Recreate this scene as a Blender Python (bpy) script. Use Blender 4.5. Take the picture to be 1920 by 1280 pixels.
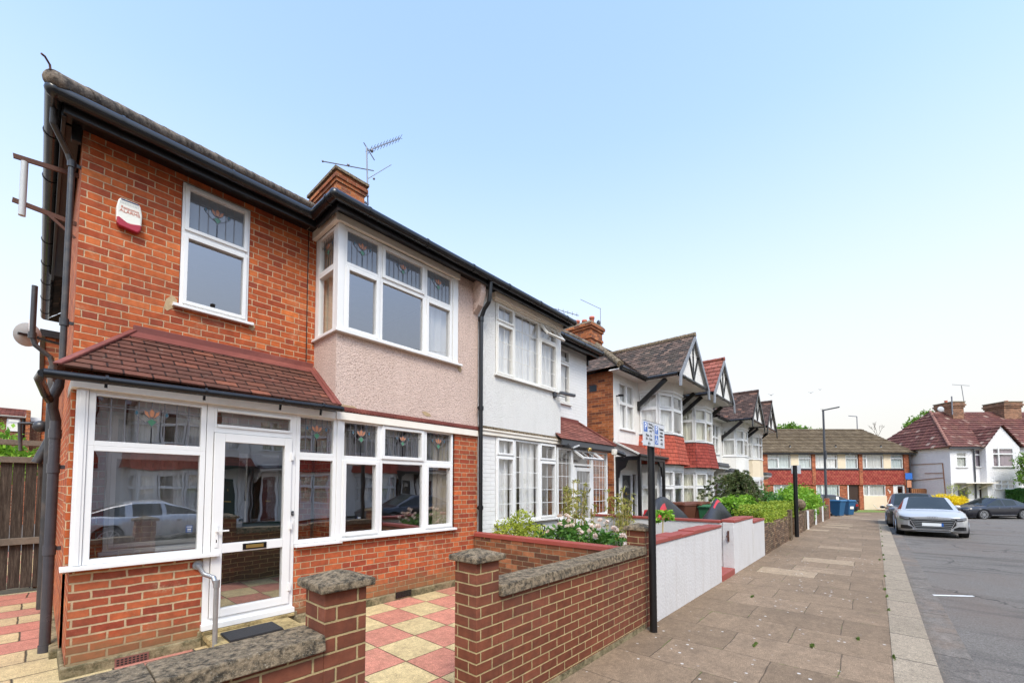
import bpy, bmesh, math, random
import numpy as np
from mathutils import Vector, Matrix, Euler
R = math.radians
scn = bpy.context.scene
for o in list(bpy.data.objects): bpy.data.objects.remove(o)
COL = scn.collection
random.seed(7)

# ---------------------------------------------------------------- camera, sky, sun, exposure
cam = bpy.data.cameras.new('camera'); camo = bpy.data.objects.new('camera', cam); COL.objects.link(camo)
YAW = R(41.25); PIT = math.atan(35 / 779.)
cam.sensor_width = 36; cam.lens = 779 / 1920 * 36; cam.shift_y = 0.1229; cam.shift_x = 0
cam.clip_start = .05; cam.clip_end = 2000
camo.location = (0, 0, 1.65)
camo.rotation_euler = (math.pi / 2 + PIT, 0, YAW - math.pi / 2)
scn.camera = camo
SUN_EL, SUN_AZ = R(52), R(232)          # direction TO the sun, azimuth measured from +X toward +Y
sl = bpy.data.lights.new('sun', 'SUN'); sl.energy = 2.9; sl.angle = R(22); sl.color = (1, .92, .79)
so = bpy.data.objects.new('sun', sl); COL.objects.link(so)
sd = Vector((math.cos(SUN_EL) * math.cos(SUN_AZ), math.cos(SUN_EL) * math.sin(SUN_AZ), math.sin(SUN_EL)))
so.rotation_euler = sd.to_track_quat('Z', 'Y').to_euler(); so.location = sd * 60
wd = bpy.data.worlds.new('World'); scn.world = wd; wd.use_nodes = True
wn = wd.node_tree; wn.nodes.clear()
def wnode(t, **k):
    n = wn.nodes.new(t)
    for a, b in k.items(): setattr(n, a, b)
    return n
sky = wnode('ShaderNodeTexSky', sky_type='NISHITA', sun_disc=False, sun_elevation=SUN_EL, sun_rotation=math.pi / 2 - SUN_AZ, air_density=1.0, dust_density=1.5, ozone_density=1.5)
tc = wnode('ShaderNodeTexCoord'); sx = wnode('ShaderNodeSeparateXYZ'); wn.links.new(tc.outputs['Generated'], sx.inputs[0])
mr = wnode('ShaderNodeValToRGB')       # thin bright cloud veil: whole near the horizon, open higher up
cr = mr.color_ramp; cr.interpolation = 'B_SPLINE'
cr.elements[0].position = 0.0; cr.elements[0].color = (1, 1, 1, 1)
cr.elements[1].position = 1.0; cr.elements[1].color = (.10, .10, .10, 1)
for p, v in ((.12, 1.0), (.30, .80), (.46, .48), (.64, .20)):
    e = cr.elements.new(p); e.color = (v, v, v, 1)
wn.links.new(sx.outputs['Z'], mr.inputs[0])
veil = wnode('ShaderNodeRGB'); veil.outputs[0].default_value = (9.0, 8.75, 8.25, 1)
mult = wnode('ShaderNodeMix', data_type='RGBA', blend_type='MULTIPLY'); mult.inputs[0].default_value = 1
wn.links.new(sky.outputs[0], mult.inputs[6]); mult.inputs[7].default_value = (4.0, 4.65, 5.0, 1)
mx = wnode('ShaderNodeMix', data_type='RGBA'); wn.links.new(mr.outputs[0], mx.inputs[0]); wn.links.new(mult.outputs[2], mx.inputs[6]); wn.links.new(veil.outputs[0], mx.inputs[7])
bg = wnode('ShaderNodeBackground'); bg.inputs[1].default_value = .10; wn.links.new(mx.outputs[2], bg.inputs[0])
wo = wnode('ShaderNodeOutputWorld'); wn.links.new(bg.outputs[0], wo.inputs[0])
scn.view_settings.view_transform = 'Standard'; scn.view_settings.look = 'None'; scn.view_settings.exposure = 0.12; scn.view_settings.gamma = 1
scn.cycles.use_denoising = True; scn.cycles.max_bounces = 8; scn.cycles.transparent_max_bounces = 12
scn.cycles.sample_clamp_indirect = 6; scn.cycles.caustics_reflective = False; scn.cycles.caustics_refractive = False

# ---------------------------------------------------------------- material helpers
class S:                                                            # a small node-graph writer
    def __init__(s, name):
        s.m = bpy.data.materials.new(name); s.m.use_nodes = True; s.t = s.m.node_tree; s.t.nodes.clear()
        s.out = s.n('ShaderNodeOutputMaterial'); s.b = s.n('ShaderNodeBsdfPrincipled'); s.l(s.b.outputs[0], s.out.inputs[0])
    def n(s, t, **k):
        n = s.t.nodes.new(t)
        for a, b in k.items(): setattr(n, a, b)
        return n
    def l(s, a, b): s.t.links.new(a, b)
    def put(s, sock, v):
        if v is None: return
        if isinstance(v, bpy.types.NodeSocket): s.l(v, sock)
        else:
            if isinstance(v, tuple) and len(v) == 3 and sock.type == 'RGBA': v = v + (1,)
            sock.default_value = v
    def ma(s, op, a, b=None, c=None, clamp=False):
        n = s.n('ShaderNodeMath', operation=op, use_clamp=clamp); s.put(n.inputs[0], a); s.put(n.inputs[1], b)
        if c is not None: s.put(n.inputs[2], c)
        return n.outputs[0]
    def uv(s):
        n = s.n('ShaderNodeUVMap'); x = s.n('ShaderNodeSeparateXYZ'); s.l(n.outputs[0], x.inputs[0]); return n.outputs[0], x.outputs[0], x.outputs[1]
    def pos(s): return s.n('ShaderNodeNewGeometry').outputs['Position']
    def cmb(s, a, b, c=0.0):
        n = s.n('ShaderNodeCombineXYZ'); s.put(n.inputs[0], a); s.put(n.inputs[1], b); s.put(n.inputs[2], c); return n.outputs[0]
    def noise(s, vec, scale, detail=4, rough=.6, col=False):
        n = s.n('ShaderNodeTexNoise'); s.put(n.inputs['Vector'], vec); n.inputs['Scale'].default_value = scale; n.inputs['Detail'].default_value = detail; n.inputs['Roughness'].default_value = rough
        return n.outputs[1 if col else 0]
    def vor(s, vec, scale, out='Distance', **k):
        n = s.n('ShaderNodeTexVoronoi', **k); s.put(n.inputs['Vector'], vec); n.inputs['Scale'].default_value = scale; return n.outputs[out]
    def white(s, vec):
        n = s.n('ShaderNodeTexWhiteNoise', noise_dimensions='3D'); s.put(n.inputs['Vector'], vec); return n.outputs['Value']
    def ramp(s, f, stops, interp='LINEAR'):
        n = s.n('ShaderNodeValToRGB'); r = n.color_ramp; r.interpolation = interp
        while len(r.elements) < len(stops): r.elements.new(.5)
        for e, (p, c) in zip(r.elements, stops):
            e.position = p; e.color = (c, c, c, 1) if not isinstance(c, tuple) else c + (1,)
        s.put(n.inputs[0], f); return n.outputs[0]
    def mix(s, f, a, b, mode='MIX'):
        n = s.n('ShaderNodeMix', data_type='RGBA', blend_type=mode); s.put(n.inputs[0], f); s.put(n.inputs[6], a); s.put(n.inputs[7], b); return n.outputs[2]
    def scl(s, vec, v):
        n = s.n('ShaderNodeVectorMath', operation='MULTIPLY'); s.l(vec, n.inputs[0]); n.inputs[1].default_value = v; return n.outputs[0]
    def bump(s, h, dist=.01, strength=1., nrm=None):
        n = s.n('ShaderNodeBump'); n.inputs['Strength'].default_value = strength; n.inputs['Distance'].default_value = dist; s.l(h, n.inputs['Height'])
        if nrm: s.l(nrm, n.inputs['Normal'])
        s.l(n.outputs[0], s.b.inputs['Normal']); return n.outputs[0]
    def fin(s, col=None, rough=.6, metal=0., spec=.5):
        s.put(s.b.inputs['Base Color'], col); s.put(s.b.inputs['Roughness'], rough); s.b.inputs['Metallic'].default_value = metal
        s.b.inputs['Specular IOR Level'].default_value = spec; return s.m

def brick(name, stops, mortar, w=.225, h=.075, flemish=False, mt=.0055, dirt=None, dirtamt=.5, wob=.006, moss=None, patch=None, mrough=.35):
    s = S(name); uv, u0, v0 = s.uv(); nz = s.noise(uv, 5, 3, .6, True)
    sp = s.n('ShaderNodeSeparateColor'); s.l(nz, sp.inputs[0])
    u = s.ma('ADD', u0, s.ma('MULTIPLY', s.ma('SUBTRACT', sp.outputs[0], .5), wob * 2))
    v = s.ma('ADD', v0, s.ma('MULTIPLY', s.ma('SUBTRACT', sp.outputs[1], .5), wob * 1.5))
    row = s.ma('FLOOR', s.ma('DIVIDE', v, h)); fv = s.ma('SUBTRACT', v, s.ma('MULTIPLY', row, h))
    odd = s.ma('FLOORED_MODULO', row, 2.)
    if flemish:
        per = w * 1.5; u2 = s.ma('ADD', u, s.ma('MULTIPLY', odd, w * .75)); cell = s.ma('FLOOR', s.ma('DIVIDE', u2, per)); p = s.ma('SUBTRACT', u2, s.ma('MULTIPLY', cell, per))
        hd = s.ma('GREATER_THAN', p, w); a = s.ma('SUBTRACT', p, s.ma('MULTIPLY', hd, w)); ww = s.ma('SUBTRACT', w, s.ma('MULTIPLY', hd, w / 2))
        idx = s.ma('ADD', s.ma('MULTIPLY', cell, 2), hd)
    else:
        u2 = s.ma('ADD', u, s.ma('MULTIPLY', odd, w / 2)); idx = s.ma('FLOOR', s.ma('DIVIDE', u2, w)); a = s.ma('SUBTRACT', u2, s.ma('MULTIPLY', idx, w)); ww = w
    ex = s.ma('MINIMUM', a, s.ma('SUBTRACT', ww, a)); ey = s.ma('MINIMUM', fv, s.ma('SUBTRACT', h, fv)); e = s.ma('MINIMUM', ex, ey)
    fine = s.noise(uv, 60, 3, .7); med = s.noise(uv, 14, 4, .65)
    thr = s.ma('ADD', mt - .003, s.ma('MULTIPLY', fine, .006))
    mr_ = s.n('ShaderNodeMapRange', interpolation_type='SMOOTHSTEP'); s.l(s.ma('SUBTRACT', e, thr), mr_.inputs[0]); mr_.inputs[1].default_value = -.0012; mr_.inputs[2].default_value = .0016
    bm_ = mr_.outputs[0]
    rnd = s.white(s.cmb(idx, row, 1.3)); rnd2 = s.white(s.cmb(idx, row, 7.7))
    c = s.ramp(rnd, stops)
    c = s.mix(1, c, s.ramp(med, [(.25, .62), (.6, 1.0), (.8, 1.22)]), 'MULTIPLY')
    c = s.mix(s.ramp(fine, [(.62, 0), (.8, mrough)]), c, tuple(x * .9 for x in mortar))
    mc = s.mix(s.ramp(med, [(.3, 1.), (.7, 0.)]), mortar, tuple(x * .62 for x in mortar))
    pz = s.pos()
    if patch:                                                        # mortar smears over the bricks
        pm = s.ramp(s.noise(pz, 2.1, 5, .7), [(.60, 0), (.68, patch)]); pm = s.ma('MULTIPLY', pm, s.ramp(fine, [(.35, 0), (.6, 1)])); c = s.mix(pm, c, mc)
    c = s.mix(bm_, mc, c)
    big = s.noise(pz, .9, 6, .7)
    c = s.mix(s.ramp(big, [(.45, 0), (.75, dirtamt)]), c, dirt or (.05, .04, .03))
    if moss:
        x = s.n('ShaderNodeSeparateXYZ'); s.l(pz, x.inputs[0])
        f = s.ma('ADD', x.outputs[2], s.ma('MULTIPLY', s.ma('SUBTRACT', s.noise(pz, 3.0, 5, .7), .5), .55))
        c = s.mix(s.ramp(f, [(moss[0] - .02, .55), (moss[0] + .16, 0)]), c, (.17, .13, .06))
    hgt = s.ma('ADD', s.ma('MULTIPLY', bm_, 1.), s.ma('MULTIPLY', s.ma('ADD', fine, rnd2), .22))
    s.bump(hgt, .006, .9)
    return s.fin(c, s.ramp(rnd2, [(0, .75), (1, .92)]), spec=.3)

def plain(name, col, rough=.5, metal=0, spec=.5, var=.12, nscale=6, bump=0, bscale=80, dirt=None, da=.3):
    s = S(name); p = s.pos(); n = s.noise(p, nscale, 5, .65)
    c = s.mix(n, tuple(x * (1 - var) for x in col), tuple(min(1, x * (1 + var)) for x in col))
    if dirt: c = s.mix(s.ramp(s.noise(p, 2.3, 6, .7), [(.48, 0), (.78, da)]), c, dirt)
    if bump: s.bump(s.noise(p, bscale, 4, .7), bump, .8)
    return s.fin(c, s.ramp(n, [(0, max(0, rough - .08)), (1, min(1, rough + .08))]), metal, spec)

def render_mat(name, col, speck, scale=55, amt=.5, bd=.012, dirt=None, da=.3):   # pebbledash / roughcast
    s = S(name); p = s.pos(); v = s.vor(p, scale); n = s.noise(p, scale * .8, 4, .75); n2 = s.noise(p, 1.6, 6, .7)
    c = s.mix(s.ramp(n, [(.50, 0), (.68, amt)]), col, speck)
    c = s.mix(s.ramp(n2, [(.3, .0), (.8, .35)]), c, tuple(x * .72 for x in col))
    if dirt: c = s.mix(s.ramp(s.noise(s.scl(p, (3, 3, .5)), 1.4, 6, .75), [(.5, 0), (.8, da)]), c, dirt)
    s.bump(s.ma('ADD', s.ma('SUBTRACT', 1., v), s.ma('MULTIPLY', n, 1.4)), bd, .9)
    return s.fin(c, .92, spec=.2)

def streaks(name):
    m = M[name]; t = m.node_tree; b = [n for n in t.nodes if n.type == 'BSDF_PRINCIPLED'][0]; src = b.inputs['Base Color'].links[0].from_socket
    g = t.nodes.new('ShaderNodeNewGeometry'); x = t.nodes.new('ShaderNodeSeparateXYZ'); t.links.new(g.outputs['Position'], x.inputs[0])
    p = t.nodes.new('ShaderNodeMath'); p.operation = 'PINGPONG'; t.links.new(x.outputs[0], p.inputs[0]); p.inputs[1].default_value = .19
    r_ = t.nodes.new('ShaderNodeValToRGB'); r_.color_ramp.elements[0].position = 0; r_.color_ramp.elements[0].color = (.30,) * 3 + (1,); r_.color_ramp.elements[1].position = .012; r_.color_ramp.elements[1].color = (0, 0, 0, 1); t.links.new(p.outputs[0], r_.inputs[0])
    mx_ = t.nodes.new('ShaderNodeMix'); mx_.data_type = 'RGBA'; t.links.new(r_.outputs[0], mx_.inputs[0]); t.links.new(src, mx_.inputs[6]); mx_.inputs[7].default_value = (.38, .30, .24, 1); t.links.new(mx_.outputs[2], b.inputs['Base Color'])
def tile_mat(name, stops, moss=(.10, .10, .05), mossamt=.25, spots=.3, half=True, nib=None):   # UV: u in tiles, v in courses
    s = S(name); uv, u, v = s.uv(); row = s.ma('FLOOR', v); fv = s.ma('SUBTRACT', v, row)
    u2 = s.ma('ADD', u, s.ma('MULTIPLY', s.ma('FLOORED_MODULO', row, 2.), .5)) if half else u
    idx = s.ma('FLOOR', u2); a = s.ma('SUBTRACT', u2, idx); e = s.ma('MINIMUM', a, s.ma('SUBTRACT', 1., a))
    rnd = s.white(s.cmb(idx, row, 2.1)); rn3 = s.white(s.cmb(idx, row, 9.4)); p = s.pos(); med = s.noise(p, 7, 5, .7); big = s.noise(p, 1.3, 5, .65)
    c = s.ramp(rnd, stops); c = s.mix(1, c, s.ramp(med, [(.25, .6), (.7, 1.15)]), 'MULTIPLY')
    c = s.mix(s.ramp(big, [(.5, 0), (.75, mossamt)]), c, moss)
    c = s.mix(s.ramp(s.noise(p, 22, 3, .7), [(.66, 0), (.72, spots)]), c, (.5, .47, .4))
    j = s.ramp(e, [(.02, 0), (.05, 1)]); c = s.mix(j, tuple(x * .25 for x in stops[0][1]), c)
    if nib: c = s.mix(s.ma('MULTIPLY', s.ma('MULTIPLY', s.ma('LESS_THAN', s.ma('ABSOLUTE', s.ma('SUBTRACT', a, .5)), .16), s.ma('LESS_THAN', fv, .42)), s.ramp(rn3, [(.2, .2), (.6, .9)])), c, nib)
    s.bump(s.ma('ADD', s.ma('MULTIPLY', j, .6), s.ma('ADD', s.ma('MULTIPLY', rn3, .5), s.ma('MULTIPLY', med, .4))), .006, .8)
    return s.fin(c, .85, spec=.3)

def slab_mat(name, w, h, stops, joint, jw=.006, swap=False, stag=True, weeds=0, check=None, spots=0, var=(.65, 1.2), roughdirt=(.05, .04, .03), off=(0, 0)):
    s = S(name); uvv, x_, y_ = s.uv(); p = s.pos(); nz = s.noise(p, 1.7, 4, .6, True); sp = s.n('ShaderNodeSeparateColor'); s.l(nz, sp.inputs[0])
    wx = s.ma('MULTIPLY', s.ma('SUBTRACT', sp.outputs[0], .5), .0 if check else .06); wy = s.ma('MULTIPLY', s.ma('SUBTRACT', sp.outputs[1], .5), .0 if check else .06)
    a, b = (y_, x_) if swap else (x_, y_)
    a = s.ma('ADD', s.ma('SUBTRACT', a, off[0]), wx); b = s.ma('ADD', s.ma('SUBTRACT', b, off[1]), wy)
    row = s.ma('FLOOR', s.ma('DIVIDE', b, h)); fb = s.ma('SUBTRACT', b, s.ma('MULTIPLY', row, h))
    if stag: a = s.ma('ADD', a, s.ma('MULTIPLY', s.ma('ADD', s.ma('MULTIPLY', s.ma('FLOORED_MODULO', row, 2.), .5), s.ma('MULTIPLY', s.white(s.cmb(row, 3.3)), .18)), w))
    ix = s.ma('FLOOR', s.ma('DIVIDE', a, w)); fa = s.ma('SUBTRACT', a, s.ma('MULTIPLY', ix, w))
    e = s.ma('MINIMUM', s.ma('MINIMUM', fa, s.ma('SUBTRACT', w, fa)), s.ma('MINIMUM', fb, s.ma('SUBTRACT', h, fb)))
    rnd = s.white(s.cmb(ix, row, 4.4)); fine = s.noise(p, 120, 3, .75); med = s.noise(p, 6, 6, .7); big = s.noise(p, .8, 5, .7)
    if check:
        ch = s.ma('FLOORED_MODULO', s.ma('ADD', ix, row), 2.); c = s.mix(ch, check[0], check[1])
    else: c = s.ramp(rnd, stops, 'CONSTANT')
    c = s.mix(1, c, s.ramp(rnd, [(0, .92), (1, 1.06)]), 'MULTIPLY'); c = s.mix(1, c, s.ramp(s.noise(p, 24, 6, .8), [(.3, .78), (.7, 1.2)]), 'MULTIPLY')
    c = s.mix(1, c, s.ramp(med, [(.2, var[0]), (.75, var[1])]), 'MULTIPLY'); c = s.mix(1, c, s.ramp(fine, [(.32, .50), (.68, 1.5)]), 'MULTIPLY')
    c = s.mix(s.ramp(big, [(.5, 0), (.8, .55)]), c, roughdirt)
    c = s.mix(s.ramp(s.noise(p, 45, 2, .6), [(.66, 0), (.71, .6)]), c, roughdirt)
    if spots: c = s.mix(s.ma('MULTIPLY', s.ramp(s.vor(p, 7.5), [(.09, spots), (.12, 0)]), s.ramp(s.noise(p, 1.5, 2), [(.42, 0), (.55, 1)])), c, (.62, .60, .56))
    jj = s.ramp(s.ma('ADD', e, s.ma('MULTIPLY', s.ma('SUBTRACT', med, .5), jw * 1.2)), [(max(jw * .5, .001), 0), (jw * 1.4, 1)])
    jc = joint if not weeds else s.mix(s.ramp(s.noise(p, 2.6, 4, .7), [(.55, 0), (.62, 1)]), joint, (.12, .17, .03))
    c = s.mix(jj, jc, c)
    s.bump(s.ma('ADD', s.ma('ADD', jj, s.ma('MULTIPLY', rnd, .9)), s.ma('ADD', s.ma('MULTIPLY', fine, .35), s.ma('MULTIPLY', med, .6))), .006, .8)
    return s.fin(c, .88, spec=.3)

def conc(name, col, d2, scale=14, lich=.5):
    s = S(name); p = s.pos(); n = s.noise(p, scale, 8, .78); n2 = s.noise(p, scale * 5, 3, .7); n3 = s.noise(p, 3, 5, .7)
    c = s.mix(s.ramp(n, [(.41, 0), (.58, 1)]), d2, col); c = s.mix(s.ramp(n2, [(.58, 0), (.7, lich)]), c, (.55, .5, .4)); c = s.mix(s.ramp(n3, [(.5, 0), (.8, .5)]), c, d2)
    s.bump(s.ma('ADD', n, s.ma('MULTIPLY', n2, .6)), .02, .9); return s.fin(c, .95, spec=.2)

def leafmat(name, stops, rough=.5, trans=True):
    s = S(name); g = s.n('ShaderNodeNewGeometry'); n = s.noise(g.outputs['Position'], 2.2, 3)
    f = s.ma('ADD', s.ma('MULTIPLY', g.outputs['Random Per Island'], .6), s.ma('MULTIPLY', n, .4)); c = s.ramp(f, stops)
    s.fin(c, rough, spec=.3)
    t = s.n('ShaderNodeBsdfTranslucent'); s.l(c, t.inputs[0]); mxs = s.n('ShaderNodeMixShader'); mxs.inputs[0].default_value = .35
    s.l(s.b.outputs[0], mxs.inputs[1]); s.l(t.outputs[0], mxs.inputs[2]); s.l(mxs.outputs[0], s.out.inputs[0]); return s.m

def glassmat(name, refl=.30, tint=(.85, .88, .88), wav=.35, wsc=1.2, k=1.6):
    s = S(name); s.t.nodes.remove(s.b)
    p = s.pos(); bp = s.n('ShaderNodeBump'); bp.inputs['Strength'].default_value = wav; bp.inputs['Distance'].default_value = .006; s.l(s.noise(p, wsc, 2, .5), bp.inputs['Height'])
    g = s.n('ShaderNodeBsdfGlossy'); g.inputs['Roughness'].default_value = .0; g.inputs[0].default_value = (.92, .91, .92, 1); s.l(bp.outputs[0], g.inputs['Normal'])
    t = s.n('ShaderNodeBsdfTransparent'); t.inputs[0].default_value = tint + (1,)
    ge = s.n('ShaderNodeNewGeometry'); dt = s.n('ShaderNodeVectorMath', operation='DOT_PRODUCT'); s.l(ge.outputs['Normal'], dt.inputs[0]); s.l(ge.outputs['Incoming'], dt.inputs[1])
    f = s.ma('ADD', s.ma('MULTIPLY', s.ma('POWER', s.ma('SUBTRACT', 1., s.ma('ABSOLUTE', dt.outputs['Value'])), 4.), k * .5), refl, clamp=True)
    m = s.n('ShaderNodeMixShader'); s.l(f, m.inputs[0]); s.l(t.outputs[0], m.inputs[1]); s.l(g.outputs[0], m.inputs[2]); s.l(m.outputs[0], s.out.inputs[0]); return s.m

def leadglass(name):
    m = glassmat(name, .20, (.5, .52, .55)); t = m.node_tree; out = [n for n in t.nodes if n.type == 'OUTPUT_MATERIAL'][0]; src = out.inputs[0].links[0].from_socket
    d = t.nodes.new('ShaderNodeBsdfDiffuse'); d.inputs[0].default_value = (.30, .33, .37, 1); x = t.nodes.new('ShaderNodeMixShader'); x.inputs[0].default_value = .5  # flat grey painted in for the sky reflection that the eaves block
    t.links.new(src, x.inputs[1]); t.links.new(d.outputs[0], x.inputs[2]); t.links.new(x.outputs[0], out.inputs[0]); return m
def clothmat(name, col, fold=28, horizontal=False):
    s = S(name); p = s.pos(); n = s.noise(p, 3, 3); s.fin(s.mix(n, tuple(x * .93 for x in col), col), .9, spec=.1)
    t = s.n('ShaderNodeBsdfTranslucent'); t.inputs[0].default_value = col + (1,); m = s.n('ShaderNodeMixShader'); m.inputs[0].default_value = .14
    s.l(s.b.outputs[0], m.inputs[1]); s.l(t.outputs[0], m.inputs[2]); s.l(m.outputs[0], s.out.inputs[0]); return s.m

def carpaint(name, col, metal=.6, rough=.3, coat=1.):
    s = S(name); p = s.pos(); s.fin(s.mix(s.noise(p, 400, 2), tuple(x * .9 for x in col), col), rough, metal, .5); s.b.inputs['Coat Weight'].default_value = coat; s.b.inputs['Coat Roughness'].default_value = .05; return s.m

RED = [(0, (.30, .055, .024)), (.25, (.41, .080, .024)), (.6, (.47, .098, .027)), (.88, (.56, .13, .034)), (1, (.68, .185, .05))]
M = {}
M['brick_house'] = brick('house red brick', RED, (.66, .455, .275), flemish=True, mt=.0045, wob=.009, dirt=(.14, .045, .025), dirtamt=.4, patch=.35)
M['brick_low'] = brick('lower house red brick', [(0, (.25, .045, .025)), (.5, (.36, .075, .03)), (1, (.46, .115, .042))], (.55, .40, .24), mt=.0078, wob=.011, dirt=(.16, .10, .05), dirtamt=.3, moss=(.22,), patch=.5)
M['brick_bay'] = brick('bay red brick', [(0, (.30, .05, .025)), (.5, (.44, .088, .03)), (1, (.60, .14, .045))], (.54, .38, .23), flemish=True, mt=.0052, wob=.009, dirt=(.16, .10, .05), dirtamt=.3, moss=(.26,), patch=.8)
M['brick_front'] = brick('smooth dark red garden wall brick', [(0, (.155, .045, .022)), (.6, (.19, .056, .027)), (1, (.23, .07, .036))], (.50, .37, .18), w=.225, mt=.0052, wob=.002, dirt=(.10, .06, .05), dirtamt=.45, mrough=.16)
M['brick_old'] = brick('weathered old garden brick', [(0, (.10, .045, .028)), (.4, (.20, .075, .035)), (.7, (.28, .10, .042)), (1, (.36, .15, .07))], (.30, .24, .15), mt=.005, wob=.012, dirt=(.06, .05, .03), dirtamt=.8)
M['brick_side'] = brick('orange stock brick', [(0, (.16, .05, .028)), (.4, (.36, .10, .035)), (.8, (.46, .14, .045)), (1, (.56, .2, .08))], (.40, .27, .15), mt=.004, wob=.01, dirt=(.10, .05, .03), dirtamt=.6)
M['brick_far'] = brick('far orange brick', [(0, (.22, .05, .025)), (.5, (.38, .09, .035)), (1, (.5, .16, .07))], (.45, .33, .22), mt=.005, dirtamt=.3)
M['brick_yellow'] = brick('yellow brick chimney', [(0, (.18, .085, .05)), (.5, (.29, .135, .075)), (1, (.4, .2, .11))], (.4, .33, .24), mt=.005, dirt=(.06, .05, .04), dirtamt=.8)
M['stone_wall'] = brick('narrow brown stone wall', [(0, (.10, .06, .038)), (.4, (.20, .115, .068)), (.8, (.30, .185, .11)), (1, (.38, .26, .16))], (.07, .05, .035), w=.24, h=.052, mt=.005, wob=.02, dirt=(.06, .05, .03), dirtamt=.7)
def painted_brick(name, col):
    s = S(name); uv, u, v = s.uv(); n = s.n('ShaderNodeTexBrick'); s.l(uv, n.inputs[0]); n.inputs['Scale'].default_value = 1; n.inputs['Brick Width'].default_value = .225; n.inputs['Row Height'].default_value = .075; n.inputs['Mortar Size'].default_value = .006; n.inputs['Mortar Smooth'].default_value = .5
    p = s.pos(); nz = s.noise(p, 30, 4); c = s.mix(s.ramp(s.noise(p, 1.8, 5), [(.4, 0), (.8, .3)]), col, (.55, .53, .48)); c = s.mix(s.ma('MULTIPLY', n.outputs[1], .16), c, (.35, .34, .32))
    s.bump(s.ma('ADD', s.ma('SUBTRACT', 1., n.outputs[1]), s.ma('MULTIPLY', nz, .5)), .006, .8); return s.fin(c, .7, spec=.3)
M['paint_brick'] = painted_brick('white painted brick', (.74, .725, .70))
M['pebble_pink'] = render_mat('pink grey pebbledash', (.68, .515, .435), (.20, .12, .085), 60, .8, .009, dirt=(.40, .28, .22), da=.4)
M['rough_white'] = render_mat('white painted roughcast', (.74, .72, .68), (.62, .59, .54), 65, .5, .009, dirt=(.5, .48, .43), da=.3)
M['render_white'] = render_mat('white painted render', (.77, .74, .69), (.62, .60, .56), 25, .3, .007, dirt=(.45, .40, .33), da=.35)
M['render_garden'] = render_mat('white garden wall paint', (.60, .58, .565), (.62, .59, .55), 26, .3, .003, dirt=(.42, .38, .33), da=.45)
streaks('render_garden')
M['render_cream'] = render_mat('cream render', (.74, .62, .45), (.6, .5, .36), 25, .3, .006)
M['far_white'] = render_mat('far white render', (.76, .74, .73), (.65, .64, .66), 12, .35, .02, dirt=(.5, .5, .5), da=.3)
M['upvc'] = plain('white window plastic', (.74, .73, .71), .32, var=.03, dirt=(.6, .57, .5), da=.22)
M['upvc_old'] = plain('old cream white frame', (.74, .72, .67), .4, var=.04, dirt=(.5, .44, .33), da=.3)
M['board'] = plain('cream fascia board', (.80, .74, .64), .5, var=.06, dirt=(.6, .5, .38), da=.4)
M['black'] = plain('black rainwater plastic', (.008, .008, .009), .25, var=.3, bump=.001, bscale=40, dirt=(.03, .026, .024), da=.5)
M['blackwood'] = plain('black painted timber', (.009, .0085, .009), .35, var=.3, bump=.002, bscale=30, dirt=(.03, .026, .022), da=.5)
M['pipe_old'] = plain('weathered black iron pipe', (.035, .035, .037), .35, var=.4, nscale=12, bump=.001, dirt=(.16, .12, .09), da=.8)
M['pipe_grey'] = plain('faded black soil pipe', (.05, .05, .06), .25, var=.3, dirt=(.09, .08, .08), da=.5)
M['greywood'] = plain('faded grey barge board', (.20, .21, .23), .5, var=.15)
M['tile_pent'] = tile_mat('brown red clay tiles', [(0, (.095, .038, .026)), (.5, (.125, .046, .03)), (.9, (.155, .056, .036)), (1, (.24, .08, .045))], (.075, .05, .03), .4, .25)
M['tile_roof'] = tile_mat('weathered brown roof tiles', [(0, (.055, .045, .04)), (.4, (.10, .075, .06)), (.8, (.15, .10, .08)), (1, (.24, .16, .12))], (.08, .07, .05), .45, .3)
M['tile_dark'] = tile_mat('dark brown roof tiles', [(0, (.05, .03, .025)), (.5, (.09, .055, .045)), (.9, (.13, .08, .065)), (1, (.25, .12, .08))], (.06, .045, .03), .3, .25)
M['tile_h2'] = tile_mat('red brown porch tiles', [(0, (.16, .055, .04)), (.5, (.22, .075, .055)), (1, (.30, .11, .08))], (.1, .07, .05), .25, .2)
M['tile_red'] = tile_mat('bright red roof tiles', [(0, (.20, .065, .045)), (.5, (.26, .08, .055)), (1, (.34, .11, .08))], (.22, .1, .05), .3, .2)
M['hung_red'] = tile_mat('bright orange red hung tiles', [(0, (.36, .07, .042)), (.5, (.41, .085, .05)), (1, (.47, .115, .07))], (.4, .07, .04), .2, .1)
M['hung_dark'] = tile_mat('deep red hung tiles', [(0, (.25, .04, .028)), (.5, (.29, .05, .035)), (1, (.35, .07, .05))], (.2, .05, .03), .2, .15)
M['hung_far'] = tile_mat('red hung tiles with pale nibs', [(0, (.24, .035, .028)), (.55, (.30, .05, .04)), (.75, (.36, .08, .055)), (.9, (.34, .07, .05))], (.28, .05, .03), .2, .0, nib=(.38, .13, .065))
M['tile_far'] = tile_mat('tan grey roof tiles', [(0, (.12, .085, .048)), (.5, (.15, .108, .064)), (1, (.20, .15, .09))], (.08, .055, .03), .5, .2, half=False)
M['tile_wine'] = tile_mat('wine red roof tiles', [(0, (.12, .045, .038)), (.5, (.16, .06, .05)), (.9, (.2, .08, .06)), (1, (.36, .25, .2))], (.13, .09, .05), .4, .45, half=False)
M['hipgrey'] = conc('grey brown hip tiles', (.24, .19, .145), (.06, .05, .042), 9, .5)
M['patch'] = plain('bare cement patch', (.42, .30, .17), .95, var=.35, nscale=40, bump=.004)
M['redtilehip'] = plain('faded red hip tile', (.24, .11, .08), .85, var=.3, nscale=5, bump=.01)
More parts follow.
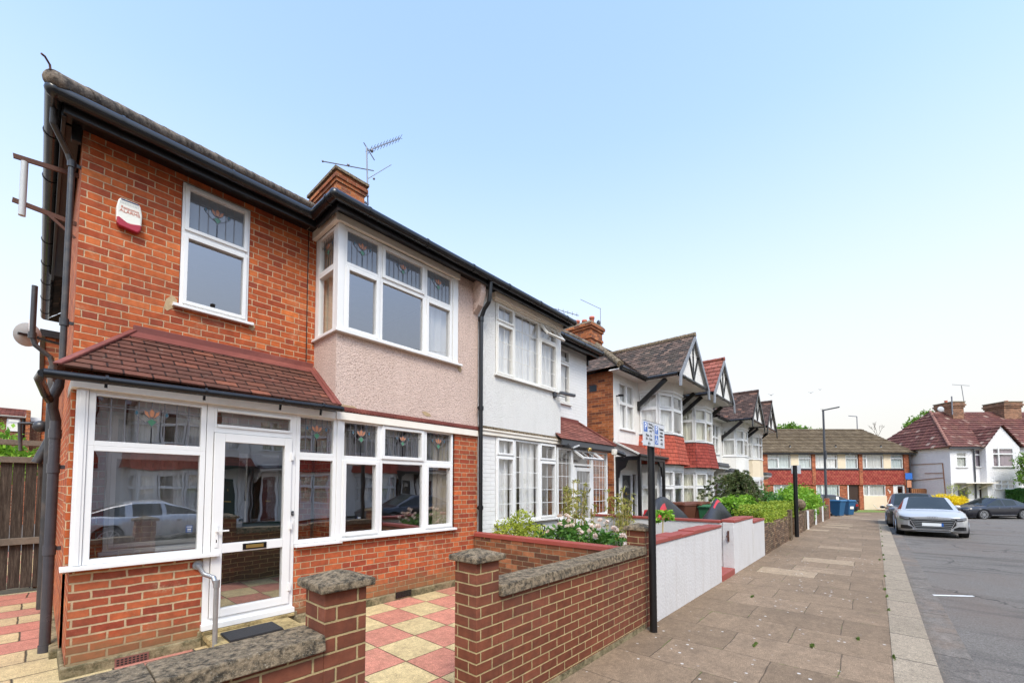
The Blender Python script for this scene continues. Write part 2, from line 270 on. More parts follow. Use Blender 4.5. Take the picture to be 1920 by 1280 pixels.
M['redpaint'] = plain('dark red flashing paint', (.155, .036, .026), .7, var=.25, bump=.004, bscale=25, dirt=(.38, .12, .08), da=.6)
M['redcope'] = plain('red painted coping', (.29, .058, .042), .6, var=.15, bump=.003, bscale=30, dirt=(.25, .10, .08), da=.5)
M['cap'] = conc('lichen spotted concrete coping', (.33, .25, .16), (.055, .045, .033), 26, .5)
M['plinth'] = conc('mossy cement plinth', (.30, .24, .14), (.10, .085, .045), 7, .1)
M['stepstone'] = conc('yellow cement step', (.50, .38, .18), (.20, .15, .07), 9, .1)
M['pave'] = slab_mat('pavement slabs', .92, .66, [(0, (.205, .142, .090)), (.35, (.222, .154, .098)), (.62, (.238, .166, .107)), (.80, (.212, .147, .093)), (.91, (.30, .22, .143)), (.97, (.26, .185, .12))], (.10, .072, .048), .004, swap=True, weeds=1, spots=.8, roughdirt=(.085, .06, .042), var=(.7, 1.25))
M['check'] = slab_mat('pink and yellow checker slabs', .445, .49, None, (.05, .035, .02), .0045, stag=False, check=((.55, .42, .215), (.50, .205, .14)), var=(.68, 1.18), roughdirt=(.22, .15, .08), off=(2.28 - 4.45, 3.29 - 4.9))
M['crazy'] = slab_mat('pink and yellow path slabs', .58, .42, [(0, (.52, .40, .21)), (.38, (.46, .19, .135)), (.55, (.50, .37, .2)), (.86, (.44, .17, .12))], (.07, .055, .035), .008, var=(.75, 1.15), roughdirt=(.2, .15, .1))
M['kerb'] = slab_mat('granite kerb stones', .9, 5, [(0, (.285, .23, .165)), (.4, (.31, .25, .18)), (.7, (.27, .215, .155))], (.06, .05, .04), .008, stag=False, var=(.8, 1.15), roughdirt=(.16, .12, .09))
M['channel'] = slab_mat('concrete gutter channel', .95, 5, [(0, (.15, .13, .11)), (.5, (.13, .113, .097)), (.8, (.175, .153, .13))], (.06, .05, .04), .008, stag=False, var=(.6, 1.4), roughdirt=(.30, .19, .12))
def asphalt():
    s = S('asphalt'); p = s.pos(); f = s.noise(p, 75, 5, .9); v = s.vor(p, 90); st = s.noise(s.scl(p, (1.6, .22, 1)), 1.2, 6, .7); b = s.noise(p, .35, 5, .65)
    c = s.mix(s.ramp(f, [(.36, 0), (.66, 1)]), (.058, .051, .044), (.29, .258, .225)); c = s.mix(s.ramp(st, [(.32, .7), (.5, 0)]), c, (.05, .045, .04)); c = s.mix(s.ramp(b, [(.5, 0), (.7, .6)]), c, (.16, .12, .095)); cw = s.n('ShaderNodeVectorMath', operation='ADD'); s.l(s.scl(p, (.5, 1, 1)), cw.inputs[0]); s.l(s.scl(s.noise(p, 2.5, 4, .7, True), (.5, .5, .5)), cw.inputs[1]); ed = s.n('ShaderNodeTexVoronoi', feature='DISTANCE_TO_EDGE'); s.l(cw.outputs[0], ed.inputs['Vector']); ed.inputs['Scale'].default_value = .55; c = s.mix(s.ma('MULTIPLY', s.ramp(ed.outputs['Distance'], [(.004, 1), (.011, 0)]), s.ramp(s.noise(p, .6, 3), [(.45, 0), (.6, .8)])), c, (.022, .02, .018)); c = s.mix(s.ramp(s.noise(s.scl(p, (1, .35, 1)), 5, 4, .8), [(.63, 0), (.74, .55)]), c, (.24, .22, .20))
    s.bump(s.ma('ADD', s.ma('SUBTRACT', 1., v), f), .008, .8); return s.fin(c, .9, spec=.3)
M['asphalt'] = asphalt()
M['linewhite'] = plain('worn white road paint', (.66, .65, .62), .8, var=.3, nscale=25, dirt=(.25, .24, .22), da=.8)
M['soil'] = plain('garden soil', (.07, .05, .035), .95, var=.4, bump=.03, bscale=20)
M['grass'] = leafmat('grass blades', [(.1, (.07, .12, .02)), (.9, (.16, .23, .045))])
M['lawn'] = plain('lawn', (.16, .22, .05), .95, var=.4, nscale=20, bump=.02, bscale=90)
def fencewood():
    s = S('old dark fence boards'); p = s.pos(); g = s.noise(s.scl(p, (24, 24, 1.6)), 2.2, 6, .75); k = s.noise(p, 3, 5, .7)
    c = s.ramp(g, [(.25, (.014, .010, .008)), (.5, (.055, .042, .033)), (.75, (.14, .112, .088))]); c = s.mix(s.ramp(k, [(.5, 0), (.75, .7)]), c, (.03, .022, .018)); s.bump(g, .012, .9); return s.fin(c, .9, spec=.2)
M['fence'] = fencewood()
M['rail'] = plain('grey weathered rail', (.16, .13, .10), .9, var=.4, nscale=30, bump=.006, bscale=60, dirt=(.05, .04, .03), da=.7)
M['rust'] = plain('rusty iron', (.09, .035, .022), .8, var=.5, nscale=30, bump=.003)
M['galv'] = plain('galvanised tube', (.38, .40, .42), .38, .75, var=.2, nscale=30)
M['alu'] = plain('aerial aluminium', (.22, .22, .24), .45, .6, var=.2)
M['dish'] = plain('pale grey dish', (.46, .47, .47), .45, var=.05)
M['pot'] = plain('terracotta pot', (.50, .14, .08), .75, var=.25, dirt=(.2, .08, .05), da=.6)
M['leadglass'] = leadglass('leaded glass with painted sky grey'); M['glass_net'] = glassmat('window glass over net curtains', .16, (.93, .93, .93), wav=.25, k=1.1)
M['glass'] = glassmat('window glass upstairs', .30, (.80, .80, .80))
M['glass_low'] = glassmat('window glass downstairs', .42, (.96, .97, .96), wav=.28, wsc=2.0)
M['glass_far'] = glassmat('far window glass', .16, (.99, .99, .98), wav=.2, k=1.1)
M['frost'] = plain('obscured door glass', (.035, .06, .05), .12, spec=.8, var=.5, nscale=8, bump=.002, bscale=160)
M['lead'] = plain('window lead', (.16, .155, .165), .5, .3, var=.2)
M['petal'] = plain('orange stained glass', (.46, .20, .11), .2, var=.2, nscale=60)
M['sg_green'] = plain('green stained glass', (.08, .22, .13), .2, var=.2, nscale=60)
M['sg_blue'] = plain('blue stained glass', (.04, .12, .17), .2, var=.2, nscale=60)
M['net'] = clothmat('white net curtain', (.93, .92, .89)); M['drape'] = clothmat('beige curtain', (.66, .54, .40)); M['netgrey'] = clothmat('grey curtain', (.66, .66, .62)); M['blind'] = clothmat('pale blind', (.80, .78, .62)); M['lilac'] = clothmat('lilac curtain', (.36, .28, .32)); M['teal'] = clothmat('pale teal curtain', (.66, .74, .72))
M['inside'] = plain('dim room wall', (.40, .37, .33), .9, var=.2)
M['insidegreen'] = plain('dark green inner door', (.012, .05, .035), .4, var=.2)
M['alarmbox'] = plain('cream alarm plastic', (.78, .76, .66), .4, var=.03); M['alarmred'] = plain('crimson alarm plastic', (.35, .012, .03), .3, var=.15); M['alarmtxt'] = plain('pale red print', (.66, .22, .14), .6, var=.05)
M['darkblue'] = plain('dark blue grey strip', (.06, .07, .12), .4)
M['sign'] = plain('sign face', (.56, .57, .59), .45, var=.03); M['signblue'] = plain('sign blue', (.03, .12, .42), .4, var=.05); M['print'] = plain('black print', (.02, .02, .02), .6); M['white'] = plain('white print', (.85, .85, .85), .5, var=.02)
M['polepaint'] = plain('black post paint', (.008, .008, .009), .3, var=.2, bump=.001, bscale=60); M['lampgrey'] = plain('dark grey lamp column', (.055, .058, .065), .4, var=.15)
M['binblue'] = plain('blue bin plastic', (.012, .085, .19), .42, var=.12); M['binbluelid'] = plain('faded blue bin lid', (.03, .13, .26), .4, var=.15); M['binbrown'] = plain('brown bin plastic', (.13, .045, .025), .5, var=.15); M['bingreen'] = plain('green bin plastic', (.03, .14, .06), .5, var=.12)
M['cover'] = plain('black waterproof cover', (.022, .021, .023), .45, var=.2, bump=.01, bscale=9); M['coverred'] = plain('red waterproof cover', (.50, .02, .03), .45, var=.15, bump=.01, bscale=9)
M['wood'] = plain('varnished wood', (.28, .12, .05), .5, var=.3, nscale=12); M['doorbrown'] = plain('dark brown door', (.05, .028, .02), .5, var=.3, nscale=20); M['doorblack'] = plain('black door paint', (.022, .022, .024), .3, var=.2); M['doorred'] = plain('maroon door', (.09, .018, .015), .4, var=.3)
M['brass'] = plain('brass', (.55, .38, .12), .3, .8); M['slate'] = plain('dark slate plaque', (.035, .04, .045), .4, var=.3); M['stoneball'] = conc('brown stone ball', (.22, .16, .10), (.07, .05, .035), 12, .3)
M['sticker'] = plain('blue sticker', (.02, .12, .42), .4); M['mat'] = plain('door mat rubber', (.03, .03, .032), .7, var=.3); M['terrac'] = plain('terracotta vent', (.20, .08, .06), .8, var=.3)
M['tyre'] = plain('tyre rubber', (.018, .018, .018), .8); M['rim'] = plain('alloy wheel', (.45, .46, .48), .3, .8); M['carglass'] = plain('car glass', (.022, .027, .026), .04, spec=.3, var=.6, nscale=1.6); M['trim'] = plain('black car trim', (.012, .012, .013), .35); M['chrome'] = plain('bright trim', (.6, .6, .62), .15, .9)
M['lens'] = plain('headlamp lens', (.30, .31, .33), .08, .3, .9, var=.5, nscale=14); M['tail'] = plain('red tail lamp', (.35, .01, .01), .15); M['platew'] = plain('white plate', (.78, .8, .8), .4, var=.02); M['platey'] = plain('yellow plate', (.72, .45, .03), .4, var=.02)
M['silver'] = carpaint('silver car paint', (.50, .50, .50), .35, .33, .7); M['darkgrey'] = carpaint('dark grey car paint', (.055, .055, .062), .3, .35, .6); M['blackcar'] = carpaint('black car paint', (.010, .010, .016), .1, .3, .45)
M['yellowleaf'] = leafmat('yellow shrub leaves', [(.05, (.60, .46, .01)), (.5, (.85, .66, .015)), (1, (.95, .8, .04))]); M['hedge'] = leafmat('clipped hedge leaves', [(.1, (.13, .20, .02)), (.5, (.28, .38, .04)), (.95, (.58, .60, .09))]); M['hedgedk'] = leafmat('dark hedge leaves', [(.1, (.03, .10, .02)), (.5, (.07, .20, .04)), (1, (.13, .28, .06))])
M['conifer'] = leafmat('dull green sprays', [(.1, (.045, .07, .022)), (.5, (.09, .125, .04)), (1, (.20, .18, .07))]); M['bright'] = leafmat('bright green leaves', [(.1, (.09, .22, .02)), (.5, (.22, .42, .035)), (1, (.40, .58, .08))]); M['lime'] = leafmat('lime shrub leaves', [(.1, (.15, .20, .02)), (.5, (.36, .42, .04)), (1, (.58, .58, .12))])
M['rosegreen'] = leafmat('rose leaves', [(.1, (.03, .10, .015)), (.6, (.10, .23, .035)), (1, (.2, .32, .06))]); M['rose'] = leafmat('pale pink petals', [(.1, (.75, .55, .42)), (.6, (.88, .76, .66)), (1, (.92, .85, .78))]); M['bamboo'] = leafmat('thin bamboo leaves', [(.1, (.16, .17, .03)), (.6, (.34, .33, .07)), (1, (.5, .44, .12))]); M['cane'] = plain('straw cane', (.45, .33, .14), .6, var=.2)
M['tree'] = leafmat('tree leaves', [(.1, (.05, .12, .02)), (.5, (.14, .27, .03)), (1, (.28, .42, .06))]); M['bark'] = plain('bark', (.10, .075, .05), .9, var=.4, nscale=20, bump=.01); M['feather'] = plain('bird feathers', (.12, .12, .13), .7)

# ---------------------------------------------------------------- mesh helpers
SPLIT = {k: k for k in 'bare_patch mortar_patch fascia_board corner_post cornice cream_panel hinge arm chimney_pot brace canopy_bracket blue_panel arrow barge_board rail door_trim lower_wall mullion_post lower_sill soffit dark_trim open_light'.split()}; SPLIT.update(wheels='wheel', white_post='white_post', boards='fence_boards')
SPLIT.pop('lower_sill'); SPLIT.pop('open_light'); SPLIT.update(ridge_tile='ridge_tile', side_door='side_door'); SPLIT.pop('boards')
class MB:
    def __init__(s, xf=None): s.v = []; s.f = []; s.mi = []; s.uvo = {}; s.sm = []; s.xf = xf; s.k = 0
    def add(s, vs, fs, mi=None, smooth=False, uvs=None):
        b = len(s.v)
        for p in vs:
            p = Vector(p)
            s.v.append(s.xf(p) if s.xf else p)
        for i, f in enumerate(fs):
            if uvs is not None: s.uvo[len(s.f)] = uvs[i]
            s.f.append([b + j for j in f]); s.mi.append(s.k if mi is None else mi); s.sm.append(smooth)
        return s
    def quad(s, a, b, c, d, mi=None, uv=None): return s.add([a, b, c, d], [[0, 1, 2, 3]], mi, False, None if uv is None else [uv])
    def poly(s, pts, mi=None): return s.add(pts, [list(range(len(pts)))], mi)
    def box(s, x0, x1, y0, y1, z0, z1, mi=None):
        vs = [(x0, y0, z0), (x1, y0, z0), (x1, y1, z0), (x0, y1, z0), (x0, y0, z1), (x1, y0, z1), (x1, y1, z1), (x0, y1, z1)]
        return s.add(vs, [[0, 3, 2, 1], [4, 5, 6, 7], [0, 1, 5, 4], [1, 2, 6, 5], [2, 3, 7, 6], [3, 0, 4, 7]], mi)
    def frus(s, x0, x1, y0, y1, z0, z1, dx, dy, mi=None):          # box whose top shrinks by dx, dy each side
        vs = [(x0, y0, z0), (x1, y0, z0), (x1, y1, z0), (x0, y1, z0), (x0 + dx, y0 + dy, z1), (x1 - dx, y0 + dy, z1), (x1 - dx, y1 - dy, z1), (x0 + dx, y1 - dy, z1)]
        return s.add(vs, [[0, 3, 2, 1], [4, 5, 6, 7], [0, 1, 5, 4], [1, 2, 6, 5], [2, 3, 7, 6], [3, 0, 4, 7]], mi)
    def prism(s, pts, n, mi=None):                                  # polygon pts extruded by vector n
        n = Vector(n); k = len(pts); vs = [Vector(p) for p in pts] + [Vector(p) + n for p in pts]
        return s.add(vs, [list(range(k))[::-1], list(range(k, 2 * k))] + [[i, (i + 1) % k, k + (i + 1) % k, k + i] for i in range(k)], mi)
    def bar(s, a, b, w, h=None, mi=None, up=(0, 0, 1)):             # square bar between two points
        a, b = Vector(a), Vector(b); h = h or w; d = (b - a).normalized(); u = Vector(up)
        if abs(d.dot(u)) > .98: u = Vector((0, 1, 0))
        r = d.cross(u).normalized() * w / 2; u = r.cross(d).normalized() * h / 2
        return s.prism([a - r - u, a + r - u, a + r + u, a - r + u], b - a, mi)
    def cyl(s, a, b, r, n=14, r2=None, mi=None, cap=True):
        a, b = Vector(a), Vector(b); r2 = r if r2 is None else r2; d = (b - a).normalized(); u = Vector((0, 0, 1)) if abs(d.z) < .9 else Vector((1, 0, 0))
        x = d.cross(u).normalized(); y = d.cross(x)
        vs = [a + (x * math.cos(t) + y * math.sin(t)) * r for t in [2 * math.pi * i / n for i in range(n)]] + [b + (x * math.cos(t) + y * math.sin(t)) * r2 for t in [2 * math.pi * i / n for i in range(n)]]
        s.add(vs, [[i, (i + 1) % n, n + (i + 1) % n, n + i] for i in range(n)], mi, True)
        if cap: s.add(vs, [list(range(n))[::-1], list(range(n, 2 * n))], mi)
        return s
    def tube(s, pts, r, n=10, mi=None):
        for a, b in zip(pts[:-1], pts[1:]): s.cyl(a, b, r, n, mi=mi)
        for p in pts[1:-1]: s.ball(p, r * 1.01, 8, 6, mi=mi)
        return s
    def ball(s, c, r, n=12, m=8, mi=None, sc=(1, 1, 1)):
        vs = []; c = Vector(c)
        for j in range(m + 1):
            t = math.pi * j / m
            for i in range(n):
                p = 2 * math.pi * i / n; vs.append(c + Vector((r * sc[0] * math.sin(t) * math.cos(p), r * sc[1] * math.sin(t) * math.sin(p), r * sc[2] * math.cos(t))))
        fs = [[j * n + i, (j + 1) * n + i, (j + 1) * n + (i + 1) % n, j * n + (i + 1) % n] for j in range(m) for i in range(n)]
        return s.add(vs, fs, mi, True)
    def lathe(s, prof, c, n=18, mi=None):
        vs = [(c[0] + r * math.cos(2 * math.pi * i / n), c[1] + r * math.sin(2 * math.pi * i / n), c[2] + z) for r, z in prof for i in range(n)]
        return s.add(vs, [[j * n + i, j * n + (i + 1) % n, (j + 1) * n + (i + 1) % n, (j + 1) * n + i] for j in range(len(prof) - 1) for i in range(n)], mi, True)
    def build(s, name, mats, parent=None, bevel=0, sub=0, loc=None):
        if name in SPLIT and not getattr(s, 'whole', 0):
            n = len(s.v); par = list(range(n))
            def fd(a):
                while par[a] != a: par[a] = par[par[a]]; a = par[a]
                return a
            for f in s.f:
                for i in f[1:]: par[fd(i)] = fd(f[0])
            bb = {}
            for i, p in enumerate(s.v):
                q = bb.setdefault(fd(i), [list(p), list(p)])
                for k in range(3): q[0][k] = min(q[0][k], p[k]); q[1][k] = max(q[1][k], p[k])
            grp = [[{k}, v] for k, v in bb.items()]; ch = True
            while ch:
                ch = False
                for i in range(len(grp)):
                    for j in range(len(grp) - 1, i, -1):
                        a, b = grp[i][1], grp[j][1]
                        if all(a[0][k] - .006 <= b[1][k] and b[0][k] - .006 <= a[1][k] for k in range(3)):
                            grp[i][0] |= grp[j][0]; grp[i][1] = [[min(a[0][k], b[0][k]) for k in range(3)], [max(a[1][k], b[1][k]) for k in range(3)]]; del grp[j]; ch = True
            if len(grp) > 1:
                out = []
                for ids, _ in grp:
                    m = MB(); m.whole = 1; mp = {}
                    for fi, f in enumerate(s.f):
                        if fd(f[0]) in ids:
                            if fi in s.uvo: m.uvo[len(m.f)] = s.uvo[fi]
                            for i in f:
                                if i not in mp: mp[i] = len(m.v); m.v.append(s.v[i])
                            m.f.append([mp[i] for i in f]); m.mi.append(s.mi[fi]); m.sm.append(s.sm[fi])
                    out.append(m.build(SPLIT[name], mats, parent, bevel, sub, loc))
                return out[0]
            name = SPLIT[name]
        me = bpy.data.meshes.new(name); 
        if not isinstance(mats, (list, tuple)): mats = [mats]
        me.from_pydata([tuple(p) for p in s.v], [], s.f)
        for m in mats: me.materials.append(M[m] if isinstance(m, str) else m)
        me.polygons.foreach_set('material_index', s.mi); me.polygons.foreach_set('use_smooth', s.sm)
        uvl = me.uv_layers.new(name='UVMap'); V = s.v
        uv = np.zeros((len(me.loops), 2)); li = 0
        for fi, f in enumerate(s.f):
            if fi in s.uvo:
                for j in range(len(f)): uv[li + j] = s.uvo[fi][j]
            else:
                n = me.polygons[fi].normal
                if abs(n.z) > .75: 
                    for j, i in enumerate(f): uv[li + j] = (V[i].x, V[i].y)
                else:
                    t = Vector((-n.y, n.x, 0)).normalized()
                    if abs(t.x) > abs(t.y): t = t if t.x > 0 else -t
                    else: t = t if t.y > 0 else -t
                    for j, i in enumerate(f): uv[li + j] = (V[i].dot(t), V[i].z)
            li += len(f)
        uvl.data.foreach_set('uv', uv.ravel())
        o = bpy.data.objects.new(name, me); COL.objects.link(o)
        if bevel:
            b = o.modifiers.new('bevel', 'BEVEL'); b.width = bevel; b.segments = 2; b.limit_method = 'ANGLE'; b.angle_limit = R(40)
        if sub: b = o.modifiers.new('subd', 'SUBSURF'); b.levels = sub; b.render_levels = sub
        if parent is not None:
            w = Vector(parent['_w']); me.transform(Matrix.Translation(-w)); o['_w'] = tuple(w); o.parent = parent
        elif loc is not None:
            w = Vector(loc); me.transform(Matrix.Translation(-w)); o.location = w; o['_w'] = tuple(w)
        else: o['_w'] = (0., 0., 0.)
        return o
def tag(o, label=None, cat=None, group=None, kind=None):
    if label: o['label'] = label
    if cat: o['category'] = cat
    if group: o['group'] = group
    if kind: o['kind'] = kind
    return o
def thing(name, loc, label, cat, group=None, rz=0):
    o = bpy.data.objects.new(name, None); COL.objects.link(o); o.location = loc; o['_w'] = tuple(float(a) for a in loc) if rz == 0 else (0., 0., 0.)
    o.rotation_euler.z = rz; o.empty_display_size = .2
    return tag(o, label, cat, group)
def copytree(o, parent=None):
    c = o.copy(); COL.objects.link(c); c.parent = parent
    for ch in list(o.children): copytree(ch, c)
    return c
def G(x): return 0. if x < 22 else (-.0233 * (x - 22) if x < 40 else -.42)      # the street falls away gently
FR = Vector((math.sin(YAW), -math.cos(YAW), 0)); FD = Vector((math.cos(YAW), math.sin(YAW), 0))
def far(p): return FR * p[0] + FD * p[1] + Vector((0, 0, p[2]))                 # frame of the two far terraces: right, away, up
def frame(o, t, n):                                                            # wall frame: along, outward, up
    o, t, n = Vector(o), Vector(t).normalized(), Vector(n).normalized()
    return lambda p: o + t * p[0] + n * p[1] + Vector((0, 0, p[2]))
def comp(f, g): return lambda p: f(g(p))

def wallpanel(mb, L0, L1, z0, z1, ops=(), th=.22, mi=None):                     # front face at 0, openings with reveals
    xs = sorted({L0, L1} | {v for o in ops for v in o[:2]}); zs = sorted({z0, z1} | {v for o in ops for v in o[2:4]})
    for i in range(len(xs) - 1):
        for j in range(len(zs) - 1):
            cx, cz = (xs[i] + xs[i + 1]) / 2, (zs[j] + zs[j + 1]) / 2
            if any(o[0] < cx < o[1] and o[2] < cz < o[3] for o in ops): continue
            for y in (0, -th): mb.quad((xs[i], y, zs[j]), (xs[i + 1], y, zs[j]), (xs[i + 1], y, zs[j + 1]), (xs[i], y, zs[j + 1]), mi)
    for a, b, c, d in [o[:4] for o in ops]:
        for p, q in (((a, c), (a, d)), ((b, c), (b, d)), ((a, c), (b, c)), ((a, d), (b, d))):
            mb.quad((p[0], 0, p[1]), (q[0], 0, q[1]), (q[0], -th, q[1]), (p[0], -th, p[1]), mi)

def motif(xf, a0, a1, z0, z1, parent, simple=False):                            # leaded light with a tulip
    w = a1 - a0; h = z1 - z0; cx = (a0 + a1) / 2; m = MB(xf); y = .004
    def bar(x1, y1, x2, y2, t=.0075): m.bar((x1, y, y1), (x2, y, y2), t, .003, 0, up=(0, 1, 0))
    zt = z1 - h * .22; bar(a0, zt, a1, zt); bar(a0, zt + .022, a1, zt + .022, .003)
    nn = 8 if w > .6 else 6
    for i in range(1, nn):
        x = a0 + w * i / nn
        if abs(x - cx) < .07: bar(x, zt, x, z1); bar(x, z0, x, z1 - h * .62)
        else: bar(x, z0, x, z1)
    k = min(1., h / .42)
    cz = zt - .02 * k
    def leaf(pts, mi):
        P = [(cx + px * k, y + .002, cz + pz * k) for px, pz in pts]; m.poly(P, mi)
        for (p, q) in zip(P, P[1:] + P[:1]): m.bar(p, q, .004, .004, 0, up=(0, 1, 0))
    leaf([(0, .045), (.022, .015), (.018, -.03), (0, -.045), (-.018, -.03), (-.022, .015)], 1)
    for sg in (-1, 1):
        leaf([(sg * .062, .03), (sg * .055, -.015), (sg * .025, -.045), (sg * .004, -.05), (sg * .022, -.02), (sg * .028, .008)], 1)
        leaf([(sg * .115, .025), (sg * .13, -.01), (sg * .115, -.035), (sg * .10, -.01)], 3)
        pr = None
        for q in range(7):
            t = q / 6; p = (cx + sg * k * (.115 - .11 * t), y, cz + k * (-.035 - .075 * math.sin(t * math.pi * .5)))
            if pr: m.bar(pr, p, .004, .003, 0, up=(0, 1, 0))
            pr = p
    leaf([(0, -.055), (.038, -.085), (0, -.135), (-.038, -.085)], 2)
    bar(cx, cz - .135 * k, cx, z0)
    return m.build('leaded_tulip', ['lead', 'petal', 'sg_green', 'sg_blue'], parent)

def window(parent, xf, cells, depth=-.05, w=.035, fm='upvc', gm='glass', grid=None, curtain=None, sill=None, motifs=(), name='window', gbar=.012, bev=.003, sash=.05, nosash=False):
    """cells: (a0,a1,z0,z1,'f'|'c'|'o') ; depth: position of the frame face relative to the wall face"""
    f = MB(xf); y1 = depth + .03; y0 = depth - .04; g = MB(xf)
    for c in cells:
        a0, a1, z0, z1 = c[:4]; k = c[4] if len(c) > 4 else 'f'; ww = w
        f.box(a0, a0 + ww, y0, y1, z0, z1); f.box(a1 - ww, a1, y0, y1, z0, z1); f.box(a0 + ww, a1 - ww, y0, y1, z0, z0 + ww); f.box(a0 + ww, a1 - ww, y0, y1, z1 - ww, z1)
        i = ww
        if k == 'c':
            i = ww * .55 + sash; b = ww * .55
            for (p, q, r_, t) in ((a0 + b, a0 + i, z0 + b, z1 - b), (a1 - i, a1 - b, z0 + b, z1 - b), (a0 + i, a1 - i, z0 + b, z0 + i), (a0 + i, a1 - i, z1 - i, z1 - b)): f.box(p, q, y0 - .002, y1 + .018, r_, t)
        if k == 'o':                                                # top-hung light standing open
            hh = z1 - z0; ang = c[5] if len(c) > 5 else 30; s_ = MB(comp(xf, lambda p, a0=a0, z1=z1: Vector((p[0], y1 + .01 + p[1] * math.cos(R(ang)) - p[2] * math.sin(R(ang)), z1 + p[2] * math.cos(R(ang)) + p[1] * math.sin(R(ang)) - .02))))
            t = .04
            for (p, q, r_, u) in ((a0, a0 + t, -hh, 0), (a1 - t, a1, -hh, 0), (a0 + t, a1 - t, -hh, -hh + t), (a0 + t, a1 - t, -t, 0)): s_.box(p, q, -.02, .02, r_, u, 0)
            s_.quad((a0 + t, 0, -hh + t), (a1 - t, 0, -hh + t), (a1 - t, 0, -t), (a0 + t, 0, -t), 1)
            for q in range(1, 3): s_.box(a0 + (a1 - a0) * q / 3 - .005, a0 + (a1 - a0) * q / 3 + .005, .001, .006, -hh + t, -t, 0)
            ow = s_.build('open_light', [fm, gm], parent)
            g.quad((a0 + ww, y0 + .01, z0 + ww), (a1 - ww, y0 + .01, z0 + ww), (a1 - ww, y0 + .01, z1 - ww), (a0 + ww, y0 + .01, z1 - ww), 0)
            continue
        yg = depth; g.quad((a0 + i, yg, z0 + i), (a1 - i, yg, z0 + i), (a1 - i, yg, z1 - i), (a0 + i, yg, z1 - i), 1 if gm == 'glass' and any(abs((q_[0] + q_[1]) / 2 - (a0 + a1) / 2) < .06 and z0 < q_[2] < z1 for q_ in motifs) else 0)
        if grid:
            nx = max(1, round((a1 - a0) / grid[0])); nz = max(1, round((z1 - z0) / grid[1]))
            for q in range(1, nx): x = a0 + i + (a1 - a0 - 2 * i) * q / nx; f.box(x - gbar / 2, x + gbar / 2, yg + .002, yg + .007, z0 + i, z1 - i)
            for q in range(1, nz): z = z0 + i + (z1 - z0 - 2 * i) * q / nz; f.box(a0 + i, a1 - i, yg + .0025, yg + .0075, z - gbar / 2, z + gbar / 2)
    A0 = min(c[0] for c in cells); A1 = max(c[1] for c in cells); Z0 = min(c[2] for c in cells); Z1 = max(c[3] for c in cells)
    wo_ = f.build(name, fm, parent, bevel=bev)
    g.build('pane', [gm, 'leadglass'], wo_)
    if sill:
        s_ = MB(xf); s_.box(A0 - sill[0], A1 + sill[0], y0, sill[1], Z0 - .035, Z0 - .002); s_.build('sill', sill[2] if len(sill) > 2 else fm, wo_, bevel=.004)
    for c in motifs: motif(comp(xf, lambda p: Vector((p[0], p[1] + depth, p[2]))), *c, wo_)
    if curtain:
        for (m_, a0, a1, z0, z1, fold) in curtain:
            c_ = MB(xf); n = max(6, int((a1 - a0) / .018)); yb = depth - .09; ph = random.random() * 9
            P = []
            for q in range(n + 1):
                a = a0 + (a1 - a0) * q / n; P.append((a, yb + .022 * math.sin(a * fold + ph) + .012 * math.sin(a * fold * 2.3 + ph * 2)))
            vs = [(a, y, z0) for a, y in P] + [(a, y, z1) for a, y in P]
            c_.add(vs, [[q, q + 1, n + 2 + q, n + 1 + q] for q in range(n)], 0, True); c_.build('curtain', m_, wo_)
    return wo_

def tiles(mb, e0, e1, r0, r1, course=.1, tw=.165, th=.014, mi=None, seedoff=0):  # real lapped courses between eave e0-e1 and ridge r0-r1
    e0, e1, r0, r1 = map(Vector, (e0, e1, r0, r1)); L = ((r0 + r1) / 2 - (e0 + e1) / 2).length; n = max(1, round(L / course))
    t = (e1 - e0).normalized(); nn = t.cross(((r0 + r1) / 2 - (e0 + e1) / 2)).normalized()
    if nn.z < 0: nn = -nn
    for i in range(n):
        s0, s1 = i / n, (i + 1) / n; rr = random.Random(i * 7 + seedoff)
        a, b = e0.lerp(r0, s0), e1.lerp(r1, s0); c, d = e1.lerp(r1, s1), e0.lerp(r0, s1)
        k = th * (1 + rr.uniform(-.2, .2)); a_, b_ = a + nn * k, b + nn * k; c_, d_ = c + nn * k * .25, d + nn * k * .25
        u = lambda p: (p - e0).dot(t) / tw
        mb.quad(a_, b_, c_, d_, mi, [(u(a_), i + .01), (u(b_), i + .01), (u(c_), i + .99), (u(d_), i + .99)])
        mb.quad(a - nn * .004, b - nn * .004, b_, a_, mi, [(u(a), i + .02), (u(b), i + .02), (u(b), i + .03), (u(a), i + .03)])
    return mb

def gutter(pts, parent, z, r=.058, mat='black', name='gutter', clips=True):      # half round gutter along pts (x,y)
    m = MB(); P = [Vector((p[0], p[1], z)) for p in pts]
    for a, b in zip(P[:-1], P[1:]):
        m.cyl(a, b, r, 14); d = (b - a).normalized(); L = (b - a).length
        if clips:
            q = .45
            while q < L: m.cyl(a + d * (q - .012), a + d * (q + .012), r * 1.12, 14); q += .92
    for p in P[1:-1]: m.ball(p, r * 1.08, 12, 8)
    return m.build(name, mat, parent)

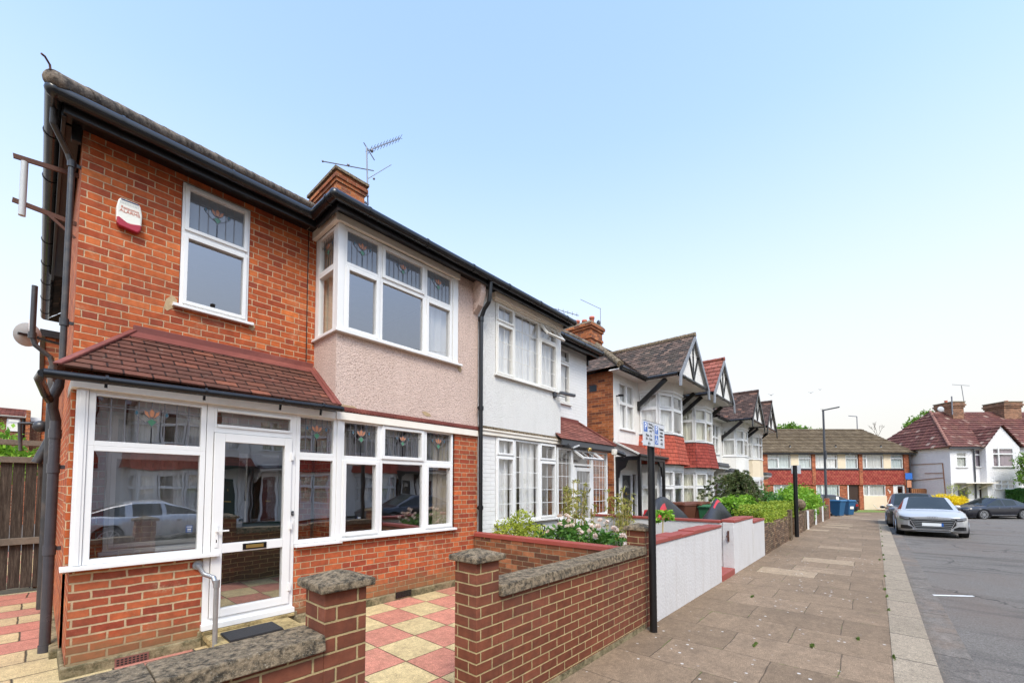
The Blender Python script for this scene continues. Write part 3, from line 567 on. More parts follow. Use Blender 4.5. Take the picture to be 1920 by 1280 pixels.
def leaves(name, mat, parent, blobs, size=.05, seed=1, loc=None, asp=1.6, shell=.55, flat=0.):
    """blobs: (cx,cy,cz,rx,ry,rz,n)"""
    rng = np.random.default_rng(seed); Vs = []; k = 0
    for cx, cy, cz, rx, ry, rz, n in blobs:
        d = rng.normal(size=(n, 3)); d /= np.linalg.norm(d, axis=1)[:, None]; r = shell + (1 - shell) * rng.random((n, 1)); r *= 1 + .18 * np.sin(d[:, :1] * 7 + d[:, 1:2] * 5 + d[:, 2:] * 9 + seed)
        c = d * r * np.array([rx, ry, rz]) + np.array([cx, cy, cz])
        a = rng.normal(size=(n, 3)); a[:, 2] *= (1 - flat); a /= np.linalg.norm(a, axis=1)[:, None]; b = np.cross(a, rng.normal(size=(n, 3))); b /= np.linalg.norm(b, axis=1)[:, None]
        s_ = size * (.6 + .8 * rng.random((n, 1)))
        Vs.append(np.stack([c - a * s_ * asp * .5, c + b * s_ * .35, c + a * s_ * asp * .5, c - b * s_ * .35], 1).reshape(-1, 3))
    V = np.concatenate(Vs); w = np.array(parent['_w'] if parent else (loc or (0, 0, 0))); V = V - w
    me = bpy.data.meshes.new(name); nf = len(V) // 4; me.vertices.add(len(V)); me.vertices.foreach_set('co', V.ravel()); me.loops.add(len(V)); me.loops.foreach_set('vertex_index', np.arange(len(V))); me.polygons.add(nf); me.polygons.foreach_set('loop_start', np.arange(nf) * 4); me.update(calc_edges=True); me.validate()
    me.materials.append(M[mat]); o = bpy.data.objects.new(name, me); COL.objects.link(o); o['_w'] = tuple(float(x) for x in w)
    if parent: o.parent = parent
    elif loc: o.location = loc
    return o

def text(s, size, xf_o, t, up, mat, parent, name='lettering', align='CENTER', ext=.0008):
    cu = bpy.data.curves.new(name, 'FONT'); cu.body = s; cu.size = size; cu.align_x = align; cu.align_y = 'CENTER'; cu.extrude = ext; cu.materials.append(M[mat])
    o = bpy.data.objects.new(name, cu); COL.objects.link(o); t = Vector(t).normalized(); up = Vector(up).normalized(); n = t.cross(up)
    mt_ = Matrix((t, up, n)).transposed().to_4x4(); mt_.translation = Vector(xf_o) - Vector(parent['_w'])
    bpy.context.view_layer.update(); me = bpy.data.meshes.new_from_object(o); me.transform(mt_); bpy.data.objects.remove(o)
    o = bpy.data.objects.new(name, me); COL.objects.link(o); o['_w'] = parent['_w']; o.parent = parent
    return o

# ================================================================ THE SETTING
def strip(name, mat, ys, xs, dz, kind='structure', label=None, cat=None):       # sheet between y0 and y1 following the street's fall
    m = MB(); P = xs
    for a, b in zip(P[:-1], P[1:]): m.quad((a, ys[0], G(a) + dz), (b, ys[0], G(b) + dz), (b, ys[1], G(b) + dz), (a, ys[1], G(a) + dz))
    return tag(m.build(name, mat), label, cat, None, kind)
xs = [-60, -20, 0, 6, 12, 16, 20, 24, 28, 32, 36, 40, 60, 120, 400]
strip('ground', 'asphalt', (-300, 300), xs, -.13)
strip('road', 'asphalt', (-60, .2), xs[1:], -.10)
# pavement along the walls, then swinging right round the far end
edge = [(-8, -.073), (12, -.06), (20, -.03), (27, 0), (31, 0)]
for i in range(1, 7):
    t = i / 6 * R(66); edge.append((31 + 3.2 * math.sin(t), -3.2 * (1 - math.cos(t)) ))
e1 = far((27.5, 28.9, 0)); e2 = far((34, 30.2, 0)); e3 = far((75, 30.6, 0)); edge += [(e1.x, e1.y), (e2.x, e2.y), (e3.x, e3.y)]
dens = []
for a, b in zip(edge[:-1], edge[1:]):
    n = max(1, int(math.hypot(b[0] - a[0], b[1] - a[1]) / 3))
    dens += [(a[0] + (b[0] - a[0]) * i / n, a[1] + (b[1] - a[1]) * i / n) for i in range(n)]
dens.append(edge[-1]); edge = dens
def offs(P, d):
    out = []
    for i, p in enumerate(P):
        a, b = P[max(0, i - 1)], P[min(len(P) - 1, i + 1)]; dx, dy = b[0] - a[0], b[1] - a[1]; L = math.hypot(dx, dy); out.append((p[0] + dy / L * d, p[1] - dx / L * d))
    return out
k1, k2 = offs(edge, .31), offs(edge, .61)
m = MB(); top = [(p[0] + (40 if i > 14 else 0) * 0, max(2.2, 2.2)) for i, p in enumerate(edge)]
ne = len(edge); inner = []
for i, p in enumerate(edge):
    if p[0] < 31: inner.append((p[0], 3.0))
    else: q = far((0, 0, 0)); v = Vector((p[0], p[1], 0)); w = v + FD * 16 if i > ne - 14 else Vector((p[0] + 2, 12, 0)); inner.append((w.x, w.y))
for i in range(ne - 1):
    a, b, c, d = edge[i], edge[i + 1], inner[i + 1], inner[i]
    m.quad((a[0], a[1], G(a[0])), (b[0], b[1], G(b[0])), (c[0], c[1], G(b[0])), (d[0], d[1], G(a[0])))
tag(m.build('pavement', 'pave'), kind='structure')
def ribbon(name, mat, A, B, za, zb, riser=None):
    m = MB(); L = 0
    for i in range(len(A) - 1):
        s_ = math.hypot(A[i + 1][0] - A[i][0], A[i + 1][1] - A[i][1])
        m.quad((*A[i], G(A[i][0]) + za), (*B[i], G(A[i][0]) + zb), (*B[i + 1], G(A[i + 1][0]) + zb), (*A[i + 1], G(A[i + 1][0]) + za), None, [(L, 0.1), (L, .4), (L + s_, .4), (L + s_, .1)])
        if riser: m.quad((*B[i], G(A[i][0]) + zb), (*B[i], G(A[i][0]) + riser), (*B[i + 1], G(A[i + 1][0]) + riser), (*B[i + 1], G(A[i + 1][0]) + zb), None, [(L, .4), (L, .5), (L + s_, .5), (L + s_, .4)])
        L += s_
    return tag(m.build(name, mat), kind='structure')
ribbon('kerb', 'kerb', edge, k1, .006, .0, -.12)
ribbon('gutter_channel', 'channel', k1, k2, -.093, -.096)
m = MB(); m.quad((9.48, -.64, -.0905), (9.84, -1.12, -.095), (9.92, -1.10, -.095), (9.56, -.62, -.0905)); tag(m.build('road_marking', 'linewhite'), kind='structure')
# front paving of the first house, side path, neighbours' gardens
m = MB(); m.quad((1.16, 2.24, .05), (4.86, 2.24, .05), (4.86, 5.2, .05), (1.16, 5.2, .05)); tag(m.build('front_paving', 'check'), kind='structure')
m = MB(); m.quad((-4, 2.24, .05), (1.16, 2.24, .05), (1.16, 5.2, .05), (-4, 5.2, .05)); m.quad((-4, 5.2, .05), (.3, 5.2, .05), (.3, 16, .05), (-4, 16, .05)); tag(m.build('side_path', 'crazy'), kind='structure')
m = MB(); m.quad((4.9, 2.2, .02), (8.7, 2.2, .02), (8.7, 5.3, .02), (4.9, 5.3, .02)); m.quad((8.72, 2.2, .02), (31, 2.2, G(31) + .02), (31, 6, G(31) + .02), (8.72, 6, .02)); tag(m.build('garden_soil', 'soil'), kind='structure')
m = MB(); q = [far(p) for p in ((23, 33.0, -.405), (30.7, 33.0, -.405), (31.2, 36.1, -.395), (23, 36.1, -.395))]; m.quad(*q); tag(m.build('lawn_strip', 'lawn'), kind='structure')
m = MB(); q = [far(p) for p in ((34.5, 31.5, -.405), (75, 31.5, -.405), (75, 34, -.40), (34.5, 34, -.40))]; m.quad(*q); tag(m.build('far_garden_lawn', 'lawn'), kind='structure')
# moss and small weeds growing in the paving joints
rng = random.Random(3); tuft = []
wsp = [(5.9, .2, .10), (7.1, 1.45, .12), (9.0, -.05, .13), (5.35, .55, .12), (8.9, -.36, .05), (12.5, .0, .1), (4.98, 1.0, .1)]
for wx_, wy_, wr in wsp:
    tuft.append((wx_, wy_, G(wx_) + .005 + (-.09 if wy_ < -.3 else 0), wr * .9, wr * .14, .010, 60))
for i in range(11): x_ = 5.2 + i * 1.6 + rng.random() * 1.2; tuft.append((x_, -.075 + rng.uniform(-.01, .01), G(x_) + .006, .07 + rng.random() * .12, .015, .018, 40))
tag(leaves('weeds', 'grass', None, tuft, .017, 5, None, 2.0, .1), 'small green weeds and moss in the pavement joints', 'weeds', None, 'stuff')

# ================================================================ HOUSE 1: red brick with porch and pink pebbledash bay
FX = frame((0, 0, 0), (1, 0, 0), (0, -1, 0))
def fy(y): return frame((0, y, 0), (1, 0, 0), (0, -1, 0))
def fx(x): return frame((x, 0, 0), (0, 1, 0), (-1, 0, 0))       # faces -X, along = +Y
h1 = thing('red_brick_house', (2.5, 5.8, 0), 'nearest house, orange red brick with pink pebbledash bay and brown tiled glazed porch', 'house')
w = MB(fy(5.8)); wallpanel(w, .18, 2.46, 2.6, 5.18, [(.965, 1.645, 3.66, 5.09)], .1); w.build('upper_wall', 'brick_house', h1)
w = MB(fx(.18)); wallpanel(w, 5.8, 10.0, 0, 5.2, [], .22); w.build('side_wall', 'brick_house', h1)
w = MB(fy(5.15)); wallpanel(w, .2, 1.13, .14, .94, [], .1); w.build('porch_dwarf_wall', 'brick_low', h1)
w = MB(fx(.165)); wallpanel(w, 5.26, 5.8, .9, 2.55, [], .03); w.xf = fx(.199); wallpanel(w, 5.15, 5.8, .12, .96, [], .03); w.xf = fy(5.26); w.quad((.165, 0, .9), (.195, 0, .9), (.195, 0, 2.55), (.165, 0, 2.55)); w.build('porch_side_wall', 'brick_house', h1)
w = MB(fy(5.15)); wallpanel(w, 2.0, 4.97, .14, .94, [], .1); wallpanel(w, 4.45, 4.97, .94, 2.51, [], .1); w.build('bay_wall', 'brick_bay', h1)
w = MB(); w.box(.17, 1.13, 5.11, 5.2, 0, .14); w.box(.17, .2, 5.2, 5.8, 0, .14); w.box(2.0, 4.9, 5.12, 5.2, 0, .145); w.box(.12, .2, 5.8, 9.9, 0, .12); w.box(1.1, 2.05, 5.13, 5.2, 0, .20); w.build('plinth', 'plinth', h1, bevel=.01)
w = MB(fy(5.15)); wallpanel(w, 2.46, 4.97, 2.64, 3.64, [], .1); wallpanel(w, 4.5, 4.97, 3.64, 5.18, [], .1); w.xf = fx(2.46); wallpanel(w, 5.15, 5.8, 2.6, 3.64, [], .05)
w.xf = None; w.prism([(4.85, 5.148, 4.62), (4.85, 5.02, 4.74), (4.85, 4.95, 4.95), (4.85, 4.95, 5.17), (4.85, 5.148, 5.17)], (.112, 0, 0)); w.build('pebbledash_apron', 'pebble_pink', h1)
def bird_stop(x0, x1, z, y, parent, mat, name):
    m = MB(); n = int((x1 - x0) / .045)
    for i in range(n): x = x0 + (x1 - x0) * (i + .5) / n; m.cyl((x, y - .05, z), (x, y + .03, z + .012), .021, 8)
    m.box(x0, x1, y - .035, y + .02, z + .008, z + .045); return m.build(name, mat, parent)
bird_stop(2.47, 4.95, 2.625, 5.15, h1, 'redpaint', 'tile_edge')
w = MB(); w.box(.165, 2.455, 5.115, 5.16, 2.495, 2.585); w.box(2.46, 4.95, 5.11, 5.16, 2.50, 2.60); w.box(.16, .2, 5.16, 5.8, 2.495, 2.585); w.box(2.44, 4.52, 5.10, 5.16, 5.075, 5.17); w.box(2.40, 2.455, 5.10, 5.8, 5.06, 5.17); w.build('fascia_board', 'board', h1, bevel=.004)
# porch glazing
dk = -.03
w1 = window(h1, fy(5.15), [(.27, 1.12, .97, 2.005, 'f'), (.27, 1.12, 2.005, 2.495, 'f')], dk, .045, gm='glass_low', sill=(.13, .075), motifs=[(.32, 1.07, 2.05, 2.45)], nosash=True)
m = MB(); m.box(.195, .268, 5.14, 5.235, .972, 2.494); m.box(.215, .25, 5.134, 5.14, .972, 2.494); m.build('corner_post', 'upvc', h1, bevel=.003)
m = MB(); sf = fy(5.15); m.xf = sf; m.quad((.985, .004 - .035, 1.19), (1.04, .004 - .035, 1.19), (1.04, .004 - .035, 1.26), (.985, .004 - .035, 1.26), 0)
for zz, x0, x1 in ((1.245, .99, 1.035), (1.236, .992, 1.033), (1.20, .995, 1.03)): m.box(x0, x1, -.0305, -.0300, zz, zz + .004, 1)
m.box(.998, 1.028, -.0305, -.0300, 1.212, 1.226, 1); tag(m.build('window_sticker', ['sticker', 'white'], w1), 'small blue sticker with white print')
w2 = window(h1, fy(5.15), [(2.0, 2.49, .97, 2.01, 'f'), (2.0, 2.49, 2.01, 2.52, 'f')], dk, .045, gm='glass_low', motifs=[(2.05, 2.445, 2.05, 2.475)])
w3 = window(h1, fy(5.15), [(2.55, 3.105, .99, 2.005, 'c'), (2.55, 3.105, 2.005, 2.515, 'f'), (3.105, 3.86, .99, 2.005, 'f'), (3.105, 3.86, 2.005, 2.515, 'c'), (3.86, 4.42, .99, 2.005, 'c'), (3.86, 4.42, 2.005, 2.515, 'f')], dk, .04, gm='glass_low', sill=(.04, .07),
    motifs=[(2.60, 3.07, 2.05, 2.48), (3.18, 3.79, 2.085, 2.44), (3.9, 4.38, 2.05, 2.48)], sash=.045, curtain=[('drape', 4.12, 4.40, .9, 2.6, 60), ('drape', 2.58, 2.68, .9, 2.6, 60)])
m = MB(); m.box(2.492, 2.548, 5.14, 5.22, .972, 2.52); m.box(2.0, 2.56, 5.085, 5.15, .935, .968); m.build('mullion_post', 'upvc', h1, bevel=.003)
# door set
m = MB(fy(5.15)); y0, y1 = -.07, 0.0
for b in ((1.125, 1.185, y0, y1, .26, 2.495), (1.955, 1.998, y0, y1, .26, 2.495), (1.185, 1.955, y0, y1, 2.455, 2.495), (1.185, 1.955, y0, y1, 2.21, 2.265), (1.185, 1.21, y0, y1, 2.265, 2.455), (1.93, 1.955, y0, y1, 2.265, 2.455), (1.21, 1.93, y0, y1 + .012, 2.265, 2.295), (1.21, 1.93, y0, y1 + .012, 2.43, 2.455), (1.185, 1.955, y0, y1, .26, .30)): m.box(*b)
m.box(1.12, 2.0, -.05, .06, .205, .26)
df = m.build('door_frame', 'upvc', h1, bevel=.003)
m = MB(fy(5.15)); m.quad((1.21, -.03, 2.295), (1.93, -.03, 2.295), (1.93, -.03, 2.43), (1.21, -.03, 2.43)); m.build('transom_pane', 'glass_low', df)
m = MB(fy(5.15)); y0, y1 = -.05, .018
for b in ((1.19, 1.285, y0, y1, .305, 2.205), (1.87, 1.95, y0, y1, .305, 2.205), (1.285, 1.87, y0, y1, .305, .385), (1.285, 1.87, y0, y1, 2.115, 2.205), (1.285, 1.87, y0, y1, .955, 1.05)): m.box(*b)
dr = m.build('front_door', 'upvc', h1, bevel=.004)
m = MB(fy(5.15)); m.quad((1.285, -.02, 1.05), (1.87, -.02, 1.05), (1.87, -.02, 2.115), (1.285, -.02, 2.115)); m.build('upper_glass', 'glass_low', dr)
m = MB(fy(5.15)); m.quad((1.285, -.02, .385), (1.87, -.02, .385), (1.87, -.02, .955), (1.285, -.02, .955)); m.build('lower_glass', 'glass_low', dr)
m = MB(fy(5.15)); m.box(1.47, 1.70, .018, .028, .97, 1.035, 0); m.box(1.50, 1.67, .028, .03, .985, 1.02, 1); m.build('letterbox', ['black', 'brass'], dr, bevel=.002)
m = MB(fy(5.15)); m.box(1.215, 1.245, .018, .026, 1.02, 1.25, 0); m.cyl((1.23, .026, 1.19), (1.23, .065, 1.19), .009, 8); m.box(1.22, 1.33, .055, .068, 1.182, 1.198, 0); m.box(1.226, 1.234, .026, .028, 1.07, 1.10, 1); m.build('door_handle', ['upvc', 'black'], dr, bevel=.002)
m = MB(fy(5.15)); [m.box(1.935, 1.965, .018, .034, z_, z_ + .09) for z_ in (.45, 1.15, 1.95)]; m.build('hinge', 'upvc', dr, bevel=.003)
m = MB(fy(5.15)); m.box(1.962, 1.985, 0, .015, 1.31, 1.36, 0); m.box(1.968, 1.979, .015, .018, 1.325, 1.345, 1); m.build('door_bell', ['slate', 'alu'], df)
# patches, cable
m = MB(fy(5.15)); m.prism([(3.80, 0, 2.775), (3.86, 0, 2.79), (3.95, 0, 2.765), (3.97, 0, 2.73), (3.90, 0, 2.715), (3.84, 0, 2.735)], (0, .004, 0)); m.prism([(4.50, 0, 3.60), (4.56, 0, 3.66), (4.60, 0, 3.60), (4.58, 0, 3.54), (4.53, 0, 3.55)], (0, .004, 0)); m.prism([(2.50, 0, 2.70), (2.72, 0, 2.70), (2.76, 0, 2.675), (2.6, 0, 2.67), (2.50, 0, 2.68)], (0, .004, 0)); m.build('bare_patch', 'patch', h1)
m = MB(fy(5.8)); m.prism([(.84, 0, 3.60), (.86, 0, 3.70), (.91, 0, 3.76), (.955, 0, 3.72), (.95, 0, 3.64), (.90, 0, 3.60), (.87, 0, 3.57)], (0, .003, 0)); m.prism([(1.66, 0, 3.68), (1.70, 0, 3.70), (1.73, 0, 3.64), (1.70, 0, 3.58), (1.66, 0, 3.60)], (0, .003, 0)); m.build('mortar_patch', 'patch', h1)
m = MB(); m.tube([(2.35, 5.79, 5.15), (2.345, 5.79, 4.4), (2.35, 5.79, 3.32)], .006, 5); m.build('wall_cable', 'black', h1)
# rooms
m = MB(); m.box(.4, 4.95, 5.2, 9.0, .12, .16); m.box(.24, 4.95, 5.9, 9.5, 2.66, 2.76); m.box(2.5, 4.95, 5.26, 5.9, 2.66, 2.76); m.quad((.24, 8.2, 0), (4.95, 8.2, 0), (4.95, 8.2, 5.2), (.24, 8.2, 5.2)); m.quad((4.93, 5.2, 0), (4.93, 8.2, 0), (4.93, 8.2, 5.2), (4.93, 5.2, 5.2)); m.box(.4, 4.9, 5.4, 9.5, 5.19, 5.20); m.quad((2.35, 5.8, 2.76), (2.35, 8.2, 2.76), (2.35, 8.2, 5.2), (2.35, 5.8, 5.2)); m.build('room_shell', 'inside', h1)
w = MB(fy(5.8)); wallpanel(w, .2, 2.46, .15, 2.6, [(.44, 1.28, 1.0, 2.4), (1.45, 2.2, .15, 2.2)], .1); w.build('inner_porch_wall', 'brick_bay', h1)
w = MB(fx(2.5)); wallpanel(w, 5.25, 5.8, .15, 2.64, [], .04); w.build('inner_return_wall', 'brick_bay', h1)
window(h1, fy(5.8), [(.44, 1.28, 1.0, 2.0, 'c'), (.44, 1.28, 2.0, 2.4, 'c')], .03, .06, 'upvc', 'glass_net', sill=(.03, .08), curtain=[('netgrey', .5, 1.22, 1.0, 2.4, 60)], name='inner_window', sash=.04)
m = MB(fy(5.82)); m.box(1.46, 2.19, -.05, 0, .16, 2.19, 0); m.box(1.6, 2.05, 0, .01, 1.2, 2.05, 1); m.build('inner_door', ['insidegreen', 'glass_low'], h1, bevel=.01)
m = MB(); m.box(.35, 1.0, 5.2, 5.32, 2.60, 2.62); m.box(.2, 2.46, 5.2, 5.8, 2.585, 2.60); m.build('porch_ceiling', 'inside', h1)
# upstairs windows
window(h1, fy(5.8), [(.97, 1.64, 3.67, 4.515, 'c'), (.97, 1.64, 4.515, 5.085, 'c')], -.02, .045, sill=(.06, .06), motifs=[(1.045, 1.565, 4.59, 5.01)], sash=.038, curtain=None)
ub = window(h1, fy(5.15), [(2.545, 3.075, 3.66, 4.56, 'c'), (2.545, 3.075, 4.56, 5.065, 'f'), (3.075, 3.84, 3.66, 4.56, 'f'), (3.075, 3.84, 4.56, 5.065, 'c'), (3.84, 4.39, 3.66, 4.56, 'c'), (3.84, 4.39, 4.56, 5.065, 'f')], dk, .04,
    motifs=[(2.585, 3.035, 4.60, 5.025), (3.15, 3.765, 4.625, 4.985), (3.88, 4.35, 4.60, 5.025)], sash=.045, curtain=[('net', 3.95, 4.36, 3.6, 5.1, 42)])
m = MB(); m.box(2.46, 2.543, 5.14, 5.235, 3.66, 5.07); m.box(4.392, 4.498, 5.13, 5.22, 3.66, 5.09); m.build('corner_post', 'upvc', h1, bevel=.003)
m = MB(); m.box(2.42, 4.56, 5.08, 5.22, 3.625, 3.658); m.box(2.42, 2.50, 5.22, 5.84, 3.625, 3.658); m.build('bay_sill', 'upvc', h1, bevel=.004)
window(h1, fx(2.46), [(5.24, 5.72, 3.66, 4.53, 'f'), (5.24, 5.72, 4.53, 5.06, 'f')], -.03, .04, motifs=[(5.29, 5.67, 4.58, 5.01)], gm='glass_net', curtain=[('drape', 5.26, 5.72, 3.6, 5.1, 50)], name='side_window')
m = MB(); m.box(2.462, 2.53, 5.725, 5.8, 3.66, 5.07); m.build('wall_post', 'upvc', h1, bevel=.003)
# roofs
zt, zr = 5.235, 7.93
m = MB(); tiles(m, (-.02, 5.42, zt), (4.97, 5.42, zt), (3.9, 9.4, zr), (4.97, 9.4, zr), .11, .17, .016); tiles(m, (-.02, 13.4, zt), (-.02, 5.42, zt), (3.9, 9.41, zr), (3.9, 9.4, zr), .11, .17, .016)
m.quad((-.02, 13.4, zt), (4.97, 13.4, zt), (4.97, 9.41, zr), (3.9, 9.41, zr)); tiles(m, (2.28, 4.82, 5.215), (4.97, 4.82, 5.215), (2.28, 5.6, 5.30), (4.97, 5.6, 5.30), .11, .17, .008); rf = m.build('roof', 'tile_roof', h1)
m = MB(); a = Vector((-.03, 5.41, 5.27)); b = Vector((3.9, 9.4, zr + .03)); n_ = 18
for i in range(n_): p, q = a.lerp(b, i / n_), a.lerp(b, (i + 1.08) / n_); m.cyl(p, q, .075, 12, .068)
m.ball(a + Vector((.02, .02, .0)), .09, 10, 8); tag(m.build('hip_tile', 'hipgrey', rf), 'lichen covered hip tiles'); 
m = MB(); p = [(-.03, 5.40, 5.28), (-.05, 5.36, 5.31), (-.055, 5.36, 5.35), (-.085, 5.33, 5.38), (-.105, 5.31, 5.375)]; m.tube(p, .009, 6); m.build('hip_iron', 'rust', rf)
# black eaves: soffit, fascia, gutter
m = MB(); m.box(.06, 2.32, 5.54, 5.8, 5.165, 5.18); m.box(.06, .16, 5.82, 10.2, 5.155, 5.18); m.box(2.34, 4.97, 4.94, 5.8, 5.172, 5.19); m.box(.04, 2.32, 5.50, 5.54, 5.075, 5.22); m.box(2.32, 2.36, 4.94, 5.5, 5.085, 5.22); m.box(2.32, 4.97, 4.90, 4.94, 5.085, 5.225); m.box(.03, .06, 5.54, 10.2, 5.06, 5.22); m.box(.10, .17, 5.75, 5.8, 5.0, 5.16); m.build('eaves_board', 'blackwood', h1, bevel=.004)
gutter([(-.02, 13.0), (-.02, 5.44), (2.26, 5.44), (2.26, 4.84), (4.97, 4.84)], h1, 5.19, .062)
# pent roof over porch
m = MB(); tiles(m, (.07, 4.99, 2.635), (2.46, 4.99, 2.635), (.62, 5.80, 3.26), (2.46, 5.80, 3.26), .095, .2, .014); tiles(m, (.07, 5.85, 2.635), (.07, 4.99, 2.635), (.62, 5.81, 3.26), (.62, 5.8, 3.26), .095, .2, .014); pr = m.build('porch_roof', 'tile_pent', h1)
m = MB(); m.quad((.50, 5.66, 3.175), (2.46, 5.66, 3.175), (2.46, 5.795, 3.285), (.60, 5.795, 3.285)); m.bar((.60, 5.785, 3.285), (2.44, 5.785, 3.285), .04, .09); m.quad((2.36, 5.005, 2.672), (2.455, 5.005, 2.672), (2.455, 5.7, 3.215), (2.36, 5.7, 3.215)); m.bar((.07, 4.985, 2.645), (.61, 5.79, 3.275), .06, .025); m.bar((2.44, 4.98, 2.655), (2.44, 5.79, 3.275), .05, .03); m.build('flashing', 'redpaint', pr, bevel=.008)
m = MB(); m.bar((-.02, 4.93, 2.545), (2.43, 4.93, 2.60), .085, .085); 
m = MB(); m.cyl((-.0, 4.94, 2.548), (2.44, 4.94, 2.60), .036, 14)
for x_ in (.35, 1.05, 1.75, 2.2): m.cyl((x_, 4.94, 2.553 + x_ * .0225), (x_ + .02, 4.94, 2.553 + x_ * .0225), .042, 14); m.bar((x_ + .01, 4.985, 2.58), (x_ + .01, 5.0, 2.50), .02)
m.ball((2.44, 4.94, 2.60), .037); m.tube([(0, 4.94, 2.545), (-.02, 5.2, 2.54), (.02, 5.9, 2.52), (.06, 6.05, 2.47)], .034, 12); m.build('porch_gutter', 'black', h1)
m = MB(); m.cyl((.095, 6.1, .07), (.095, 6.1, 2.3), .040, 18); [m.cyl((.095, 6.1, z_), (.095, 6.1, z_ + .09), .047, 18) for z_ in (.98, 1.78, 2.12)]; m.tube([(.095, 6.1, 2.3), (.07, 6.05, 2.42), (.07, 6.0, 2.52), (.10, 5.95, 2.62), (.105, 5.9, 2.75)], .040, 14); m.cyl((.095, 6.1, 0.05), (.095, 6.1, .12), .047, 18); m.box(.07, .19, 6.09, 6.11, 1.02, 1.06); m.box(.07, .19, 6.09, 6.11, 1.82, 1.86); m.build('soil_pipe', 'pipe_grey', h1)
m = MB(); m.tube([(-.02, 5.62, 5.14), (-.02, 5.66, 5.02), (.085, 5.86, 4.90), (.115, 5.87, 4.8)], .024, 12); m.cyl((.115, 5.87, 2.7), (.115, 5.87, 4.85), .025, 14); [m.cyl((.115, 5.87, z_), (.115, 5.87, z_ + .07), .034, 14) for z_ in (4.78, 3.2)]; m.box(.1, .18, 5.86, 5.88, 3.22, 3.25); m.box(.1, .18, 5.86, 5.88, 4.8, 4.83); m.build('downpipe', 'pipe_old', h1)
m = MB(); m.cyl((-.11, 8, 3.55), (-.11, 8, 4.2), .028, 12); m.cyl((-.11, 8, 3.52), (-.11, 8, 3.60), .038, 12); m.tube([(-.11, 8, 3.55), (-.08, 8, 3.44), (.05, 8, 3.32), (.08, 8, 3.2)], .028, 12); m.cyl((.08, 8, .1), (.08, 8, 3.2), .045, 12); [m.cyl((.08, 8, z_), (.08, 8, z_ + .06), .058, 12) for z_ in (3.1, 2.75)]; m.cyl((-.02, 8.1, 1.95), (.1, 8.1, 2.3), .05, 12); m.tube([(-.16, 8.2, 2.1), (-.18, 8.2, 2.45), (.1, 8.2, 2.48)], .018, 8); m.ball((-.0, 8.1, 2.42), .075); m.build('waste_pipe', 'pipe_old', h1)
m = MB(); w_ = fx(-.0); w = MB(w_); wallpanel(w, 10.0, 14.0, 0, 4.05, [], .2); w.xf = fy(10.02); wallpanel(w, 0.0, .2, 0, 4.05, [], .1); w.build('rear_wall', 'brick_side', h1)
m = MB(); m.box(-.06, 3, 9.96, 14, 4.05, 4.16); m.build('rear_flat_roof', 'blackwood', h1)
# vents, chimney
m = MB(fy(5.11)); m.box(.50, .73, 0, .006, .05, .125, 0)
for i in range(8):
    for j in range(3): m.box(.512 + i * .0265, .53 + i * .0265, .0061, .0075, .058 + j * .021, .071 + j * .021, 1)
m.build('air_brick', ['terrac', 'trim'], h1)
m = MB(fy(5.12)); m.box(3.36, 3.62, 0, .008, .075, .16, 0)
for i in range(9):
    for j in range(3): m.box(3.375 + i * .0265, 3.393 + i * .0265, .008, .010, .085 + j * .023, .10 + j * .023, 1)
m.build('vent_grille', ['black', 'trim'], h1)
m = MB(); m.box(4.28, 4.96, 9.08, 10.45, 7.3, 8.62, 0); [m.box(4.28 - d, 4.96 + d, 9.08 - d, 10.45 + d, z_, z_ + .075, 0) for z_, d in ((8.62, .03), (8.70, .06), (8.78, .03))]; m.box(4.2, 5.04, 9.0, 10.53, 8.856, 8.92, 1)
ch = m.build('chimney', ['brick_side', 'cap'], h1); m = MB()
for (x_, y_) in ((4.62, 9.35), (4.62, 9.8), (4.62, 10.2)): m.lathe([(.11, 0), (.10, .12), (.115, .13), (.115, .17), (.08, .17), (.08, .02)], (x_, y_, 8.92), 14)
m.build('chimney_pot', 'pot', ch)
# loose things on house 1
a1 = thing('alarm_box', (.53, 5.79, 4.45), 'cream and crimson burglar alarm box fixed on the red brick', 'alarm box'); 
m = MB(fy(5.8)); pts = [(.435, 4.36), (.432, 4.50), (.445, 4.58), (.46, 4.61), (.60, 4.61), (.618, 4.58), (.632, 4.50), (.628, 4.36)]; m.prism([(x, 0, z) for x, z in pts], (0, .055, 0)); m.build('case', 'alarmbox', a1, bevel=.012)
m = MB(fy(5.8)); m.prism([(x, 0, z) for x, z in ((.437, 4.40), (.455, 4.405), (.52, 4.365), (.545, 4.365), (.61, 4.385), (.629, 4.385), (.622, 4.325), (.60, 4.295), (.46, 4.31), (.44, 4.335))], (0, .064, 0)); m.build('strobe', 'alarmred', a1, bevel=.01)
m = MB(fy(5.8)); m.box(.465, .6, .055, .058, 4.588, 4.600, 1); [m.box(.458 + i * .0125, .463 + i * .0125, .055, .0575, 4.552, 4.577, 0) for i in range(12)]; m.build('grille', ['netgrey', 'darkblue'], a1)
text('Response', .036, (.535, 5.742, 4.515), (1, 0, 0), (0, 0, 1), 'alarmtxt', a1); text('ALARMS', .043, (.535, 5.742, 4.478), (1, 0, 0), (0, 0, 1), 'alarmtxt', a1)
b = thing('rusty_bracket', (.16, 6.3, 4.6), 'rusty iron bracket arms holding a glass tube on the side wall', 'bracket')
m = MB(); m.bar((.18, 6.3, 4.95), (-.27, 6.3, 4.90), .02, .045); m.bar((.18, 6.3, 4.42), (-.26, 6.3, 4.46), .02, .045); m.bar((-.05, 6.3, 4.45), (.17, 6.28, 4.26), .015, .025); m.bar((-.16, 6.3, 4.93), (.05, 6.3, 4.93), .012, .012); m.build('arm', 'rust', b)
m = MB(); m.cyl((-.195, 6.3, 4.33), (-.195, 6.3, 4.88), .026, 14); m.build('tube', 'dish', b)
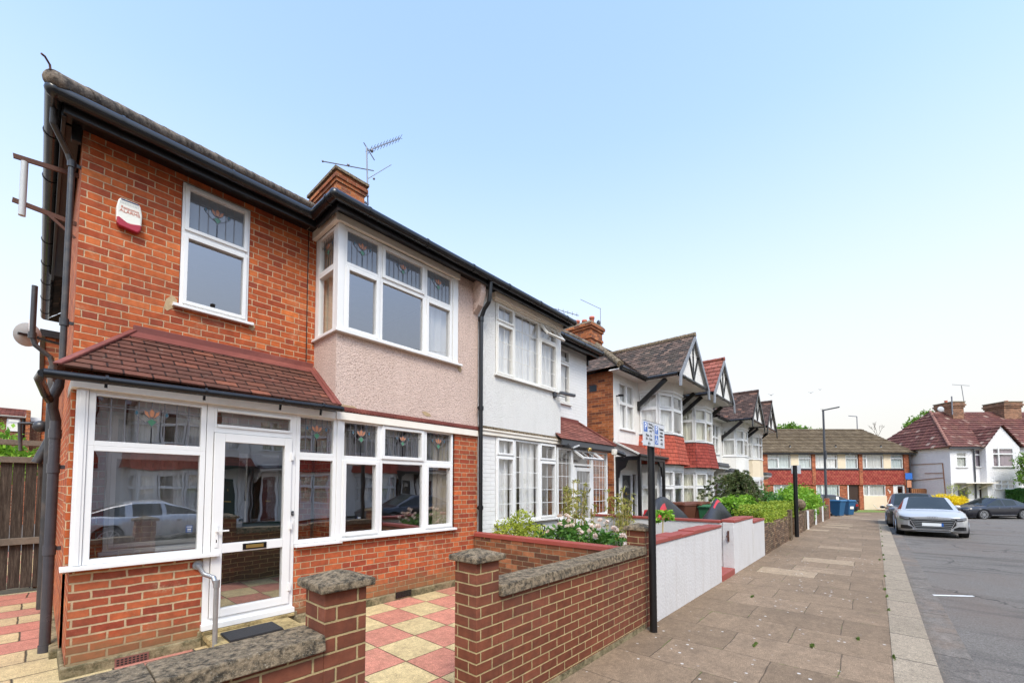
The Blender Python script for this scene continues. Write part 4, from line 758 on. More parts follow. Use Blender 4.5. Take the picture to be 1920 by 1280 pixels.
d = thing('satellite_dish', (-.05, 8.45, 3.68), 'pale grey satellite dish seen from behind on the side wall', 'satellite dish')
m = MB(); c0 = Vector((-.15, 8.5, 3.67)); ax = Vector((-.25, .9, .35)).normalized(); ux = ax.cross(Vector((0, 0, 1))).normalized(); uz = ux.cross(ax)
vs = [c0]; 
for j in range(1, 6):
    for i in range(24): t = i / 24 * 2 * math.pi; r_ = j / 5; vs.append(c0 + (ux * math.cos(t) * .13 + uz * math.sin(t) * .16) * r_ + ax * .04 * r_ * r_)
fs = [[0, 1 + i, 1 + (i + 1) % 24] for i in range(24)] + [[1 + (j - 1) * 24 + i, 1 + j * 24 + i, 1 + j * 24 + (i + 1) % 24, 1 + (j - 1) * 24 + (i + 1) % 24] for j in range(1, 5) for i in range(24)]; m.add(vs, fs, 0, True); m.build('reflector', 'dish', d)
m = MB(); m.bar(c0 + ux * .09 - ax * .02, c0 - ux * .1 - ax * .02, .035, .03); m.bar(c0 - ax * .02, (.17, 8.5, 3.62), .03, .03); m.bar(c0 - ux * .02, c0 + uz * -.13 + ax * .2, .018); m.ball(c0 + uz * -.13 + ax * .2, .025); m.build('mount', 'black', d)
m = MB(); m.bar(c0 + Vector((0, -.05, .20)), c0 + Vector((.01, -.05, .02)), .014); m.build('rod', 'white', d)
ar = thing('roof_aerial', (5.05, 9.2, 7.9), 'tall leaning aerial mast with several arms strapped to the nearest chimney', 'aerial')
m = MB(); m.cyl((5.14, 9.2, 8.0), (5.06, 9.2, 9.98), .018, 8); m.box(4.96, 5.13, 9.18, 9.22, 8.55, 8.59); m.box(4.96, 5.13, 9.18, 9.22, 8.75, 8.78); m.build('mast', 'alu', ar)
m = MB(); p0, p1 = Vector((5.04, 9.2, 9.86)), Vector((6.0, 9.2, 10.82)); m.cyl(p0, p1, .010, 6)
for i in range(11): q = p0.lerp(p1, .12 + .88 * i / 10); m.bar(q + Vector((0, -.1, -.07)), q + Vector((0, .1, .08)), .010); m.bar(q + Vector((0, .1, -.05)), q + Vector((0, -.1, .05)), .008)
m.bar((4.98, 9.2, 10.05), (5.28, 9.2, 9.78), .018); m.ball((5.2, 9.2, 9.98), .045, 8, 6); m.build('boom', 'alu', ar)
m = MB(); m.cyl((4.0, 9.2, 8.98), (5.26, 9.2, 9.50), .012, 6); m.ball((4.6, 9.2, 9.25), .035, 8, 6); m.ball((4.0, 9.2, 8.98), .025, 8, 6); m.cyl((5.1, 9.2, 9.2), (5.75, 9.2, 9.95), .009, 6); m.ball((5.27, 9.2, 9.3), .03, 8, 6); m.build('cross_arm', 'alu', ar)
# handrail, step, mat
hr = MB(); hr.tube([(1.085, 5.14, .86), (1.09, 4.92, .80), (1.135, 4.78, .78), (1.15, 4.74, .70), (1.15, 4.74, .06)], .021, 12); hr.cyl((1.085, 5.15, .86), (1.085, 5.13, .86), .045, 14); hr.cyl((1.15, 4.74, .05), (1.15, 4.74, .065), .045, 14); hr.cyl((1.15, 4.74, .06), (1.15, 4.74, .13), .028, 12); hr.cyl((1.15, 4.74, .69), (1.15, 4.74, .76), .028, 12)
tag(hr.build('handrail', 'galv', loc=(1.15, 4.9, 0)), 'galvanised tube handrail by the porch door', 'handrail')
st = MB(); st.box(1.14, 1.53, 4.66, 5.12, .11, .165); st.box(1.538, 1.93, 4.66, 5.12, .112, .167); st.box(1.17, 1.90, 4.69, 5.12, .05, .11); st.box(1.13, 2.0, 5.08, 5.14, .165, .2); tag(st.build('door_step', 'stepstone', loc=(1.5, 4.9, .05), bevel=.008), 'yellow cement step below the porch door', 'step')
mt_ = MB(); mt_.box(1.25, 1.73, 4.66, 4.98, .168, .176, 1)
for i in range(15): y_ = 4.668 + i * .021; mt_.box(1.255, 1.725, y_, y_ + .013, .176, .187, 0)
tag(mt_.build('door_mat', ['mat', 'trim'], loc=(1.5, 4.8, .17)), 'black ribbed rubber door mat on the step', 'door mat')

# ================================================================ GARDEN WALLS of the first house
def pillar(x, z0, label, grp='brick gate pillars with concrete caps'):
    t = thing('gate_pillar', (x + .11, 2.17, z0), label, 'pillar', grp)
    m = MB(); m.box(x, x + .222, 2.06, 2.282, z0, 1.125); m.build('shaft', 'brick_front', t, bevel=.004)
    m = MB(); m.box(x - .035, x + .257, 2.025, 2.317, 1.125, 1.165); m.frus(x - .035, x + .257, 2.025, 2.317, 1.165, 1.205, .13, .13); m.build('cap', 'cap', t, bevel=.008)
pillar(.952, 0, 'dark red brick gate pillar with pyramid cap, left of the drive opening'); pillar(1.985, 0, 'dark red brick gate pillar with pyramid cap, right of the drive opening'); pillar(4.70, 0, 'dark red brick pillar with pyramid cap behind the black sign post')
def lowwall(x0, x1, label, z1=.862, zc=.945):
    t = thing('garden_wall', ((x0 + x1) / 2, 2.15, 0), label, 'wall', 'dark red brick front garden walls')
    m = MB(); m.box(x0, x1, 2.062, 2.26, .06, z1); m.box(x0, x1, 2.06, 2.26, -.03, .06, 1); m.build('brickwork', ['brick_front', 'plinth'], t)
    m = MB(); n = max(1, round((x1 - x0) / .62))
    for i in range(n): a, b_ = x0 + (x1 - x0) * i / n, x0 + (x1 - x0) * (i + 1) / n; dz = .004 * math.sin(i * 5); m.frus(a + .002, b_ - .002, 2.025, 2.295, z1, zc + dz, .0, .012)
    m.build('coping', 'cap', t, bevel=.007)
lowwall(-3.5, .95, 'low dark red brick wall with concrete coping, cut off by the bottom of the photo', .852, .93); lowwall(2.208, 4.70, 'long dark red brick wall with concrete coping between pillar and sign post')
t = thing('garden_wall', (4.93, 3.7, 0), 'old weathered brick wall with red painted coping dividing the front gardens', 'wall')
m = MB(); m.box(4.86, 5.0, 2.30, 5.1, 0, .81); m.build('brickwork', 'brick_old', t); m = MB(); m.prism([(4.845, 2.30, .812), (5.02, 2.30, .812), (5.02, 2.30, .872), (4.93, 2.30, .885), (4.845, 2.30, .872)], (0, 2.80, 0)); m.build('coping', 'redcope', t, bevel=.006)
def whitewall(x0, x1, z, label, steps=0, y1=2.26):
    t = thing('garden_wall', ((x0 + x1) / 2, 2.15, 0), label, 'wall', 'white painted front garden walls with red coping'); m = MB(); m.box(x0, x1, 2.06, y1, -.04, z); m.build('panel', 'render_garden', t, bevel=.006)
    m = MB(); n = max(1, round((x1 - x0) / .46))
    for i in range(n):
        a, b_ = x0 + (x1 - x0) * i / n, x0 + (x1 - x0) * (i + 1) / n; d = .012 * math.sin(i * 2.3); m.box(a, b_ - .003, 2.045, y1 + .02, z + .001, z + .055 + d)
    m.build('coping', 'redcope', t, bevel=.008); return t
whitewall(4.94, 7.86, .935, 'long white painted garden wall with red coping beside the black sign post'); wt = whitewall(8.72, 10.32, .955, 'white painted garden wall with red coping beyond the gate opening'); whitewall(10.36, 11.55, .84, 'short low white wall with red coping stepped down next to the brown wall')
t = thing('garden_wall', (8.72, 3.6, 0), 'white painted side wall with thin red coping running back from the gate', 'wall'); m = MB(); m.box(8.72, 8.86, 2.27, 5.15, 0, .94); m.build('panel', 'render_garden', t); m = MB(); m.box(8.70, 8.88, 2.285, 5.15, .942, .99); m.build('coping', 'redcope', t, bevel=.006)
m = MB(); m.box(8.695, 8.718, 2.14, 2.17, .60, .80); m.bar((8.69, 2.155, .70), (8.60, 2.155, .70), .02, .02); m.build('gate_hook', 'rust', wt)
m = MB(); m.box(7.88, 8.70, 2.05, 2.5, -.02, .11); tag(m.build('gate_step', 'redcope', loc=(8.3, 2.2, 0), bevel=.01), 'red painted step between the white walls', 'step')

# ================================================================ SIGN on its post
t = thing('parking_sign', (4.66, 1.955, 0), 'grey parking permit sign with blue squares on a tall black post', 'sign')
m = MB(); m.cyl((4.67, 1.955, -.01), (4.67, 1.955, 2.30), .041, 24); m.build('post', 'polepaint', t)
sg = MB(); sx0, sx1, sz0, sz1 = 4.46, 5.06, 2.115, 2.395; sg.box(sx0, sx1, 1.885, 1.893, sz0, sz1); sg.box(sx0, sx1, 1.893, 1.905, sz0 + .03, sz0 + .05); sg.box(sx0, sx1, 1.893, 1.905, sz1 - .05, sz1 - .03)
pl = sg.build('plate', 'sign', t, bevel=.003)
m = MB(); q = 1.884; xm = (sx0 + sx1) / 2 - .01; m.box(xm - .002, xm + .002, q - .0005, q, sz0, sz1); [m.box(*b) for b in ((sx0, sx1, q - .0005, q, sz1 - .004, sz1), (sx0, sx1, q - .0005, q, sz0, sz0 + .003))]; m.build('border', 'print', pl)
m = MB(); m.box(4.475, 4.572, q - .0005, q, 2.27, 2.375); m.box(4.772, 4.867, q - .0005, q, 2.27, 2.362); m.box(4.772, 4.867, q - .0005, q, 2.15, 2.253); m.build('blue_panel', 'signblue', pl)
q2 = 1.8832
text('P', .115, (4.523, q2, 2.322), (1, 0, 0), (0, 0, 1), 'white', pl); text('P', .105, (4.82, q2, 2.316), (1, 0, 0), (0, 0, 1), 'white', pl)
m = MB(); m.cyl((4.812, q2, 2.24), (4.812, q2 - .0005, 2.24), .008, 10)
for a, b_ in (((4.812, 2.23), (4.815, 2.20)), ((4.815, 2.20), (4.84, 2.20)), ((4.84, 2.20), (4.85, 2.17)), ((4.812, 2.215), (4.832, 2.215))): m.bar((a[0], q2, a[1]), (b_[0], q2, b_[1]), .008, .001, up=(0, 1, 0))
for i in range(9): a, b_ = R(110 + i * 25), R(135 + i * 25); m.bar((4.82 + .026 * math.cos(a), q2, 2.19 + .026 * math.sin(a)), (4.82 + .026 * math.cos(b_), q2, 2.19 + .026 * math.sin(b_)), .007, .001, up=(0, 1, 0))
m.build('wheelchair_symbol', 'white', pl)
for s_, z_ in (('Permit', 2.362), ('holders', 2.325), ('only', 2.288)): text(s_, .038, (4.655, q2, z_), (1, 0, 0), (0, 0, 1), 'print', pl)
for s_, z_ in (('Mon - Fri', 2.235), ('10 - 11am', 2.195)): text(s_, .043, (4.61, q2, z_), (1, 0, 0), (0, 0, 1), 'print', pl)
for s_, z_ in (('Disabled', 2.335), ('badge', 2.295), ('holders', 2.255), ('only', 2.215)): text(s_, .036, (4.965, q2, z_), (1, 0, 0), (0, 0, 1), 'print', pl)
m = MB(); 
for cx_, sg_ in ((4.62, -1), (4.965, 1)):
    m.bar((cx_ - .03 * sg_, q2, 2.145 + (.02 if sg_ > 0 else 0)), (cx_ + .03 * sg_, q2, 2.145 + (.02 if sg_ > 0 else 0)), .010, .001, up=(0, 1, 0)); zz = 2.145 + (.02 if sg_ > 0 else 0)
    m.bar((cx_ + .03 * sg_, q2, zz), (cx_ + .008 * sg_, q2, zz + .022), .010, .001, up=(0, 1, 0)); m.bar((cx_ + .03 * sg_, q2, zz), (cx_ + .008 * sg_, q2, zz - .022), .010, .001, up=(0, 1, 0))
m.build('arrow', 'print', pl)
m = MB(); [m.box(xm - .045, xm - .015, q - .001, q, z_, z_ + .012) for z_ in (2.34, 2.295)]; m.build('clip', 'print', pl)
def shift(o, d):
    o.data.transform(Matrix.Translation(d)); [shift(c, d) for c in o.children]
shift(pl, Vector((-.155, 0, -.022)))
t = thing('bare_post', (16.4, 2.0, G(16.4)), 'second black post without a plate facing us, beside the hedge wall', 'post'); m = MB(); m.cyl((16.35, 2.0, G(16.3) - .01), (16.35, 2.0, 2.33), .062, 20); m.build('post', 'polepaint', t); m = MB(); m.box(16.5, 16.53, 1.86, 2.12, 2.06, 2.34); m.box(16.44, 16.5, 1.95, 2.05, 2.1, 2.13); m.build('plate_edge', 'sign', t)

# ================================================================ HOUSE 2: white painted half of the pair
h2 = thing('white_house', (7.4, 5.8, 0), 'white painted house with pebbledash bay, joined to the red brick one', 'house')
w = MB(fy(5.8)); wallpanel(w, 7.45, 9.67, 2.6, 5.18, [(8.22, 8.84, 3.70, 5.09)], .1); w.xf = frame((9.67, 0, 0), (0, 1, 0), (1, 0, 0)); wallpanel(w, 5.8, 11, 0, 5.18, [], .2); w.build('upper_wall', 'paint_brick', h2)
w = MB(fy(5.15)); wallpanel(w, 4.98, 7.48, 2.68, 3.67, [], .1); wallpanel(w, 4.98, 5.41, 3.67, 5.18, [], .1); wallpanel(w, 5.41, 7.48, 5.02, 5.18, [], .1); w.xf = frame((7.48, 0, 0), (0, 1, 0), (1, 0, 0)); wallpanel(w, 5.15, 5.8, 2.6, 3.66, [], .05); w.build('pebbledash_bay', 'rough_white', h2)
w = MB(fy(5.15)); wallpanel(w, 4.98, 7.32, 0, .96, [], .1); wallpanel(w, 4.98, 5.42, .96, 2.55, [], .1); wallpanel(w, 7.32, 7.96, 0, .94, [], .1); wallpanel(w, 8.79, 9.58, 0, .94, [], .1); w.xf = frame((9.58, 0, 0), (0, 1, 0), (1, 0, 0)); wallpanel(w, 5.15, 5.8, 0, .94, [], .1); w.build('lower_wall', 'paint_brick', h2)
bird_stop(5.0, 7.50, 2.66, 5.15, h2, 'cap', 'tile_edge')
w = MB(); w.box(5.0, 7.46, 5.105, 5.15, 2.55, 2.648); w.box(5.0, 7.44, 5.085, 5.15, 2.62, 2.65); w.frus(5.33, 7.50, 5.06, 5.16, 5.06, 5.15, -.02, -.02); w.box(5.36, 7.46, 5.10, 5.16, 5.02, 5.07); w.build('cornice', 'board', h2, bevel=.004)
gr = (.235, .32)
window(h2, fy(5.15), [(5.42, 5.92, 3.69, 4.67, 'c'), (5.42, 5.92, 4.67, 5.02, 'c'), (5.92, 6.72, 3.69, 5.02, 'f'), (6.72, 7.34, 3.69, 4.70, 'c'), (6.72, 7.34, 4.70, 5.02, 'o', 38)], -.02, .04, 'upvc_old', 'glass_net', grid=gr, sill=(.04, .06), curtain=[('net', 5.44, 7.3, 3.6, 5.05, 32)], sash=.035)
m = MB(); m.box(7.34, 7.48, 5.13, 5.8, 3.66, 5.06); m.build('corner_post', 'upvc_old', h2)
window(h2, fy(5.8), [(8.23, 8.83, 3.71, 4.72, 'c'), (8.23, 8.83, 4.72, 5.085, 'c')], -.02, .04, 'upvc_old', 'glass_net', grid=(.18, .32), sill=(.05, .06), curtain=[('net', 8.25, 8.8, 3.6, 5.1, 32)], sash=.03)
window(h2, fy(5.15), [(5.43, 5.93, .99, 2.20, 'c'), (5.43, 5.93, 2.20, 2.54, 'c'), (5.93, 6.71, .99, 2.54, 'f'), (6.71, 7.29, .99, 2.17, 'c'), (6.71, 7.29, 2.17, 2.54, 'c')], -.02, .04, 'upvc', 'glass_net', grid=gr, sill=(.05, .07), curtain=[('net', 5.45, 5.9, .9, 2.6, 32), ('netgrey', 5.95, 6.1, .9, 2.6, 60), ('net', 6.2, 6.7, .9, 2.6, 32)], sash=.035)
window(h2, fy(5.15), [(7.34, 7.92, .95, 2.49, 'f')], -.02, .045, 'upvc', 'glass_far', grid=(.17, .3), sill=(.03, .06), name='porch_window'); window(h2, fy(5.15), [(8.80, 9.55, .95, 2.49, 'f')], -.02, .045, 'upvc', 'glass_far', grid=(.2, .3), sill=(.03, .06), name='porch_window')
window(h2, fy(5.15), [(7.92, 8.80, 2.12, 2.49, 'o', 55)], -.02, .045, 'upvc', 'glass_far', name='transom')
dd = window(h2, fy(5.15), [(7.99, 8.73, .82, 2.08, 'f'), (7.99, 8.73, .15, .80, 'f')], .0, .085, 'upvc', 'glass_far', grid=(.2, .3), name='porch_door'); m = MB(); m.box(7.92, 7.99, 5.13, 5.2, .1, 2.12); m.box(8.73, 8.80, 5.13, 5.2, .1, 2.12); m.build('door_frame', 'upvc', h2)
m = MB(fy(5.15)); m.box(8.66, 8.69, .03, .05, .88, 1.12); m.bar((8.67, .07, 1.03), (8.56, .07, 1.03), .02); m.build('door_handle', 'brass', dd)
m = MB(); m.box(5.0, 9.5, 5.3, 9, .1, .14); m.box(5.0, 9.6, 5.9, 9, 2.62, 2.7); m.box(5.0, 7.4, 5.3, 5.9, 2.62, 2.66); m.quad((5, 8.2, 0), (9.6, 8.2, 0), (9.6, 8.2, 5.2), (5, 8.2, 5.2)); m.quad((4.985, 5.2, 0), (4.985, 8.2, 0), (4.985, 8.2, 5.2), (4.985, 5.2, 5.2)); m.box(5, 9.6, 5.4, 9.5, 5.19, 5.2); m.build('room_shell', 'inside', h2)
w = MB(fy(5.8)); wallpanel(w, 7.4, 9.6, .1, 2.6, [(7.9, 8.8, .1, 2.2)], .1); w.build('inner_porch_wall', 'inside', h2); m = MB(); m.box(7.92, 8.78, 5.8, 5.85, .12, 2.18); m.build('inner_door', 'wood', h2)
m = MB(); tiles(m, (4.97, 5.42, zt), (9.86, 5.42, zt), (4.97, 9.4, zr), (5.9, 9.4, zr), .11, .17, .016); m.quad((9.86, 5.42, zt), (9.86, 13.4, zt), (5.9, 9.41, zr), (5.9, 9.4, zr)); m.quad((4.97, 13.4, zt), (9.86, 13.4, zt), (5.9, 9.41, zr), (4.97, 9.41, zr)); tiles(m, (4.97, 4.82, 5.215), (7.54, 4.82, 5.215), (4.97, 5.6, 5.30), (7.54, 5.6, 5.30), .11, .17, .008); rf2 = m.build('roof', 'tile_roof', h2)
m = MB(); a = Vector((9.87, 5.41, 5.26)); b = Vector((5.9, 9.4, zr + .03))
for i in range(18): m.cyl(a.lerp(b, i / 18), a.lerp(b, (i + 1.08) / 18), .06, 12, .055)
m.build('hip_tile', 'hipgrey', rf2)
m = MB(); m.box(4.97, 7.48, 4.94, 5.8, 5.172, 5.19); m.box(4.97, 7.48, 4.90, 4.94, 5.085, 5.225); m.box(7.46, 7.50, 4.94, 5.5, 5.085, 5.22); m.box(7.50, 9.78, 5.54, 5.8, 5.165, 5.18); m.box(7.50, 9.80, 5.50, 5.54, 5.06, 5.22); m.box(9.70, 9.78, 5.54, 11, 5.165, 5.18); m.box(9.76, 9.80, 5.54, 11, 5.06, 5.22); m.box(9.68, 9.74, 5.76, 5.82, 4.9, 5.16); m.build('eaves_board', 'blackwood', h2, bevel=.004)
gutter([(4.975, 4.84), (7.56, 4.84), (7.56, 5.44), (9.86, 5.44), (9.86, 11)], h2, 5.19, .062)
m = MB(); tiles(m, (7.22, 4.98, 2.66), (9.72, 4.98, 2.66), (7.49, 5.8, 3.28), (9.20, 5.8, 3.28), .095, .2, .014); tiles(m, (9.72, 4.98, 2.66), (9.72, 5.85, 2.66), (9.20, 5.8, 3.28), (9.20, 5.81, 3.28), .095, .2, .014); p2 = m.build('porch_roof', 'tile_h2', h2)
m = MB(); m.bar((7.49, 5.785, 3.30), (9.2, 5.785, 3.30), .05, .10); m.bar((9.72, 4.97, 2.68), (9.20, 5.79, 3.31), .07, .035); m.build('flashing', 'redpaint', p2, bevel=.008)
m = MB(); m.box(7.32, 9.66, 5.0, 5.04, 2.53, 2.66); m.box(7.49, 9.62, 5.04, 5.12, 2.50, 2.53); m.build('porch_eaves', 'lampgrey', h2, bevel=.004)
m = MB(); m.cyl((4.97, 5.07, .1), (4.97, 5.07, 4.55), .036, 14); m.tube([(4.97, 5.07, 4.55), (4.98, 5.0, 4.70), (4.99, 4.90, 4.80), (4.99, 4.88, 4.92), (4.99, 4.86, 5.15)], .036, 12); [m.cyl((4.97, 5.07, z_), (4.97, 5.07, z_ + .07), .048, 14) for z_ in (1.25, 2.95, 4.5)]; [m.box(4.90, 5.03, 5.06, 5.09, z_ + .02, z_ + .05) for z_ in (1.25, 2.95)]; m.build('downpipe', 'polepaint', h2)
c_ = thing('security_camera', (7.25, 5.15, 3.6), 'dark security camera under the upper bay window of the white house', 'camera'); m = MB(fy(5.15)); m.box(7.19, 7.27, 0, .05, 3.55, 3.66); m.bar((7.25, .04, 3.60), (7.36, .2, 3.55), .02); m.build('bracket', 'lampgrey', c_); m = MB(fy(5.15)); m.bar((7.28, .12, 3.645), (7.60, .3, 3.60), .07, .06); m.build('body', 'lampgrey', c_, bevel=.01)
f_ = thing('floodlight', (7.6, 5.05, 2.45), 'small grey floodlight under the tiled porch eaves', 'floodlight'); m = MB(); m.bar((7.55, 5.0, 2.56), (7.58, 4.9, 2.48), .03); m.build('arm', 'lampgrey', f_); m = MB(); m.bar((7.56, 4.9, 2.47), (7.68, 4.82, 2.53), .10, .03); m.build('head', 'dish', f_)
c_ = thing('security_camera', (9.6, 5.0, 2.5), 'round white security camera at the porch corner of the white house', 'camera'); m = MB(); m.box(9.5, 9.66, 4.92, 5.0, 2.44, 2.58); m.build('base', 'board', c_, bevel=.01); m = MB(); m.cyl((9.62, 4.9, 2.5), (9.72, 4.78, 2.44), .055, 14); m.ball((9.73, 4.77, 2.43), .05); m.build('lens', 'polepaint', c_)
m = MB(); m.lathe([(.0, -.05), (.04, -.04), (.055, 0), (.045, .03), (0, .04)], (8.37, 4.96, 2.50), 12); tag(m.build('porch_lamp', 'brass', loc=(8.37, 4.96, 2.5)), 'small brass porch lamp below the tile eaves', 'lamp')
p_ = thing('name_plaque', (6.69, 5.14, .80), 'dark arched plaque with pale ovals on the white brick', 'plaque'); m = MB(fy(5.15)); m.prism([(6.50, 0, .72), (6.88, 0, .72), (6.88, 0, .84), (6.82, 0, .85), (6.78, 0, .89), (6.60, 0, .89), (6.56, 0, .85), (6.50, 0, .84)], (0, .02, 0)); m.build('board', 'slate', p_, bevel=.004); m = MB(fy(5.15)); [m.ball((6.63 + i * .06, .022, .80 + (.01 if i in (1, 2) else 0)), .022, 10, 6, sc=(1, .1, 1.5)) for i in range(4)]; m.build('pale_oval', 'white', p_)

# ================================================================ GABLED TERRACE behind: four houses, mirrored in pairs
def gabled(x0, x1, cx, left, dz, apron, hung, roofm, frame_m, gcol, label, blinds, porch):
    sgn = 1 if left else -1; gz = G((x0 + x1) / 2)
    h = thing('gabled_house', ((x0 + x1) / 2, 5.8, gz), label, 'house', 'white gabled terrace houses')
    Z = lambda z: z + dz
    wx = (11.58, 12.59); wx = (x0 + .41, x0 + 1.42) if left else (x1 - 1.42, x1 - .41)
    dx_ = (x0 + .55, x0 + 1.17) if left else (x1 - 1.17, x1 - .55)
    w = MB(fy(5.8)); wallpanel(w, x0, x1, gz, Z(5.1), [(wx[0], wx[1], Z(3.40), Z(4.83)), (dx_[0] - .12, dx_[1] + .45, gz, Z(2.03)), (cx - 1.05, cx + 1.05, Z(3.4), Z(4.9)), (cx - 1.05, cx + 1.05, Z(.8), Z(2.2))], .15); w.build('front_wall', 'render_white', h)
    w = MB(fx(x0) if left else frame((x1, 0, 0), (0, 1, 0), (1, 0, 0)))
    if x0 < 12 or x1 > 30: wallpanel(w, 5.8, 12, gz, Z(5.1), [], .2); w.build('side_wall', 'brick_side', h)
    window(h, fy(5.8), [(wx[0], (wx[0] + wx[1]) / 2, Z(4.2), Z(4.83), 'f'), ((wx[0] + wx[1]) / 2, wx[1], Z(4.2), Z(4.83), 'f'), (wx[0], (wx[0] + wx[1]) / 2, Z(3.4), Z(4.2), 'f'), ((wx[0] + wx[1]) / 2, wx[1], Z(3.4), Z(4.2), 'f')], -.05, .045, frame_m, 'glass_far', sill=(.04, .05), curtain=[(blinds, wx[0], wx[1], Z(3.3), Z(4.9), 30)])
    # bow bay, five facets, both storeys
    P = [(cx - 1.22, 5.8), (cx - 1.05, 5.24), (cx - .42, 5.0), (cx + .42, 5.0), (cx + 1.05, 5.24), (cx + 1.22, 5.8)]
    def facets(z0, z1, zt, nm):
        bw = None
        for i in range(5):
            a, b = Vector((*P[i], 0)), Vector((*P[i + 1], 0)); t = (b - a); L = t.length; n = Vector((t.y, -t.x, 0)); xf = frame(a, t, n)
            k = 'c' if i in (1, 3) else 'f'
            window(h, xf, [(.02, L - .02, z0, zt, k), (.02, L - .02, zt, z1, k)], -.02, .05, frame_m, 'glass_far', curtain=[(blinds, .03, L - .03, z0, z1, 26)] if i != 2 or blinds != 'net' else [(blinds, .05, L * .4, z0, z1, 26)], name='bay_window', sash=.035)
    facets(Z(3.38), Z(4.66), Z(4.18), 0); facets(Z(.80), Z(2.16), Z(1.62), 1)
    def bandm(zs, os_, nm, mat, uvs=None):                          # flared band following the bow
        m = MB(); c = Vector((cx, 5.8, 0))
        def ring(o, z): return [(cx + (p[0] - cx) * (1 + o / 1.15), 5.8 - (5.8 - p[1]) * (1 + o / .8) , z) for p in P]
        for (z0, z1), (o0, o1) in zip(zip(zs[:-1], zs[1:]), zip(os_[:-1], os_[1:])):
            A, B = ring(o0, z0), ring(o1, z1)
            if uvs:
                for i in range(5):
                    tiles(m, A[i], A[i + 1], B[i], B[i + 1], .125, .23, .018, 0, i * 31)
            else:
                for i in range(5): m.quad(A[i], A[i + 1], B[i + 1], B[i])
        return m.build(nm, mat, h)
    bandm([Z(4.66), Z(4.72), Z(4.72), Z(4.76)], [.0, .03, .06, .06], 'head_moulding', frame_m)
    bandm([Z(4.76), Z(4.80), Z(5.04)], [.03, .03, .10], 'cove', 'render_white')
    bandm([Z(3.32), Z(3.38)], [.05, .04], 'bay_sill', frame_m)
    if hung: bandm([Z(2.36), Z(3.33)], [.20, .03], 'hung_tiles', apron, True); bandm([Z(3.325), Z(3.35)], [.06, .06], 'lead_strip', 'lampgrey')
    else: bandm([Z(2.3), Z(3.32)], [.03, .02], 'apron', apron)
    bandm([Z(2.16), Z(2.34)], [.03, .04], 'lower_head', frame_m); bandm([gz, Z(.78)], [.02, .02], 'bay_base', 'render_white'); bandm([Z(.76), Z(.80)], [.06, .06], 'lower_sill', frame_m)
    m = MB(); m.quad((x0, 8, gz), (x1, 8, gz), (x1, 8, Z(5.1)), (x0, 8, Z(5.1))); m.box(x0 + .05, x1 - .05, 5.9, 8, Z(2.4), Z(2.5)); m.poly([(p[0], p[1] + .04, Z(2.4)) for p in P]); m.poly([(p[0], p[1] + .04, Z(4.7)) for p in P]); m.box(x0 + .05, x1 - .05, 5.9, 8, Z(5.0), Z(5.05)); m.build('room_shell', 'inside', h)
    # main roof
    ez, ex = Z(5.12), (x0 - .25 if left and x0 < 12 else x0); exr = x1 + (.25 if x1 > 30 else 0)
    rz = ez + 2.55 * .80
    m = MB(); hipl = x0 < 12; hipr = x1 > 30
    tiles(m, (ex, 5.45, ez), (exr, 5.45, ez), (ex + (2.6 if hipl else 0), 8.0, rz), (exr - (2.6 if hipr else 0), 8.0, rz), .12, .18, .016)
    if hipl: tiles(m, (ex, 11, ez), (ex, 5.45, ez), (ex + 2.6, 8.01, rz), (ex + 2.6, 8.0, rz), .12, .18, .016)
    m.quad((ex, 11, ez), (exr, 11, ez), (exr - (2.6 if hipr else 0), 8.01, rz), (ex + (2.6 if hipl else 0), 8.01, rz))
    ct, tww = (.27, .24) if roofm == 'tile_red' else (.12, .18); gw = 1.47; az = Z(6.65); fz = az - gw * 1.05; yb = 7.45
    tiles(m, (cx - gw, yb + .2, fz), (cx - gw, 4.38, fz), (cx, yb + .2, az), (cx, 4.38, az), ct, tww, .02 if ct < .2 else .035); tiles(m, (cx + gw, 4.38, fz), (cx + gw, yb + .2, fz), (cx, 4.38, az), (cx, yb + .2, az), ct, tww, .02)
    rf_ = m.build('roof', roofm, h)
    m = MB(); [m.cyl((cx, 4.36 + i * .3, az + .01), (cx, 4.36 + i * .3 + .31, az + .01), .085, 10, .075) for i in range(11)]
    if hipl: a_, b__ = Vector((ex - .02, 5.43, ez + .03)), Vector((ex + 2.6, 8.0, rz + .03)); [m.cyl(a_.lerp(b__, i / 12), a_.lerp(b__, (i + 1.05) / 12), .10, 10, .085) for i in range(12)]
    m.build('ridge_tile', roofm if roofm != 'tile_roof' else 'cap', rf_)
    # gable: barge boards, white infill with timbers, soffit, gutter, braces
    m = MB()
    for s_ in (-1, 1):
        pts = [(cx, 4.36, az - .02), (cx + s_ * (gw - .02), 4.36, fz - .02), (cx + s_ * (gw + .03), 4.36, fz - .42), (cx + s_ * (gw - .12), 4.36, fz - .40), (cx + s_ * (gw - .15), 4.36, fz - .08), (cx, 4.36, az - .20)]; m.prism(pts, (0, .045, 0))
    m.build('barge_board', gcol, h, bevel=.004)
    m = MB(); m.poly([(cx - gw + .05, 4.47, fz), (cx + gw - .05, 4.47, fz), (cx, 4.47, az - .06)]); m.quad((cx - gw + .02, 4.42, fz + .0), (cx, 4.42, az - .03), (cx, 5.4, az - .03), (cx - gw + .02, 5.4, fz)); m.quad((cx + gw - .02, 4.42, fz + .0), (cx, 4.42, az - .03), (cx, 5.4, az - .03), (cx + gw - .02, 5.4, fz)); m.box(cx - gw + .02, cx + gw - .02, 4.48, 5.8, fz - .075, fz - .045); m.build('gable_infill', 'render_white', h)
